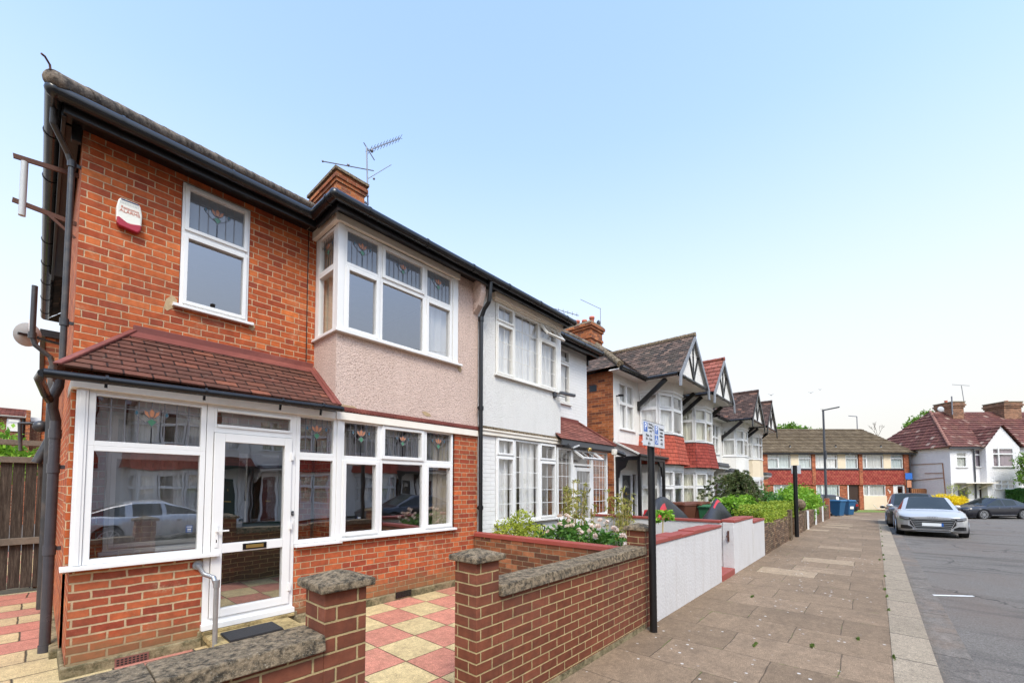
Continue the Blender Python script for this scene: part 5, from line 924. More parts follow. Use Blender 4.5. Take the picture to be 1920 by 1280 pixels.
    m = MB(); m.bar((cx, 4.45, fz), (cx, 4.45, az - .1), .05, .04); m.bar((cx, 4.445, fz + .02), (cx - .48, 4.445, fz + .9), .05, .04); m.bar((cx, 4.445, fz + .02), (cx + .48, 4.445, fz + .9), .05, .04); m.build('gable_timber', 'blackwood', h)
    m = MB()
    for s_ in (-1, 1): m.bar((cx + s_ * (gw - .12), 5.8, Z(4.25)), (cx + s_ * (gw - .12), 4.85, fz - .10), .08, .14); m.bar((cx + s_ * (gw - .12), 5.76, Z(4.1)), (cx + s_ * (gw - .12), 5.76, Z(4.4)), .09, .07)
    m.build('brace', 'blackwood', h, bevel=.004)
    xa, xb = (ex, cx - gw - .0), (cx + gw, exr)
    m = MB(); m.box(xa[0], xa[1], 5.47, 5.8, Z(5.02), Z(5.05)); m.box(xb[0], xb[1], 5.47, 5.8, Z(5.02), Z(5.05)); m.build('soffit', 'render_white', h)
    gutter([(ex, 5.40), (cx - gw - .03, 5.40), (cx - gw - .03, 4.45)], h, Z(5.07), .055); gutter([(cx + gw + .03, 4.45), (cx + gw + .03, 5.40), (exr, 5.40)], h, Z(5.07), .055); gutter([(cx - gw + .1, 4.45), (cx + gw - .1, 4.45)], h, fz - .03, .055)
    m = MB(); m.box(ex, cx - gw, 5.44, 5.47, Z(4.99), Z(5.12)); m.box(cx + gw, exr, 5.44, 5.47, Z(4.99), Z(5.12)); m.box(cx - gw - .005, cx - gw + .02, 4.5, 5.47, fz - .07, fz + .03); m.box(cx + gw - .02, cx + gw + .005, 4.5, 5.47, fz - .07, fz + .03); m.build('eaves_board', 'blackwood', h)
    # door and canopy
    m = MB(fy(5.86)); m.box(dx_[0], dx_[1], -.04, 0, gz + .02, Z(2.0), 0); dc = (dx_[0] + dx_[1]) / 2; zc = Z(1.60)
    vs = [(dc, .003, zc)] + [(dc + .19 * math.cos(R(a)), .003, zc + .19 * math.sin(R(a)) * 1.3) for a in range(0, 181, 18)]; m.add(vs, [[0, i, i + 1] for i in range(1, 11)], 1)
    for bx in ((dx_[0] + .08, dx_[0] + .26), (dx_[1] - .26, dx_[1] - .08)): m.box(bx[0], bx[1], 0, .008, Z(.75), Z(1.35), 0)
    dr_ = m.build('front_door', [porch[1], 'glass_far'], h); m = MB(fy(5.86)); m.box(dc - .14, dc + .14, .0, .012, Z(.93), Z(.99)); m.box(dc - .02, dc + .02, 0, .03, Z(1.38), Z(1.46)); m.build('letterbox', 'brass', dr_)
    m = MB(fy(5.84)); m.box(dx_[0] - .1, dx_[0], -.05, .03, gz, Z(2.03)); m.box(dx_[1], dx_[1] + .07, -.05, .03, gz, Z(2.03)); m.box(dx_[1] + .40, dx_[1] + .45, -.05, .03, gz, Z(2.03)); m.box(dx_[0], dx_[1], -.05, .03, Z(1.99), Z(2.03)); m.build('door_frame', 'upvc', h)
    if porch[0] == 'posts':
        a0_, a1_ = x0 + .10, x0 + 1.95; m = MB(); tiles(m, (a0_ - .12, 5.0, 2.55), (a1_ + .05, 5.0, 2.55), (a0_ - .12, 5.8, 2.97), (a1_ + .05, 5.8, 2.97), .09, .18, .014); pc = m.build('canopy_roof', 'tile_red', h)
        m = MB(); m.prism([(a0_ - .02, 5.08, 2.52), (a0_ - .02, 5.8, 2.52), (a0_ - .02, 5.8, 2.93)], (.03, 0, 0)); m.bar((a0_ - .13, 4.99, 2.555), (a0_ - .13, 5.8, 2.975), .02, .05); m.box(a0_, a1_, 5.05, 5.78, 2.515, 2.53); m.build('cheek', 'render_white', pc)
        m = MB(); m.box(a0_ - .02, a1_, 5.03, 5.12, 2.40, 2.515); m.box(a0_ - .02, a0_ + .07, 5.12, 5.8, 2.40, 2.515); m.box(a0_ - .16, a1_ + .1, 4.94, 5.0, 2.50, 2.56); [m.box(x_, x_ + .085, 5.03, 5.115, gz, 2.40) for x_ in (a0_ - .02, a1_ - .09)]
        m.box(a0_ - .0, a0_ + .06, 5.73, 5.8, .95, 2.4)
        for s_, xo in ((1, a0_ + .065),): m.prism([(a0_ - .01, 5.8, 2.40), (a0_ - .01, 5.42, 2.40), (a0_ - .01, 5.5, 2.2), (a0_ - .01, 5.66, 2.1), (a0_ - .01, 5.70, 1.9), (a0_ - .01, 5.8, 1.8)], (.06, 0, 0)); m.prism([(a1_ - .09, 5.05, 2.40), (a1_ - .45, 5.05, 2.40), (a1_ - .36, 5.05, 2.28), (a1_ - .22, 5.05, 2.22), (a1_ - .17, 5.05, 2.0), (a1_ - .09, 5.05, 1.9)], (0, .06, 0))
        m.build('canopy_frame', 'blackwood', pc, bevel=.004)
    else:
        a0_, a1_ = (x0 + .1, x0 + 1.75) if left else (x1 - 1.75, x1 - .1); m = MB(); m.box(a0_, a1_, 4.95, 5.8, Z(2.50), Z(2.56)); m.frus(a0_ + .02, a1_ - .02, 4.98, 5.8, Z(2.56), Z(2.66), .05, .02); pc = m.build('canopy_roof', 'lampgrey', h)
        m = MB(); m.box(a0_ + .04, a1_ - .04, 5.0, 5.8, Z(2.40), Z(2.50)); [m.prism([(x_, 5.8, Z(2.40)), (x_, 5.1, Z(2.40)), (x_, 5.2, Z(2.28)), (x_, 5.45, Z(2.22)), (x_, 5.6, Z(1.95)), (x_, 5.8, Z(1.8))], (.09, 0, 0)) for x_ in (a0_ + .08, a1_ - .17)]; m.build('canopy_bracket', 'render_white', pc)
    return h
g1 = gabled(11.17, 15.95, 14.19, True, 0, 'hung_red', True, 'tile_roof', 'upvc', 'greywood', 'gabled white house with bright orange red tiles below its upper bow window', 'net', ('posts', 'doorblack'))
g2 = gabled(15.951, 20.73, 17.71, False, 0, 'hung_dark', True, 'tile_red', 'upvc', 'greywood', 'gabled white house with orange pantiled gable and deep red hung tiles', 'blind', ('flat', 'doorred'))
g3 = gabled(20.731, 25.76, 23.95, True, -.19, 'render_white', False, 'tile_dark', 'upvc', 'blackwood', 'gabled house with dark brown tiles and plain white bow bay above the shrubs', 'netgrey', ('flat', 'doorred'))
g4 = gabled(25.761, 30.8, 27.57, False, -.17, 'render_cream', False, 'tile_dark', 'upvc', 'blackwood', 'farthest gabled house of the terrace, with cream bow bay', 'net', ('flat', 'doorred'))
# brick chimney with four pots over the first gabled house
m = MB(); m.box(12.38, 13.18, 7.25, 8.55, 5.8, 7.0, 0); [m.box(12.38 - d, 13.18 + d, 7.25 - d, 8.55 + d, z_, z_ + .088, 0) for z_, d in ((6.75, .03), (7.0, .0), (7.09, .04), (7.18, .08))]; m.frus(12.30, 13.26, 7.17, 8.63, 7.27, 7.36, .06, .06, 1); ch = m.build('chimney', ['brick_side', 'cap'], g1)
for y_, hh in ((7.4, .26), (7.7, .22), (8.0, .28), (8.34, .24)):
    m = MB(); m.lathe([(.085, 0), (.075, hh - .08), (.095, hh - .07), (.095, hh), (.06, hh), (.055, .02)], (12.72, y_, 7.36), 14); m.build('chimney_pot', 'pot', ch)
m = MB(); m.box(11.9, 12.1, 5.0, 5.05, 4.6, 4.8)
m = MB(fx(11.17)); m.box(6.35, 6.6, 0, .006, 4.55, 4.75); m.build('air_vent', 'slate', g1)
m = MB(fy(5.8)); m.cyl((11.36, .0, 4.35), (11.36, .1, 4.35), .02); m.bar((11.34, .09, 4.35), (11.34, .24, 4.33), .06); tag(m.build('wall_lamp', 'polepaint', loc=(11.35, 5.7, 4.35)), 'small black lamp beside the upper window of the gabled house', 'lamp')
ar = thing('roof_aerial', (13.1, 7.4, 7.4), 'thin aerial mast with dish on the chimney with clay pots', 'aerial'); m = MB(); m.cyl((13.16, 7.3, 7.0), (13.16, 7.3, 8.05), .012, 6); m.cyl((13.16, 7.3, 8.03), (12.3, 7.6, 8.17), .008, 6); m.build('mast', 'alu', ar); m = MB(); m.ball((13.0, 7.3, 7.45), .10, 12, 8, sc=(.4, .8, 1.2)); m.build('small_dish', 'slate', ar)
ar = thing('roof_aerial', (11.5, 8.6, 7.3), 'low aerial with long boom showing above the white house roof', 'aerial'); m = MB(); m.cyl((12.62, 8.5, 7.0), (12.62, 8.5, 8.05), .014, 6); m.cyl((12.1, 8.7, 8.12), (13.3, 8.3, 8.10), .012, 6); [m.bar((12.4 + i * .2, 8.6 - i * .07, 8.04), (12.4 + i * .2, 8.6 - i * .07, 8.18), .012) for i in range(5)]; m.build('boom', 'alu', ar)

# ================================================================ FAR TERRACE with tan roof, facing us across the bend
DT = 36.; kT = DT / 779
rT = lambda u: (u - 960) * kT
zT = lambda v: 1.65 + (911 - v) * kT
FT = lambda p: far((p[0], DT - p[1], p[2]))
tb = thing('brick_terrace', tuple(far((rT(1570), 38, -.42))), 'long brick terrace with tan tiled roof and red hung tiles, ending the street', 'terrace')
L0, L1 = rT(1380), rT(1706)
w = MB(FT); wallpanel(w, L0, L1, -.5, zT(908), [(rT(1530), rT(1573), zT(931), zT(909)), (rT(1588), rT(1610), -.42, zT(909)), (rT(1618), rT(1659), zT(929), zT(909)), (rT(1674), rT(1695), -.42, zT(909)), (rT(1450), rT(1485), zT(931), zT(909))], .15)
for a, b in ((1380, 1439), (1522, 1528.5), (1610, 1616.5), (1694, 1706)): w.box(rT(a), rT(b), -.3, .10, zT(909), zT(850))
w.box(L1 - .2, L1, -6.5, 0, -.5, zT(851)); w.build('wall', 'brick_far', tb)
m = MB(FT)
for a, b in ((1438, 1522), (1528.5, 1610), (1616.5, 1695)): tiles(m, (rT(a), .07, zT(908)), (rT(b), .07, zT(908)), (rT(a), .03, zT(880)), (rT(b), .03, zT(880)), .155, .25, .02)
m.build('hung_tiles', 'hung_far', tb)
m = MB(FT); [m.box(rT(a), rT(b), -.05, .02, zT(880), zT(850.5)) for a, b in ((1483.5, 1498), (1571.5, 1586), (1657.5, 1671))]; m.box(rT(1618), rT(1661), -.05, .03, -.38, zT(929)); m.build('cream_panel', 'render_cream', tb)
m = MB(FT); [m.box(rT(a), rT(b), -.02, .10, zT(880.5), zT(878)) for a, b in ((1438, 1522), (1528.5, 1610), (1616.5, 1695))]; m.box(L0, L1 + .1, 0, .35, zT(851), zT(849.3)); m.build('dark_trim', 'lampgrey', tb)
def tw(a, b, t, bt, sp, cur='teal', top=None):
    c = []; A, B = rT(a), rT(b); z0, z1 = zT(bt), zT(t); e = [A] + [A + (B - A) * s_ for s_ in sp] + [B]
    for i in range(len(e) - 1):
        if top == i: c += [(e[i], e[i + 1], z1 - .32, z1, 'f'), (e[i], e[i + 1], z0, z1 - .32, 'f')]
        else: c.append((e[i], e[i + 1], z0, z1, 'f'))
    window(tb, FT, c, -.03, .05, 'upvc', 'glass_far', curtain=[(cur, A + .05, A + (B - A) * .95, z0, z1 + .02, 22)], sash=.03, bev=0)
tw(1439.5, 1483, 852, 877.5, [.47], 'teal', 0); tw(1498, 1521.5, 852, 877.5, [], 'teal', 0); tw(1529, 1571, 852, 877.5, [.48], 'net', 1); tw(1586, 1609, 852, 877.5, [], 'teal', 0); tw(1617, 1657, 852, 877.5, [.22], 'netgrey', 0); tw(1671, 1693.5, 852, 877.5, [], 'teal', 0)
tw(1530, 1573, 909, 931, [.25], 'teal'); tw(1618, 1659, 909, 929, [.25], 'netgrey'); tw(1450, 1485, 909, 931, [.4], 'teal')
m = MB(FT); m.box(rT(1591), rT(1610), -.15, -.1, -.42, zT(909)); [m.box(rT(1591) + i * .11, rT(1591) + i * .11 + .09, -.1, -.085, -.4, zT(910)) for i in range(8)]; m.build('front_door', 'doorbrown', tb)
m = MB(FT); m.box(rT(1588.5), rT(1590.5), -.1, .0, -.42, zT(909)); m.box(rT(1674), rT(1680.5), -.1, -.02, -.42, zT(909)); [m.box(a, b, -.08, .0, c, d) for a, b, c, d in ((rT(1680.5), rT(1682), -.42, zT(909)), (rT(1692), rT(1695), -.42, zT(909)), (rT(1682), rT(1692), zT(911), zT(909)), (rT(1682), rT(1692), -.42, -.2))]; m.build('side_door', 'upvc', tb)
m = MB(FT); m.quad((rT(1682), -.05, -.2), (rT(1692), -.05, -.2), (rT(1692), -.05, zT(911)), (rT(1682), -.05, zT(911))); m.build('door_pane', 'glass_far', tb)
m = MB(FT); m.quad((L0, -3.5, -.5), (L1, -3.5, -.5), (L1, -3.5, 4.5), (L0, -3.5, 4.5)); m.box(L0, L1, -3.5, -.16, 1.9, 2.0); m.build('room_shell', 'inside', tb)
m = MB(); F = lambda a, b, c: far((a, b, c)); e_ = zT(849)
tiles(m, F(L0, DT - .4, e_), F(L1 + .35, DT - .4, e_), F(L0, 39.6, 7.1), F((1617 - 960) * 39.6 / 779, 39.6, 7.1), .30, .30, .075); rp = F((1617 - 960) * 39.6 / 779, 39.6, 7.1)
tiles(m, F(L1 + .35, DT - .4, e_), F(L1 + .35, DT + 7, e_), rp, rp + FD * .01, .30, .30, .075); m.quad(F(L0, DT + 7, e_), F(L1 + .35, DT + 7, e_), rp + FD * .01, F(L0, 39.61, 7.1)); trf = m.build('roof', 'tile_far', tb)
for u_ in (1483, 1569, 1654): m = MB(); q = F((u_ - 960) * 36.4 / 779, 36.4, 1.65 + (911 - 842) * 36.4 / 779); m.cyl(q - Vector((0, 0, .1)), q + Vector((0, 0, .25)), .06, 10, mi=0); m.cyl(q + Vector((0, 0, .25)), q + Vector((0, 0, .38)), .065, 10, mi=1); m.box(q.x - .1, q.x + .28, q.y - .2, q.y + .1, q.z - .1, q.z - .05, 0); m.build('roof_vent', ['dish', 'black'], trf)
m = MB(FT); m.cyl((rT(1696), .05, zT(850)), (rT(1712), .35, zT(852)), .05, 8); m.cyl((L1 - .1, .16, -.4), (L1 - .1, .16, zT(852)), .045, 8); m.build('rain_pipe', 'lampgrey', tb)
m = MB(FT); p_ = [(1663.5, 917), (1665.5, 921), (1668, 920), (1666.5, 924.5)]; [m.bar((rT(a[0]), .02, zT(a[1])), (rT(b[0]), .02, zT(b[1])), .06, .03, up=(0, 1, 0)) for a, b in zip(p_, p_[1:])]; m.build('house_number', 'board', tb)
bt = MB(); a_ = far((rT(1636), 35.3, -.40)); 
for p_, q_ in (((1627, -.42, 946), (1632, 0, 953)), ((1634, -.42, 953), (1643, 0, 945)), ((1640, 0, 953), (1664, 0, 942))): bt.bar(far((rT(p_[0]), 35.5, zT(p_[2]))), far((rT(q_[0]), 35.4, zT(q_[2]))), .09, .05)
tag(bt.build('loose_boards', 'board', loc=tuple(a_)), 'pale planks leaning against the cream panel of the brick terrace', 'planks')

# ================================================================ WHITE SEMI on the right with wine red roof
DW = 33.; kW = DW / 779; rW = lambda u: (u - 960) * kW; zW = lambda v: 1.65 + (911 - v) * kW; FW = lambda p: far((p[0], DW - p[1], p[2]))
wb = thing('white_semi', tuple(far((40, 36, -.42))), 'white rendered house with wine red hipped roof and small front gable on the right', 'house')
rc = rW(1783)
w = MB(FW); wallpanel(w, rc, 58, -.5, 4.75, [(rW(1795), rW(1814), zW(875), zW(848)), (rW(1830), rW(1846), zW(875), zW(842)), (rW(1795), rW(1814), -.2, zW(909)), (rW(1835), rW(1846), -.42, zW(912))], .15); w.xf = lambda p: far((rc + .0, DW + p[0], p[2])) if False else far((rc - p[1], DW + p[0], p[2])); wallpanel(w, 0, 8, -.5, 4.75, [], .2)
w.xf = lambda p: far((p[0], DW - .45 - p[1], p[2])); g0, g1_, ga = rW(1850) * .987, rW(1914) * .987, rW(1880) * .987; zt_ = 4.72
wallpanel(w, g0, g1_, -.5, zt_, [(rW(1863) * .987, rW(1902) * .987, zW(875), zW(841)), (rW(1865) * .987, rW(1902) * .987, zW(916), zW(900))], .15); w.poly([(g0, 0, zt_), (g1_, 0, zt_), (g1_ - .1, 0, zt_ + .1), (ga + .0, 0, zW(799)), (g0 + .1, 0, zt_ + .1)]); w.box(g0, g0 + .15, -.45, -.002, -.5, zt_); w.build('wall', 'far_white', wb)
GW = lambda p: far((p[0], DW - .45 - p[1], p[2]))
def ww(xf, A, B, z0, z1, sp, cur, top=None):
    e = [A] + [A + (B - A) * s_ for s_ in sp] + [B]; c = []
    for i in range(len(e) - 1): c += [(e[i], e[i + 1], z0, z1 - (z1 - z0) * (top or .35), 'f'), (e[i], e[i + 1], z1 - (z1 - z0) * (top or .35), z1, 'f')]
    window(wb, xf, c, -.04, .05, 'upvc', 'glass_far', sill=(.08, .12), curtain=[(cur, A + .05, B - .05, z0, z1, 18)], bev=0)
ww(FW, rW(1795), rW(1814), zW(875), zW(848), [], 'netgrey', .3); ww(FW, rW(1830), rW(1846), zW(875), zW(842), [], 'lilac', .3); ww(GW, rW(1863) * .987, rW(1902) * .987, zW(875), zW(841), [.3], 'lilac', .3); ww(GW, rW(1865) * .987, rW(1902) * .987, zW(916), zW(900), [.33, .66], 'netgrey', .45)
m = MB(FW); m.quad((rc, -4, -.5), (58, -4, -.5), (58, -4, 4.7), (rc, -4, 4.7)); m.box(rc + .2, 57, -4, -.3, 2.2, 2.3); m.build('room_shell', 'inside', wb)
m = MB(); ov = .3; z0_, z1_ = 4.74, 8.2
tiles(m, F(rc - ov, DW - ov, z0_), F(58, DW - ov, z0_), F(37.1, 36.6, z1_), F(58, 36.6, z1_), .32, .3, .07); tiles(m, F(rc - ov, 40.8, z0_), F(rc - ov, DW - ov, z0_), F(37.1, 36.61, z1_), F(37.1, 36.6, z1_), .32, .3, .07); m.quad(F(rc - ov, 40.8, z0_), F(58, 40.8, z0_), F(58, 36.62, z1_), F(37.1, 36.62, z1_))
yb = DW - ov + (zW(799) - z0_) / (z1_ - z0_) * 3.9 + .3; za = zW(799) + .05
tiles(m, F(g0 - .15, yb, z0_), F(g0 - .15, DW - .62, z0_ - .05), F(ga, yb, za), F(ga, DW - .62, za), .32, .3, .07); tiles(m, F(g1_ + .15, DW - .62, z0_ - .05), F(g1_ + .15, yb, z0_), F(ga, DW - .62, za), F(ga, yb, za), .32, .3, .07); wr = m.build('roof', 'tile_wine', wb)
m = MB(); a, b = F(rc - ov, DW - ov, z0_ + .05), F(37.1, 36.6, z1_ + .05); [m.cyl(a.lerp(b, i / 14), a.lerp(b, (i + 1.05) / 14), .12, 8, .10) for i in range(14)]; m.build('hip_tile', 'redtilehip', wr)
for a0, a1_, nm in ((38.15, 39.1, 0), (42.6, 44.1, 1)):
    m = MB(lambda p: far(p)); m.box(a0, a1_, 35.7, 37.2, 6.9, 8.75, 0); [m.box(a0 - d, a1_ + d, 35.7 - d, 37.2 + d, z_, z_ + .14, 0) for z_, d in ((8.45, .06), (8.6, .12), (8.75, .06))]; m.box(a0 - .1, a1_ + .1, 35.6, 37.3, 8.9, 8.98, 1); m.box(a0 - .15, a1_ + .15, 35.45, 35.7, 7.05, 7.22, 2); c_ = m.build('chimney', ['brick_yellow', 'cap', 'dish'], wr)
    m = MB(); q = far(((a0 + a1_) / 2 + .3 * (nm * 2 - 1), 36.4, 8.98)); m.lathe([(.12, 0), (.10, .15), (.14, .2), (.10, .2), (.08, .05)], q, 10); m.build('chimney_pot', 'pot', c_)
m = MB(lambda p: far(p)); m.cyl((39.2, 35.7, 8.5), (39.0, 35.7, 10.35), .025, 6); m.cyl((38.2, 35.7, 10.45), (39.7, 35.7, 10.35), .018, 6); m.cyl((38.0, 35.6, 7.8), (38.0, 35.6, 9.4), .05, 6); tag(m.build('roof_aerial', 'alu', loc=tuple(far((39, 35.7, 8.4)))), 'aerial above the left chimney of the white semi', 'aerial')
m = MB(lambda p: far(p)); m.ball((36.9, 35.5, 8.25), .3, 14, 8, sc=(1, .25, .8)); m.bar((36.9, 35.5, 8.2), (37.4, 35.75, 8.1), .05); tag(m.build('satellite_dish', 'dish', loc=tuple(far((36.9, 35.5, 8.2)))), 'pale round dish on the left chimney of the white semi', 'satellite dish')
m = MB(FW); m.cyl((rW(1826.5), .08, -.4), (rW(1826.5), .08, 4.4), .05, 8); m.cyl((rW(1826.5), .08, 4.4), (rW(1822), .15, 4.62), .05, 8); m.build('downpipe', 'lampgrey', wb)
m = MB(FW); m.box(rc - ov, rW(1850), .2, .32, 4.62, 4.72); m.build('gutter', 'lampgrey', wb)
m = MB(FW); m.box(rW(1788), rW(1847), 0, .9, zW(906), zW(904)); m.bar((rW(1796), .05, zW(917)), (rW(1806), .7, zW(906.5)), .08); m.bar((rW(1832), .05, zW(917)), (rW(1842), .7, zW(906.5)), .08); m.build('porch_canopy', 'board', wb)
m = MB(FW); m.quad((rW(1795), -.1, -.2), (rW(1814), -.1, -.2), (rW(1814), -.1, zW(909)), (rW(1795), -.1, zW(909))); m.build('porch_window', 'glass_far', wb); m = MB(FW); m.box(rW(1836), rW(1846), -.12, -.06, -.4, zW(913)); m.build('front_door', 'doorbrown', wb)
m = MB(GW); [m.box(rW(x) * .987, rW(x) * .987 + .04, 0, .03, zW(927), zW(894)) for x in (1856, 1859, 1862)]; [m.box(rW(1856) * .987, rW(1863) * .987, .03, .045, zW(y_), zW(y_) + .04) for y_ in range(896, 927, 5)]; m.build('trellis', 'white', wb)
SWf = lambda p: far((rc - p[1], p[0], p[2]))
m = MB(SWf); dd_ = lambda u: rc * 779 / (u - 960); zz_ = lambda u, v: 1.65 + (911 - v) * dd_(u) / 779
for a, b in (((1706, 871), (1769, 868)), ((1769, 868), (1772, 926)), ((1735, 887), (1770, 886.5)), ((1706, 901), (1770, 895))): m.bar((dd_(a[0]), .03, zz_(*a)), (dd_(b[0]), .03, zz_(*b)), .05, .04)
m.build('wall_cable', 'wood', wb)
m = MB(lambda p: far(p)); m.box(33.6, 34.8, 35.0, 35.06, -.42, 1.45); [m.box(33.6 + i * .16, 33.72 + i * .16, 34.96, 35.0, -.4, 1.4) for i in range(8)]; tag(m.build('side_fence', 'wood', loc=tuple(far((34.2, 35, -.4)))), 'brown wooden fence panel between the terrace and the white semi', 'fence')
m = MB(lambda p: far(p)); m.cyl((31.55, 33.2, -.42), (31.55, 33.2, 2.7), .07, 10, mi=0); m.box(31.35, 31.9, 33.1, 33.13, 2.2, 2.7, 1); m.box(31.45, 31.8, 33.1, 33.13, 1.55, 2.1, 2); m.box(31.46, 31.64, 33.08, 33.3, .3, .75, 3); tag(m.build('street_sign', ['lampgrey', 'sticker', 'petal', 'white'], loc=tuple(far((31.55, 33.2, -.42)))), 'dark sign post with small blue and orange plates by the terrace corner', 'sign')
m = MB(lambda p: far(p)); m.box(30.4, 31.3, 33.0, 33.3, -.42, .02); tag(m.build('low_brick_wall', 'brick_far', loc=tuple(far((30.8, 33.1, -.42)))), 'short low brick wall at the end of the grass strip', 'wall')

# ================================================================ behind the left side passage
bh = thing('back_house', (-1, 34, 0), 'dark red brick house with one white window seen over the wooden fence', 'house')
w = MB(fy(34)); wallpanel(w, -8, .6, -.2, 5.25, [(-1.18, -.73, 4.55, 5.18)], .1); w.build('wall', 'brick_front', bh); m = MB(fy(34)); m.box(-.53, -.38, -.5, .5, -.2, 5.65); m.build('party_fin', 'brick_side', bh)
window(bh, fy(34), [(-1.18, -.73, 4.56, 4.98, 'f'), (-1.18, -.73, 4.98, 5.18, 'f')], .0, .05, 'upvc', 'glass_far', sill=(.02, .05)); m = MB(fy(34)); m.box(-8, -.54, 0, .12, 5.25, 5.31, 0); m.box(-.37, .6, 0, .1, 5.12, 5.33, 0); m.build('fascia', 'upvc', bh)
m = MB(); tiles(m, (-8, 33.75, 5.32), (-.55, 33.75, 5.32), (-8, 36, 5.95), (-.55, 36, 5.95), .3, .3, .05); m.build('roof', 'tile_h2', bh); m = MB(); m.cyl((-.62, 33.9, 0), (-.62, 33.9, 5.2), .05, 8); m.build('downpipe', 'black', bh)
m = MB(fy(30)); wallpanel(m, -3, .6, -.2, 3.2, [], .1); m.xf = None; tag(m.build('back_extension', 'brick_far', loc=(-1, 30, 0)), 'lower orange brick building just above the fence top', 'building')
t = thing('side_fence', (-.3, 9.7, 0), 'dark weathered board fence across the side passage', 'fence')
m = MB(); rg = random.Random(4); x = -1.6
while x < .12: wd_ = .095 + rg.random() * .03; m.box(x, x + wd_ - .006, 9.68 + rg.random() * .012, 9.70, .12 + rg.random() * .02, 2.0); x += wd_
m.build('boards', 'fence', t); m = MB(); m.box(-1.7, .14, 9.64, 9.70, 2.0, 2.09); m.box(-1.7, .14, 9.62, 9.68, .78, .88); m.box(-1.7, .16, 9.62, 9.72, 2.26, 2.34); m.build('rail', 'rail', t, bevel=.005); m = MB(); m.box(.10, .17, 9.62, 9.72, .05, 2.34); m.build('post', 'fence', t)
t = thing('green_shrub', (-.6, 16, 0), 'bright green shrub peeping over the dark side fence', 'shrub'); leaves('foliage', 'bright', t, [(-1.2, 16, 2.6, .9, .8, .75, 1500), (-.55, 15.6, 2.2, .6, .6, .55, 900)], .09, 11)

# ================================================================ STREET FURNITURE, WALLS BEYOND, PLANTS
t = thing('stone_garden_wall', (13.4, 2.15, 0), 'brown narrow-stone garden wall under the clipped yellow green hedge', 'wall'); m = MB()
for i in range(5): a = 11.56 + i * .74; m.box(a, a + .735, 2.06 + .01 * (i % 2), 2.28, -.02, .74 - .03 * (i % 2))
m.build('stonework', 'stone_wall', t); m = MB(); m.box(15.2, 15.5, 2.0, 2.3, -.02, .92); m.build('end_block', 'stoneball', t)
def stw(x0, x1, z, label, ball=None, post=None, mat='stone_wall'):
    t = thing('stone_garden_wall', ((x0 + x1) / 2, 2.15, G(x0)), label, 'wall'); m = MB(); m.box(x0, x1, 2.06, 2.28, G(x1) - .05, z); m.build('stonework', mat, t, bevel=.015)
    if post: m = MB(); [m.box(p - .04, p + .04, 2.0, 2.055, G(p) - .02, z + .05) for p in post]; m.build('white_post', 'white', t)
    if ball: m = MB(); m.box(ball - .22, ball + .22, 2.04, 2.4, G(ball) - .03, z + .12); m.ball((ball, 2.22, z + .34), .22, 14, 10); m.build('pier', 'stoneball', t)
stw(16.9, 19.3, .62, 'brown stone wall just behind the black post, topped by a stone ball pier', 18.9, None); stw(19.6, 22.1, .66, 'brown stone wall with a white end post below the ivy mound', None, (19.62,)); stw(22.4, 25.3, .62, 'brown stone wall between two white posts below the ivy mound', None, (22.35, 25.4)); stw(25.6, 29.4, .62, 'last brown stone wall before the lamp post', None, None); stw(29.5, 30.1, .95, 'short red brick pier by the lamp post', None, None, 'brick_far')
t = thing('lamp_post', (33.2, 2.45, G(33)), 'tall dark grey lamp post with flat angled lamp head', 'lamp post'); m = MB(); m.cyl((33.2, 2.45, G(33) - .02), (33.2, 2.45, 1.0), .11, 14); m.cyl((33.2, 2.45, 1.0), (33.2, 2.45, 6.55), .075, 14, .055); m.box(33.1, 33.3, 2.35, 2.42, 3.4, 3.9); m.build('column', 'lampgrey', t); m = MB(); m.bar((33.2, 2.5, 6.52), (33.5, 1.65, 6.68), .16, .07); m.build('lamp_head', 'lampgrey', t)
m = MB(lambda p: far(p)); m.cyl((54.3, 65, 6), (54.3, 65, 12.6), .09, 8, .06); m.cyl((54.3, 65, 12.6), (53.0, 65, 12.7), .06, 6); tag(m.build('far_lamp_post', 'alu', loc=tuple(far((54.3, 65, 0)))), 'pale lamp post top showing over the tan terrace roof', 'lamp post')
def bin_(p, rz, body, label, lid=None, sticker=False, grp='wheeled bins'):
    t = bpy.data.objects.new('wheeled_bin', None); COL.objects.link(t); t.location = p; t.rotation_euler.z = rz; t['_w'] = (0., 0., 0.); tag(t, label, 'bin', grp)
    m = MB(); vs = []
    for z_, a, b in ((.06, .21, .24), (.5, .24, .29), (.96, .285, .36)): vs += [(-a, -b, z_), (a, -b, z_), (a, b, z_), (-a, b, z_)]
    m.add(vs, [[0, 3, 2, 1]] + [[j * 4 + i, j * 4 + (i + 1) % 4, j * 4 + 4 + (i + 1) % 4, j * 4 + 4 + i] for j in range(2) for i in range(4)]); m.box(-.30, .30, -.375, .375, .93, .98); m.build('body', body, t, bevel=.02)
    m = MB(); m.frus(-.30, .30, -.41, .36, .985, 1.05, .03, .04); m.cyl((-.25, .40, 1.0), (.25, .40, 1.0), .02, 8); m.build('lid', lid or ('binbluelid' if body == 'binblue' else body), t, bevel=.012)
    m = MB(); m.cyl((-.29, .26, .10), (-.22, .26, .10), .10, 16); m.cyl((.22, .26, .10), (.29, .26, .10), .10, 16); m.build('wheels', 'tyre', t)
    if sticker: m = MB(); m.box(-.14, .14, -.31, -.295, .45, .62); m.build('sticker', 'board', t)
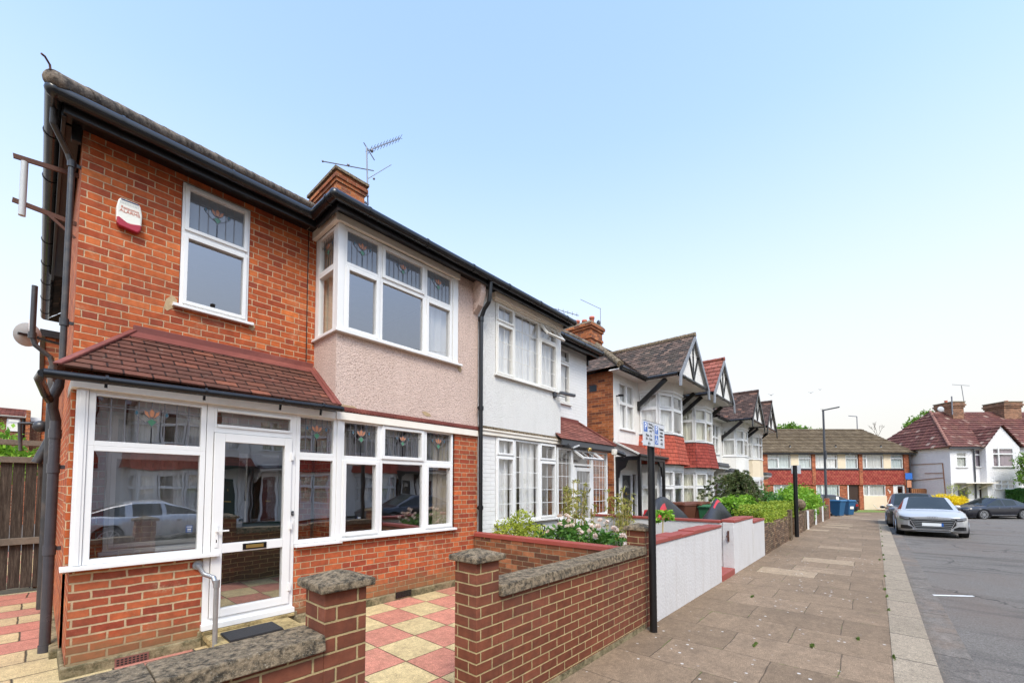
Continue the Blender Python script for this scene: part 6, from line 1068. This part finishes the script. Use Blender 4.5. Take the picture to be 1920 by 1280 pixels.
q = far((20.76, 26.6, 0)); bin_((q.x, q.y, G(q.x)), YAW - math.pi / 2 + R(20), 'binblue', 'front blue wheeled bin at the end of the pavement', grp='blue wheeled bins'); q = far((22.85, 28.4, 0)); bin_((q.x, q.y, G(q.x)), YAW - math.pi / 2 + R(12), 'binblue', 'rear blue wheeled bin with a pale sticker next to the parked car', None, True, 'blue wheeled bins')
bin_((13.4, 4.62, .1), R(80), 'binbrown', 'brown wheeled bin under the orange tiled bow window', grp='bins in the front garden'); bin_((14.1, 4.4, .1), R(85), 'binbrown', 'brown wheeled bin half hidden behind the green one', grp='bins in the front garden'); bin_((14.1, 4.0, .02), R(95), 'bingreen', 'green lidded bin beside the covered motorbike', grp='bins in the front garden')
def cover(profile, y, hw, label, red):
    t = thing('motorbike_cover', (profile[len(profile) // 2][0], y, 0), label, 'motorbike cover'); m = MB(); n = 16; V = []; rg = random.Random(int(y * 10))
    for i, (x, h) in enumerate(profile):
        for j in range(n + 1):
            a = math.pi * j / n; wv = hw * (.75 + .25 * math.sin(i * 1.3)) * (.45 + .55 * min(1, h)); c = math.cos(a); s_ = math.sin(a); ss = s_ ** .8
            k = 1 + .05 * math.sin(j * 2.7 + i * 1.9) + rg.uniform(-.02, .02); V.append((x + .04 * math.sin(j * 1.7 + i), y - wv * c * k * (1.2 - .75 * ss), .03 + (h - .03) * ss * (1 + .02 * math.sin(i + j))))
    N = len(profile); fs = [[i * (n + 1) + j, (i + 1) * (n + 1) + j, (i + 1) * (n + 1) + j + 1, i * (n + 1) + j + 1] for i in range(N - 1) for j in range(n)]; m.add(V, fs, 0, True)
    for fi, f in enumerate(fs):
        i, j = divmod(fi, n)
        if red(i, j): m.mi[fi] = 1
    m.add([V[0 * (n + 1) + j] for j in range(n + 1)], [list(range(n + 1))], 0); m.add([V[(N - 1) * (n + 1) + j] for j in range(n + 1)], [list(range(n + 1))], 0); m.build('cover', ['cover', 'coverred'], t, sub=1)
cover([(9.35, .75), (9.5, 1.12), (9.75, 1.36), (10.1, 1.44), (10.45, 1.40), (10.8, 1.27), (11.15, 1.10), (11.5, .98), (11.8, .86), (12.15, .72), (12.3, .4)], 4.0, .55, 'black and red motorbike cover behind the sign post', lambda i, j: i in (1, 2) and 2 <= j <= 4)
cover([(10.75, .5), (10.95, .82), (11.3, .98), (11.6, 1.12), (11.95, 1.34), (12.1, 1.34), (12.4, 1.18), (12.8, 1.05), (13.2, .90), (13.5, .5)], 3.25, .55, 'black motorbike cover with one red stripe, next to the hedge', lambda i, j: i in (3, 4) and j == 6)
m = MB(); m.frus(11.3, 11.75, 4.75, 4.98, .84, .98, .02, .02); m.cyl((11.5, 4.87, 0), (11.5, 4.87, .84), .2, 10); tag(m.build('red_planter', 'coverred', loc=(11.5, 4.87, 0)), 'small red planter at the foot of the black canopy post', 'planter')

def plant(name, loc, label, cat, mat, blobs, size, seed, stem=None, **k):
    t = thing(name, loc, label, cat); leaves('foliage', mat, t, blobs, size, seed, **k)
    m = MB(); rg = random.Random(seed)
    for b_ in blobs[:6]:
        if stem: m.tube([(b_[0], b_[1], loc[2]), (b_[0] + rg.uniform(-.05, .05), b_[1], (b_[2] + loc[2]) / 2), (b_[0], b_[1], b_[2])], stem, 6)
    if stem: m.build('stem', 'bark', t)
    return t
plant('lime_shrub', (5.4, 4.55, 0), 'yellow green shrub growing over the red coping beside the downpipe', 'shrub', 'lime', [(5.2, 4.6, .85, .30, .3, .28, 900), (5.45, 4.55, 1.0, .22, .25, .25, 600), (5.6, 4.45, .8, .28, .28, .22, 600), (5.05, 4.7, .75, .2, .25, .18, 300), (5.85, 4.5, .75, .2, .2, .12, 160)], .035, 21, .012)
rs = plant('rose_bush', (5.4, 3.1, 0), 'rose bush with many pale pink blooms behind the weathered brick wall', 'rose bush', 'rosegreen', [(5.35, 3.75, .80, .25, .35, .22, 500), (5.3, 3.25, .85, .28, .35, .24, 700), (5.35, 2.8, .78, .25, .3, .25, 500), (5.3, 3.55, 1.0, .15, .2, .15, 160)], .055, 22, .012)
fl = []; rg = random.Random(9)
for c_ in ((5.22, 3.85, .98), (5.2, 3.68, 1.08), (5.25, 3.5, 1.17), (5.2, 3.42, 1.05), (5.25, 3.3, 1.0), (5.2, 3.12, 1.04), (5.15, 3.0, 1.10), (5.22, 2.9, 1.14), (5.2, 2.78, 1.12), (5.25, 2.68, 1.08), (5.15, 2.62, .98), (5.2, 2.6, .9), (5.3, 3.62, 1.22), (5.2, 3.22, .95), (5.1, 2.95, .98)):
    for k_ in range(2): fl.append((c_[0] + rg.uniform(-.05, .05), c_[1] + rg.uniform(-.07, .07), c_[2] + rg.uniform(-.04, .05), .036, .036, .028, 34))
leaves('blooms', 'rose', rs, fl, .034, 23, asp=1.0, shell=.4)
def bam(x, y, n, h, seed, label):
    t = thing('bamboo', (x, y, 0), label, 'bamboo'); rg = random.Random(seed); m = MB(); bl = []
    for i in range(n):
        a, b = x + rg.uniform(-.32, .32), y + rg.uniform(-.2, .2); hh = h * rg.uniform(.7, 1.); l1, l2 = rg.uniform(-.15, .15), rg.uniform(-.1, .1); m.tube([(a, b, 0), (a + l1 * .4, b + l2 * .4, hh * .5), (a + l1, b + l2, hh)], .006, 5)
        for k_ in range(6): f = .4 + .6 * k_ / 5; bl.append((a + l1 * f, b + l2 * f, hh * f, .09, .09, .07, 11))
    m.build('cane', 'cane', t); leaves('foliage', 'bamboo', t, bl, .035, seed, asp=3.0, shell=.2)
bam(6.75, 4.35, 16, 1.75, 31, 'thin yellowish bamboo in front of the glazed white porch'); bam(8.35, 4.2, 13, 1.7, 32, 'thin bamboo clump at the right end of the glazed white porch')
t = thing('young_plant', (7.4, 2.9, 0), 'young plant with one thin stem and bright leaves behind the white wall', 'plant'); m = MB(); m.tube([(7.4, 2.9, 0), (7.38, 2.9, .7), (7.42, 2.9, 1.15)], .012, 6); m.build('stem', 'cane', t); leaves('foliage', 'bright', t, [(7.42, 2.9, 1.16, .15, .15, .06, 60), (7.2, 2.95, 1.05, .08, .08, .06, 20), (7.6, 2.85, 1.08, .09, .09, .06, 26)], .07, 33)
def hedge(x0, x1, y0, y1, z0, z1, mat, label, seed, size=.035, dens=900, xf=None, name='hedge'):
    rng_ = np.random.default_rng(seed); A = (x1 - x0) * (y1 - y0) + 2 * (x1 - x0) * (z1 - z0); n = int(A * dens)
    loc = ((x0 + x1) / 2, (y0 + y1) / 2, z0) if xf is None else tuple(xf(Vector(((x0 + x1) / 2, (y0 + y1) / 2, z0)))); t = thing(name, loc, label, name.split('_')[-1])
    f = rng_.random(n); u_ = rng_.random(n); v_ = rng_.random(n); side = rng_.random(n); X = x0 + (x1 - x0) * u_; ed = side > .86; top = side < .40; X = np.where(ed, np.where(side > .93, x0, x1) + rng_.normal(0, .02, n), X)
    wob = .05 * np.sin(X * 3.1) + .03 * np.sin(X * 7.7 + 1); w3 = rng_.random(n); Y = np.where(top, y0 + (y1 - y0) * v_, np.where(ed, y0 + (y1 - y0) * w3, y0 + rng_.normal(0, .02, n))); Zc = np.where(top, z1 + wob - .25 * np.clip(np.abs((X - (x0 + x1) / 2) / ((x1 - x0) / 2)) - .85, 0, 1) / .15 * (z1 - z0) * .5 + rng_.normal(0, .015, n), z0 + (z1 - z0) * v_ * .97)
    rr = (np.abs(v_ - .0) < .0); Yb = np.where(~top & (Zc > z1 - .1), Y + .05, Y); C_ = np.stack([X, Yb, Zc], 1)
    bl = [(c[0], c[1], c[2], .02, .02, .02, 1) for c in C_]
    a = rng_.normal(size=(n, 3)); a /= np.linalg.norm(a, axis=1)[:, None]; b = np.cross(a, rng_.normal(size=(n, 3))); b /= np.linalg.norm(b, axis=1)[:, None]; s_ = size * (.6 + .8 * rng_.random((n, 1)))
    V = np.stack([C_ - a * s_ * .8, C_ + b * s_ * .4, C_ + a * s_ * .8, C_ - b * s_ * .4], 1).reshape(-1, 3)
    if xf is not None: V = V[:, :1] * np.array(FR) + V[:, 1:2] * np.array(FD) + V[:, 2:] * np.array([0, 0, 1])
    V = V - np.array(loc); me = bpy.data.meshes.new('foliage'); me.from_pydata(V.tolist(), [], [[i * 4, i * 4 + 1, i * 4 + 2, i * 4 + 3] for i in range(n)]); me.materials.append(M[mat]); o = bpy.data.objects.new('foliage', me); COL.objects.link(o); o.parent = t
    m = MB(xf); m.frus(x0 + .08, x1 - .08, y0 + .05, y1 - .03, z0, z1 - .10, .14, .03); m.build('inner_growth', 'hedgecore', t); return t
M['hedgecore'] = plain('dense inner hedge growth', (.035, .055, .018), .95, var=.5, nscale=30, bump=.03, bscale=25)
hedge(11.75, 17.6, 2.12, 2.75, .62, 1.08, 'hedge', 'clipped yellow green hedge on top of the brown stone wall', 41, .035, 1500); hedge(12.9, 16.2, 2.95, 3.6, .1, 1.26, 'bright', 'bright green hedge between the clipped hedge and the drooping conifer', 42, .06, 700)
bl = []; rg = random.Random(5)
t = thing('drooping_conifer', (16.2, 3.6, 0), 'wide dull green conifer with arching sprays in front of the gabled houses', 'conifer')
m = MB(); m.cyl((16.2, 3.6, 0), (16.2, 3.6, 1.7), .07, 8, .03)
for i in range(130):
    a = rg.uniform(0, 2 * math.pi); L = rg.uniform(.8, 2.4) * (1 if abs(math.cos(a)) > .5 else .42); h0 = rg.uniform(.7, 1.9); rise = rg.uniform(.15, .55); pr = None
    for k_ in range(9):
        f = k_ / 8; p = (16.2 + math.cos(a) * L * f, 3.6 + math.sin(a) * L * f * .55, h0 + rise * math.sin(f * math.pi * .8) - .65 * f * f * (h0 / 1.9)); bl.append((p[0], p[1], max(.1, p[2]), .10, .07, .045, 20))
        if pr and i % 3 == 0: m.cyl(pr, p, .008, 4, cap=False)
        pr = p
m.build('branch', 'bark', t); leaves('foliage', 'conifer', t, bl + [(16.2, 3.6, .9, 1.6, .7, .75, 2600)], .045, 43, asp=2.4, shell=.1)
plant('green_shrub', (18.6, 3.2, 0), 'mid green leafy shrub right behind the second black post', 'shrub', 'hedgedk', [(14.3, 3.9, .7, .7, .4, .5, 700), (18.3, 3.3, 1.0, 1.0, .5, .62, 1500), (17.2, 3.3, .8, .7, .4, .5, 700), (19.6, 3.1, .9, .7, .5, .5, 700)], .065, 44, .02)
plant('ivy_mound', (22.5, 2.7, 0), 'bright glossy leaved climber bulging over the brown walls', 'climber', 'bright', [(20.6, 2.75, 1.05, .9, .6, .52, 1300), (22.2, 2.7, 1.15, 1.3, .65, .58, 2200), (24.2, 2.6, 1.0, 1.2, .6, .52, 1700), (25.8, 2.45, .75, .9, .45, .45, 900), (22.5, 2.2, .55, .7, .25, .35, 500), (26.8, 2.3, .55, .5, .3, .3, 300)], .085, 45, .02)
plant('golden_shrub', tuple(far((33.3, 31.6, -.4))), 'bright golden yellow rounded shrub behind the silver car', 'shrub', 'yellowleaf', [(*far((32.0, 31.6, .35)), .75, .75, .62, 2600), (*far((32.9, 31.6, .45)), .8, .8, .6, 3000), (*far((33.8, 31.6, .35)), .7, .7, .58, 2400), (*far((32.9, 31.8, .1)), 1.0, 1.0, .5, 900)], .075, 46, .02)
hedge(38.4, 52, 31.4, 32.4, -.4, 1.45, 'hedgedk', 'dark green clipped hedge behind the black car', 47, .07, 450, lambda p: far(p))
def tree(r, d, z0, h, blobs, mat, label, seed, size=.12, trunk=.12):
    q = far((r, d, z0)); t = thing('leafy_tree', tuple(q), label, 'tree'); m = MB(); m.cyl(q, q + Vector((0, 0, h * .6)), trunk, 10, trunk * .6)
    B = []
    for a, b, c, rr, n in blobs: p = far((r + a, d + b, z0 + c)); m.cyl(q + Vector((0, 0, h * .45)), p, trunk * .4, 6, trunk * .15, cap=False); B.append((p.x, p.y, p.z, rr, rr, rr * .85, n))
    m.build('trunk', 'bark', t); leaves('crown', mat, t, B, size, seed, shell=.35)
tree(38.6, 30.9, -.4, 4.6, [(0, 0, 4.0, .85, 900), (.7, .2, 3.2, .9, 900), (-.3, 0, 2.6, .7, 600), (.9, .1, 4.6, .6, 400), (.2, .2, 3.3, .8, 700)], 'tree', 'leafy green tree at the right edge of the photo', 51, .11)
tree(35, 57, 0, 11, [(-4.5, 0, 8.6, 1.3, 700), (-3.2, 0, 8.9, 1.3, 800), (-1.8, 0, 9.9, 1.0, 500), (-1.0, 0, 8.9, 1.4, 800), (1.0, 0, 9.0, 1.4, 800), (3.2, 0, 9.2, 1.3, 700), (5.0, 0, 8.9, 1.2, 500), (7.2, 0, 8.7, 1.0, 400)], 'tree', 'row of bright tree tops behind the tan terrace roof', 52, .28, .3)
tree(59.5, 60, 0, 12, [(-.4, 0, 10.9, 1.3, 500), (1.0, 0, 11.8, 1.1, 400), (-1.6, 0, 10.2, 1.0, 300)], 'tree', 'dark tree top behind the wine red roof', 53, .25, .3)
t = thing('bare_tree', tuple(far((48.5, 55, 0))), 'bare thin branches above the tan roof end', 'tree'); m = MB(lambda p: far(p)); rg = random.Random(8)
def br(p, d, L, r, k):
    q = p + d * L; m.cyl(p, q, r, 5, r * .6, cap=False)
    if k:
        for _ in range(3): br(q, (d + Vector((rg.uniform(-.7, .7), rg.uniform(-.3, .3), rg.uniform(-.2, .5)))).normalized(), L * rg.uniform(.5, .8), r * .6, k - 1)
br(Vector((48.5, 55, 0)), Vector((0, 0, 1)), 7.2, .14, 0); br(Vector((48.5, 55, 7.2)), Vector((.1, 0, 1)), 1.0, .05, 4); m.build('branches', 'bark', t)
plant('straggly_shrub', tuple(far((34.8, 32.2, -.4))), 'straggly thin shrub in front of the white semi porch', 'shrub', 'lime', [(*far((34.6, 32.6, 1.5)), .5, .4, .35, 110), (*far((35.4, 32.5, 1.2)), .5, .4, .4, 110), (*far((37.3, 32.5, .6)), .5, .4, .35, 110)], .07, 54, .015)
for i, (u_, v_, dd__) in enumerate(((1450, 739.5, 40), (1525.5, 735, 55), (1543, 729, 60), (1546, 766.5, 70))):
    r_ = (u_ - 960) / 779 * dd__; q = far((r_, dd__, 1.65 + (911 - v_) / 779 * dd__)); m = MB(); s_ = .15 + .05 * (i % 2); m.ball(q, .05, 8, 6, sc=(2.4, 1, .9)); [m.prism([q + Vector((-.06, 0, 0)), q + Vector((.06, 0, 0)), q + FR * (sg_ * s_ * 1.8) + Vector((-.05, 0, .12))], (0, 0, .02)) for sg_ in (-1, 1)]
    tag(m.build('flying_bird', 'feather', loc=tuple(q)), ['lowest left small bird in the sky, over the gabled roofs', 'small bird in the pale sky, middle of the flock', 'highest small bird in the sky over the tan roof', 'tiny bird nearest the lamp post head'][i], 'bird', 'small birds flying over the far roofs')

# ================================================================ CARS
def lerp_tab(tab, x):
    for (a, va), (b, vb) in zip(tab, tab[1:]):
        if x <= b: t = (x - a) / (b - a) if b > a else 0; t = max(0, min(1, t)); t = t * t * (3 - 2 * t) * .5 + t * .5; return va + (vb - va) * t
    return tab[-1][1]
def car(label, loc, rz, paint, L, W, H, top, cab, wheels, Rw, plate='platew', sport=False, rear=False, zsc=1.):
    t = bpy.data.objects.new('parked_car', None); COL.objects.link(t); t.location = loc; t.rotation_euler.z = rz; t.scale = (1, 1, zsc); t['_w'] = (0., 0., 0.); tag(t, label, 'car', 'cars parked along the street')
    ends = [(-L / 2, .70), (-L / 2 + .08, .84), (-L / 2 + .28, .95), (-L / 2 + .8, 1), (L / 2 - .9, 1), (L / 2 - .35, .96), (L / 2 - .14, .88), (L / 2 - .05, .80), (L / 2, .66)]
    hw = lambda x: W / 2 * lerp_tab(ends, x)
    bot = [(-L / 2, .38), (-L / 2 + .15, .24), (L / 2 - .3, .17), (L / 2 - .1, .17), (L / 2, .24)]
    xs_ = sorted(set([-L / 2 + L * i / 64 for i in range(65)] + [e[0] for e in ends])); m = MB(); V = []; n = 10
    for x in xs_:
        h_, t_, b_ = hw(x), lerp_tab(top, x), lerp_tab(bot, x); ar_ = 0
        for wx in wheels:
            if abs(x - wx) < Rw + .05: ar_ = max(ar_, .31 + math.sqrt((Rw + .05) ** 2 - (x - wx) ** 2))
        lo = max(b_ + .02, min(ar_, t_ - .12)) if ar_ else b_ + .02
        pts = [(0, b_), (h_ * .78, b_ if not ar_ else max(b_, lo)), (h_ * .985, lo), (h_ * 1.0, max(lo + .01, b_ + (t_ - b_) * .42)), (h_ * .985, max(lo + .02, b_ + (t_ - b_) * .68)), (h_ * .95, t_ - .06), (h_ * .88, t_ - .015), (h_ * .6, t_ + .012), (h_ * .3, t_ + .02), (0, t_ + .022)]
        V += [(x, y, z) for y, z in pts] + [(x, -y, z) for y, z in pts[1:-1][::-1]]
    k = 2 * n - 2; m.add(V, [[i * k + j, i * k + (j + 1) % k, (i + 1) * k + (j + 1) % k, (i + 1) * k + j] for i in range(len(xs_) - 1) for j in range(k)], 0, True)
    m.add(V[:k], [list(range(k))]); m.add(V[-k:], [list(range(k))[::-1]]); m.build('body', paint, t)
    m = MB(); m.box(-L / 2 + .35, L / 2 - .45, -W * .42, W * .42, .16, .5); m.build('underbody', 'trim', t)
    # cabin: (x, zroof, half width at belt, half width at roof, kind)
    C = cab; m = MB(); gl = MB(); V = []
    for x, zr_, wb_, wr_, kk in C:
        zb_ = lerp_tab(top, x) - .03; A = (wb_, zb_); B = (wb_ + (wr_ - wb_) * .86, zb_ + (zr_ - zb_) * .86); D = (wr_ - .02, zr_ - .015); E_ = (wr_ - .10, zr_ + .008); Fp = (wr_ * .5, zr_ + .022)
        V.append([(x, y, z) for y, z in (A, B, D, E_, Fp, (0, zr_ + .026))])
    for i in range(len(C) - 1):
        kk = C[i][4]
        for sgn in (1, -1):
            P = [[(p[0], p[1] * sgn, p[2]) for p in V[i + q]] for q in (0, 1)]
            for j in range(5):
                isg = (j == 0 and kk in 'gsb') or (j >= 3 and kk in 'sb')
                if kk == 'p': isg = False
                (gl if isg else m).add([P[0][j], P[1][j], P[1][j + 1], P[0][j + 1]], [[0, 1, 2, 3]], 0, True)
    m.build('roof', paint, t); gl.build('window_glass', 'carglass', t)
    for sx in (1, -1):
        for wx in wheels:
            m = MB(); y_ = sx * (W / 2 - .115); m.cyl((wx, y_ - .105, .315), (wx, y_ + .105, .315), Rw, 28); wh = m.build('wheel', 'tyre', t); m = MB(); yo = y_ + sx * .107
            m.cyl((wx, y_, .315), (wx, yo - sx * .02, .315), Rw * .72, 24, mi=1)
            for i in range(10): a = i * 2 * math.pi / 10; m.bar((wx, yo, .315), (wx + Rw * .70 * math.cos(a), yo, .315 + Rw * .70 * math.sin(a)), .035, .02, 0, up=(0, 1, 0))
            for i in range(24): a, b = i * math.pi / 12, (i + 1) * math.pi / 12; m.bar((wx + Rw * .72 * math.cos(a), yo, .315 + Rw * .72 * math.sin(a)), (wx + Rw * .72 * math.cos(b), yo, .315 + Rw * .72 * math.sin(b)), .03, .03, 0, up=(0, 1, 0))
            m.build('rim', ['rim', 'trim'], wh)
    def xs_at(y, end):
        y = abs(y); lo_, hi_ = 0., L / 2
        for _ in range(30):
            mid = (lo_ + hi_) / 2
            if hw(end * mid) * .99 > y: lo_ = mid
            else: hi_ = mid
        return lo_
    def drape(ys, f0, f1, mat, name, end=1, off=.012, parent=t):
        m = MB(); P = []
        for y in ys: x = end * (min(L / 2, xs_at(y, end)) + off); P.append(((x, y, f0(y)), (x, y, f1(y))))
        for a, b in zip(P, P[1:]): m.quad(a[0], b[0], b[1], a[1]); 
        m2 = MB(); 
        for a, b in zip(P, P[1:]): m.quad((a[1][0] - end * .03, *a[1][1:]), (b[1][0] - end * .03, *b[1][1:]), b[1], a[1])
        return m.build(name, mat, parent)
    def lin(a, b, n_=8): return [a + (b - a) * i / n_ for i in range(n_ + 1)]
    zf = lerp_tab(top, L / 2 - .1)
    gw_ = .46; gz0, gz1 = (.27, zf - .10) if sport else (zf - .26, zf - .07)
    drape(lin(-gw_ * 1.22, gw_ * 1.22, 12), lambda y: gz0 + max(0, (abs(y) - gw_ * .88)) * 1.15 if sport else gz0, lambda y: gz1 - max(0, abs(y) - gw_ * 1.05) * 1.2, 'trim', 'grille', off=.016)
    m = MB(); ng = 6 if sport else 4
    for i in range(ng): z_ = gz0 + (gz1 - gz0) * (i + .5) / ng; q = gw_ * (.86 + .3 * (i + .5) / ng); x = L / 2 + .02; m.box(x, x + .008, -q, q, z_ - .008, z_ + .008)
    m.build('grille_bar', 'galv', t)
    if sport:
        m = MB()
        for a, b in (((-gw_ * 1.18, gz1), (gw_ * 1.18, gz1)), ((-gw_ * 1.2, gz1 - .04), (-gw_ * .9, gz0)), ((gw_ * 1.2, gz1 - .04), (gw_ * .9, gz0)), ((-gw_ * .9, gz0), (gw_ * .9, gz0))): m.bar((L / 2 + .022, a[0], a[1]), (L / 2 + .022, b[0], b[1]), .018, .018)
        for i in range(4):
            yc = (i - 1.5) * .062
            for k_ in range(16): a, b = k_ * math.pi / 8, (k_ + 1) * math.pi / 8; m.bar((L / 2 + .03, yc + .038 * math.cos(a), zf - .045 + .038 * math.sin(a)), (L / 2 + .03, yc + .038 * math.cos(b), zf - .045 + .038 * math.sin(b)), .008, .008)
        m.build('emblem', 'chrome', t)
        for s_ in (-1, 1):
            drape(lin(s_ * .50, s_ * .80, 5), lambda y: .27, lambda y: .40 - max(0, .62 - abs(y)) * .5, 'trim', 'air_intake', off=.02)
        m = MB(); m.box(L / 2 - .05, L / 2 + .03, -.42, .42, .20, .215); m.build('splitter', 'galv', t)
    hz = zf - .03
    for s_ in (-1, 1):
        h_ = drape(lin(s_ * .44, s_ * .82, 7), lambda y: hz - .145 + (abs(y) - .44) * .12, lambda y: hz - .05 + (abs(y) - .44) * .12, 'trim', 'headlight', off=.018)
        drape(lin(s_ * .58, s_ * .80, 5), lambda y: hz - .125 + (abs(y) - .44) * .12, lambda y: hz - .065 + (abs(y) - .44) * .12, 'lens', 'lamp_lens', off=.026, parent=h_)
        drape(lin(s_ * .48, s_ * .80, 6), lambda y: .62, lambda y: .78, 'tail', 'tail_light', end=-1, off=.014)
        m = MB(); mxx = C[1][0] - .25; zb_ = lerp_tab(top, mxx); m.ball((mxx, s_ * (W / 2 + .08), zb_ + .06), .10, 12, 8, sc=(.6, 1.1, .75)); m.bar((mxx, s_ * (W / 2 - .12), zb_), (mxx, s_ * (W / 2 + .04), zb_ + .03), .05); m.build('mirror', paint if sport else 'trim', t)
    m = MB(); x = L / 2 + .034; pz = gz0 + (gz1 - gz0) * .48 if sport else .42; m.box(x, x + .008, -.26, .26, pz - .055, pz + .055, 0); m.box(x + .008, x + .009, .21, .26, pz - .055, pz + .055, 1); m.build('number_plate', [plate, 'sticker'], t)
    m = MB(); x = -L / 2 - .02; m.box(x - .008, x, -.26, .26, .66, .77); m.build('rear_plate', 'platey', t)
    m = MB(); [m.box(wheels[0] + .5, wheels[1] - .5, s_ * (W / 2 + .001) - .006, s_ * (W / 2 + .001) + .006, .26, .285) for s_ in (-1, 1)]; [m.box(wheels[1] - .72 - q_, wheels[1] - .60 - q_, s_ * (W / 2) - .012, s_ * (W / 2) + .012, lerp_tab(top, 0) - .16, lerp_tab(top, 0) - .14) for s_ in (-1, 1) for q_ in (.35, 1.15)]; m.build('door_trim', 'chrome', t)
    return t
tt_top = [(-2.09, .72), (-1.95, .88), (-1.5, .93), (-.3, .90), (.75, .92), (1.3, .88), (1.8, .80), (2.0, .75), (2.09, .70)]
tt_cab = [(-1.75, .95, .72, .62, 'p'), (-1.7, .97, .72, .60, 'b'), (-.95, 1.28, .80, .56, 'p'), (-.8, 1.33, .80, .57, 'g'), (-.15, 1.36, .82, .58, 'p'), (-.05, 1.36, .82, .58, 's'), (.93, .93, .84, .72, 'p'), (1.0, .90, .84, .74, 'p')]
rd = lambda x: G(x) - .10
c1 = car('silver two door sports car parked nose to us by the kerb', (22.35, -1.40, rd(21)), math.pi, 'silver', 4.18, 1.83, 1.36, tt_top, tt_cab, (-1.25, 1.27), .33, 'platew', True, zsc=.97)
sv_top = [(-2.25, .75), (-2.15, .98), (-1.5, 1.02), (.6, 1.02), (1.1, 1.02), (1.8, 1.0), (2.1, .95), (2.25, .86)]
sv_cab = [(-2.1, 1.04, .80, .70, 'p'), (-2.05, 1.06, .80, .68, 'b'), (-1.85, 1.50, .82, .64, 'p'), (-1.7, 1.58, .84, .64, 'g'), (-.35, 1.62, .85, .65, 'p'), (-.2, 1.62, .85, .65, 'g'), (.25, 1.60, .85, .65, 's'), (1.05, 1.04, .86, .74, 'p'), (1.15, 1.02, .86, .75, 'p')]
car('dark grey car with roof rails parked behind the silver one', (27.2, -1.2, rd(26)), math.pi, 'darkgrey', 4.5, 1.84, 1.62, sv_top, sv_cab, (-1.32, 1.32), .35, zsc=.92)
sd_top = [(-2.35, .78), (-2.2, .98), (-1.7, 1.0), (-.2, .93), (.8, .93), (1.4, .88), (2.0, .82), (2.25, .75), (2.35, .68)]
sd_cab = [(-1.95, 1.01, .72, .60, 'p'), (-1.9, 1.02, .72, .60, 'b'), (-1.15, 1.33, .80, .56, 'p'), (-1.0, 1.38, .80, .57, 'g'), (-.2, 1.43, .82, .58, 'p'), (-.1, 1.43, .82, .58, 'g'), (.1, 1.42, .82, .58, 's'), (1.0, .94, .84, .72, 'p'), (1.08, .91, .84, .74, 'p')]
q = far((32.45, 28.4, 0)); c4 = car('black saloon car side-on at the right edge of the photo', (q.x, q.y, -.52), YAW + math.pi / 2, 'blackcar', 4.7, 1.81, 1.44, sd_top, sd_cab, (-1.33, 1.32), .34, zsc=.95)
q = far((22.9, 31.2, 0)); car('dark car with yellow rear plate parked beyond the blue bins', (q.x, q.y, -.40), YAW + math.pi / 2 + R(-28), 'blackcar', 4.5, 1.8, 1.44, sd_top, sd_cab, (-1.33, 1.32), .34)
# the far side of the street, which the panes mirror
def mirror_copy(o, loc, rz, label, group): c = copytree(o); c.location = loc; c.rotation_euler.z = rz; c['label'] = label; c['group'] = group; return c
for i, (o_, x_) in enumerate(((g1, 4.2), (g2, -.6), (g1, -5.4), (g2, 9.0), (g1, 13.8), (g2, 18.6))): mirror_copy(o_, (x_, -12.0, 0), math.pi, 'white gabled house across the street, seen mirrored in the downstairs panes', 'houses across the street')
mirror_copy(c1, (2.6, -6.6, -.1), 0, 'silver car across the street, mirrored in the porch window', 'cars parked along the street'); mirror_copy(c4, (11.6, -6.4, -.1), math.pi, 'dark saloon across the street, mirrored in the bay window', 'cars parked along the street')

m = MB()
for a, b, sag in (((-14, -7.5, 8.4), (4.5, -8.6, 8.9), .5), ((4.5, -8.6, 8.9), (22, -7.6, 8.4), .5), ((4.5, -8.6, 8.9), (-6, -3, 6.4), .35), ((4.5, -8.6, 8.7), (14, -4, 8.0), .35)):
    P = [Vector(a).lerp(Vector(b), i / 10) - Vector((0, 0, sag * 4 * (i / 10) * (1 - i / 10))) for i in range(11)]
    for p, q in zip(P, P[1:]): m.cyl(p, q, .012, 5, cap=False)
m.cyl((4.5, -8.6, -.1), (4.5, -8.6, 9.1), .11, 10, .08); tag(m.build('telegraph_pole', 'bark', loc=(4.5, -8.6, 0)), 'wooden pole with thin wires mirrored in the upper panes', 'pole')
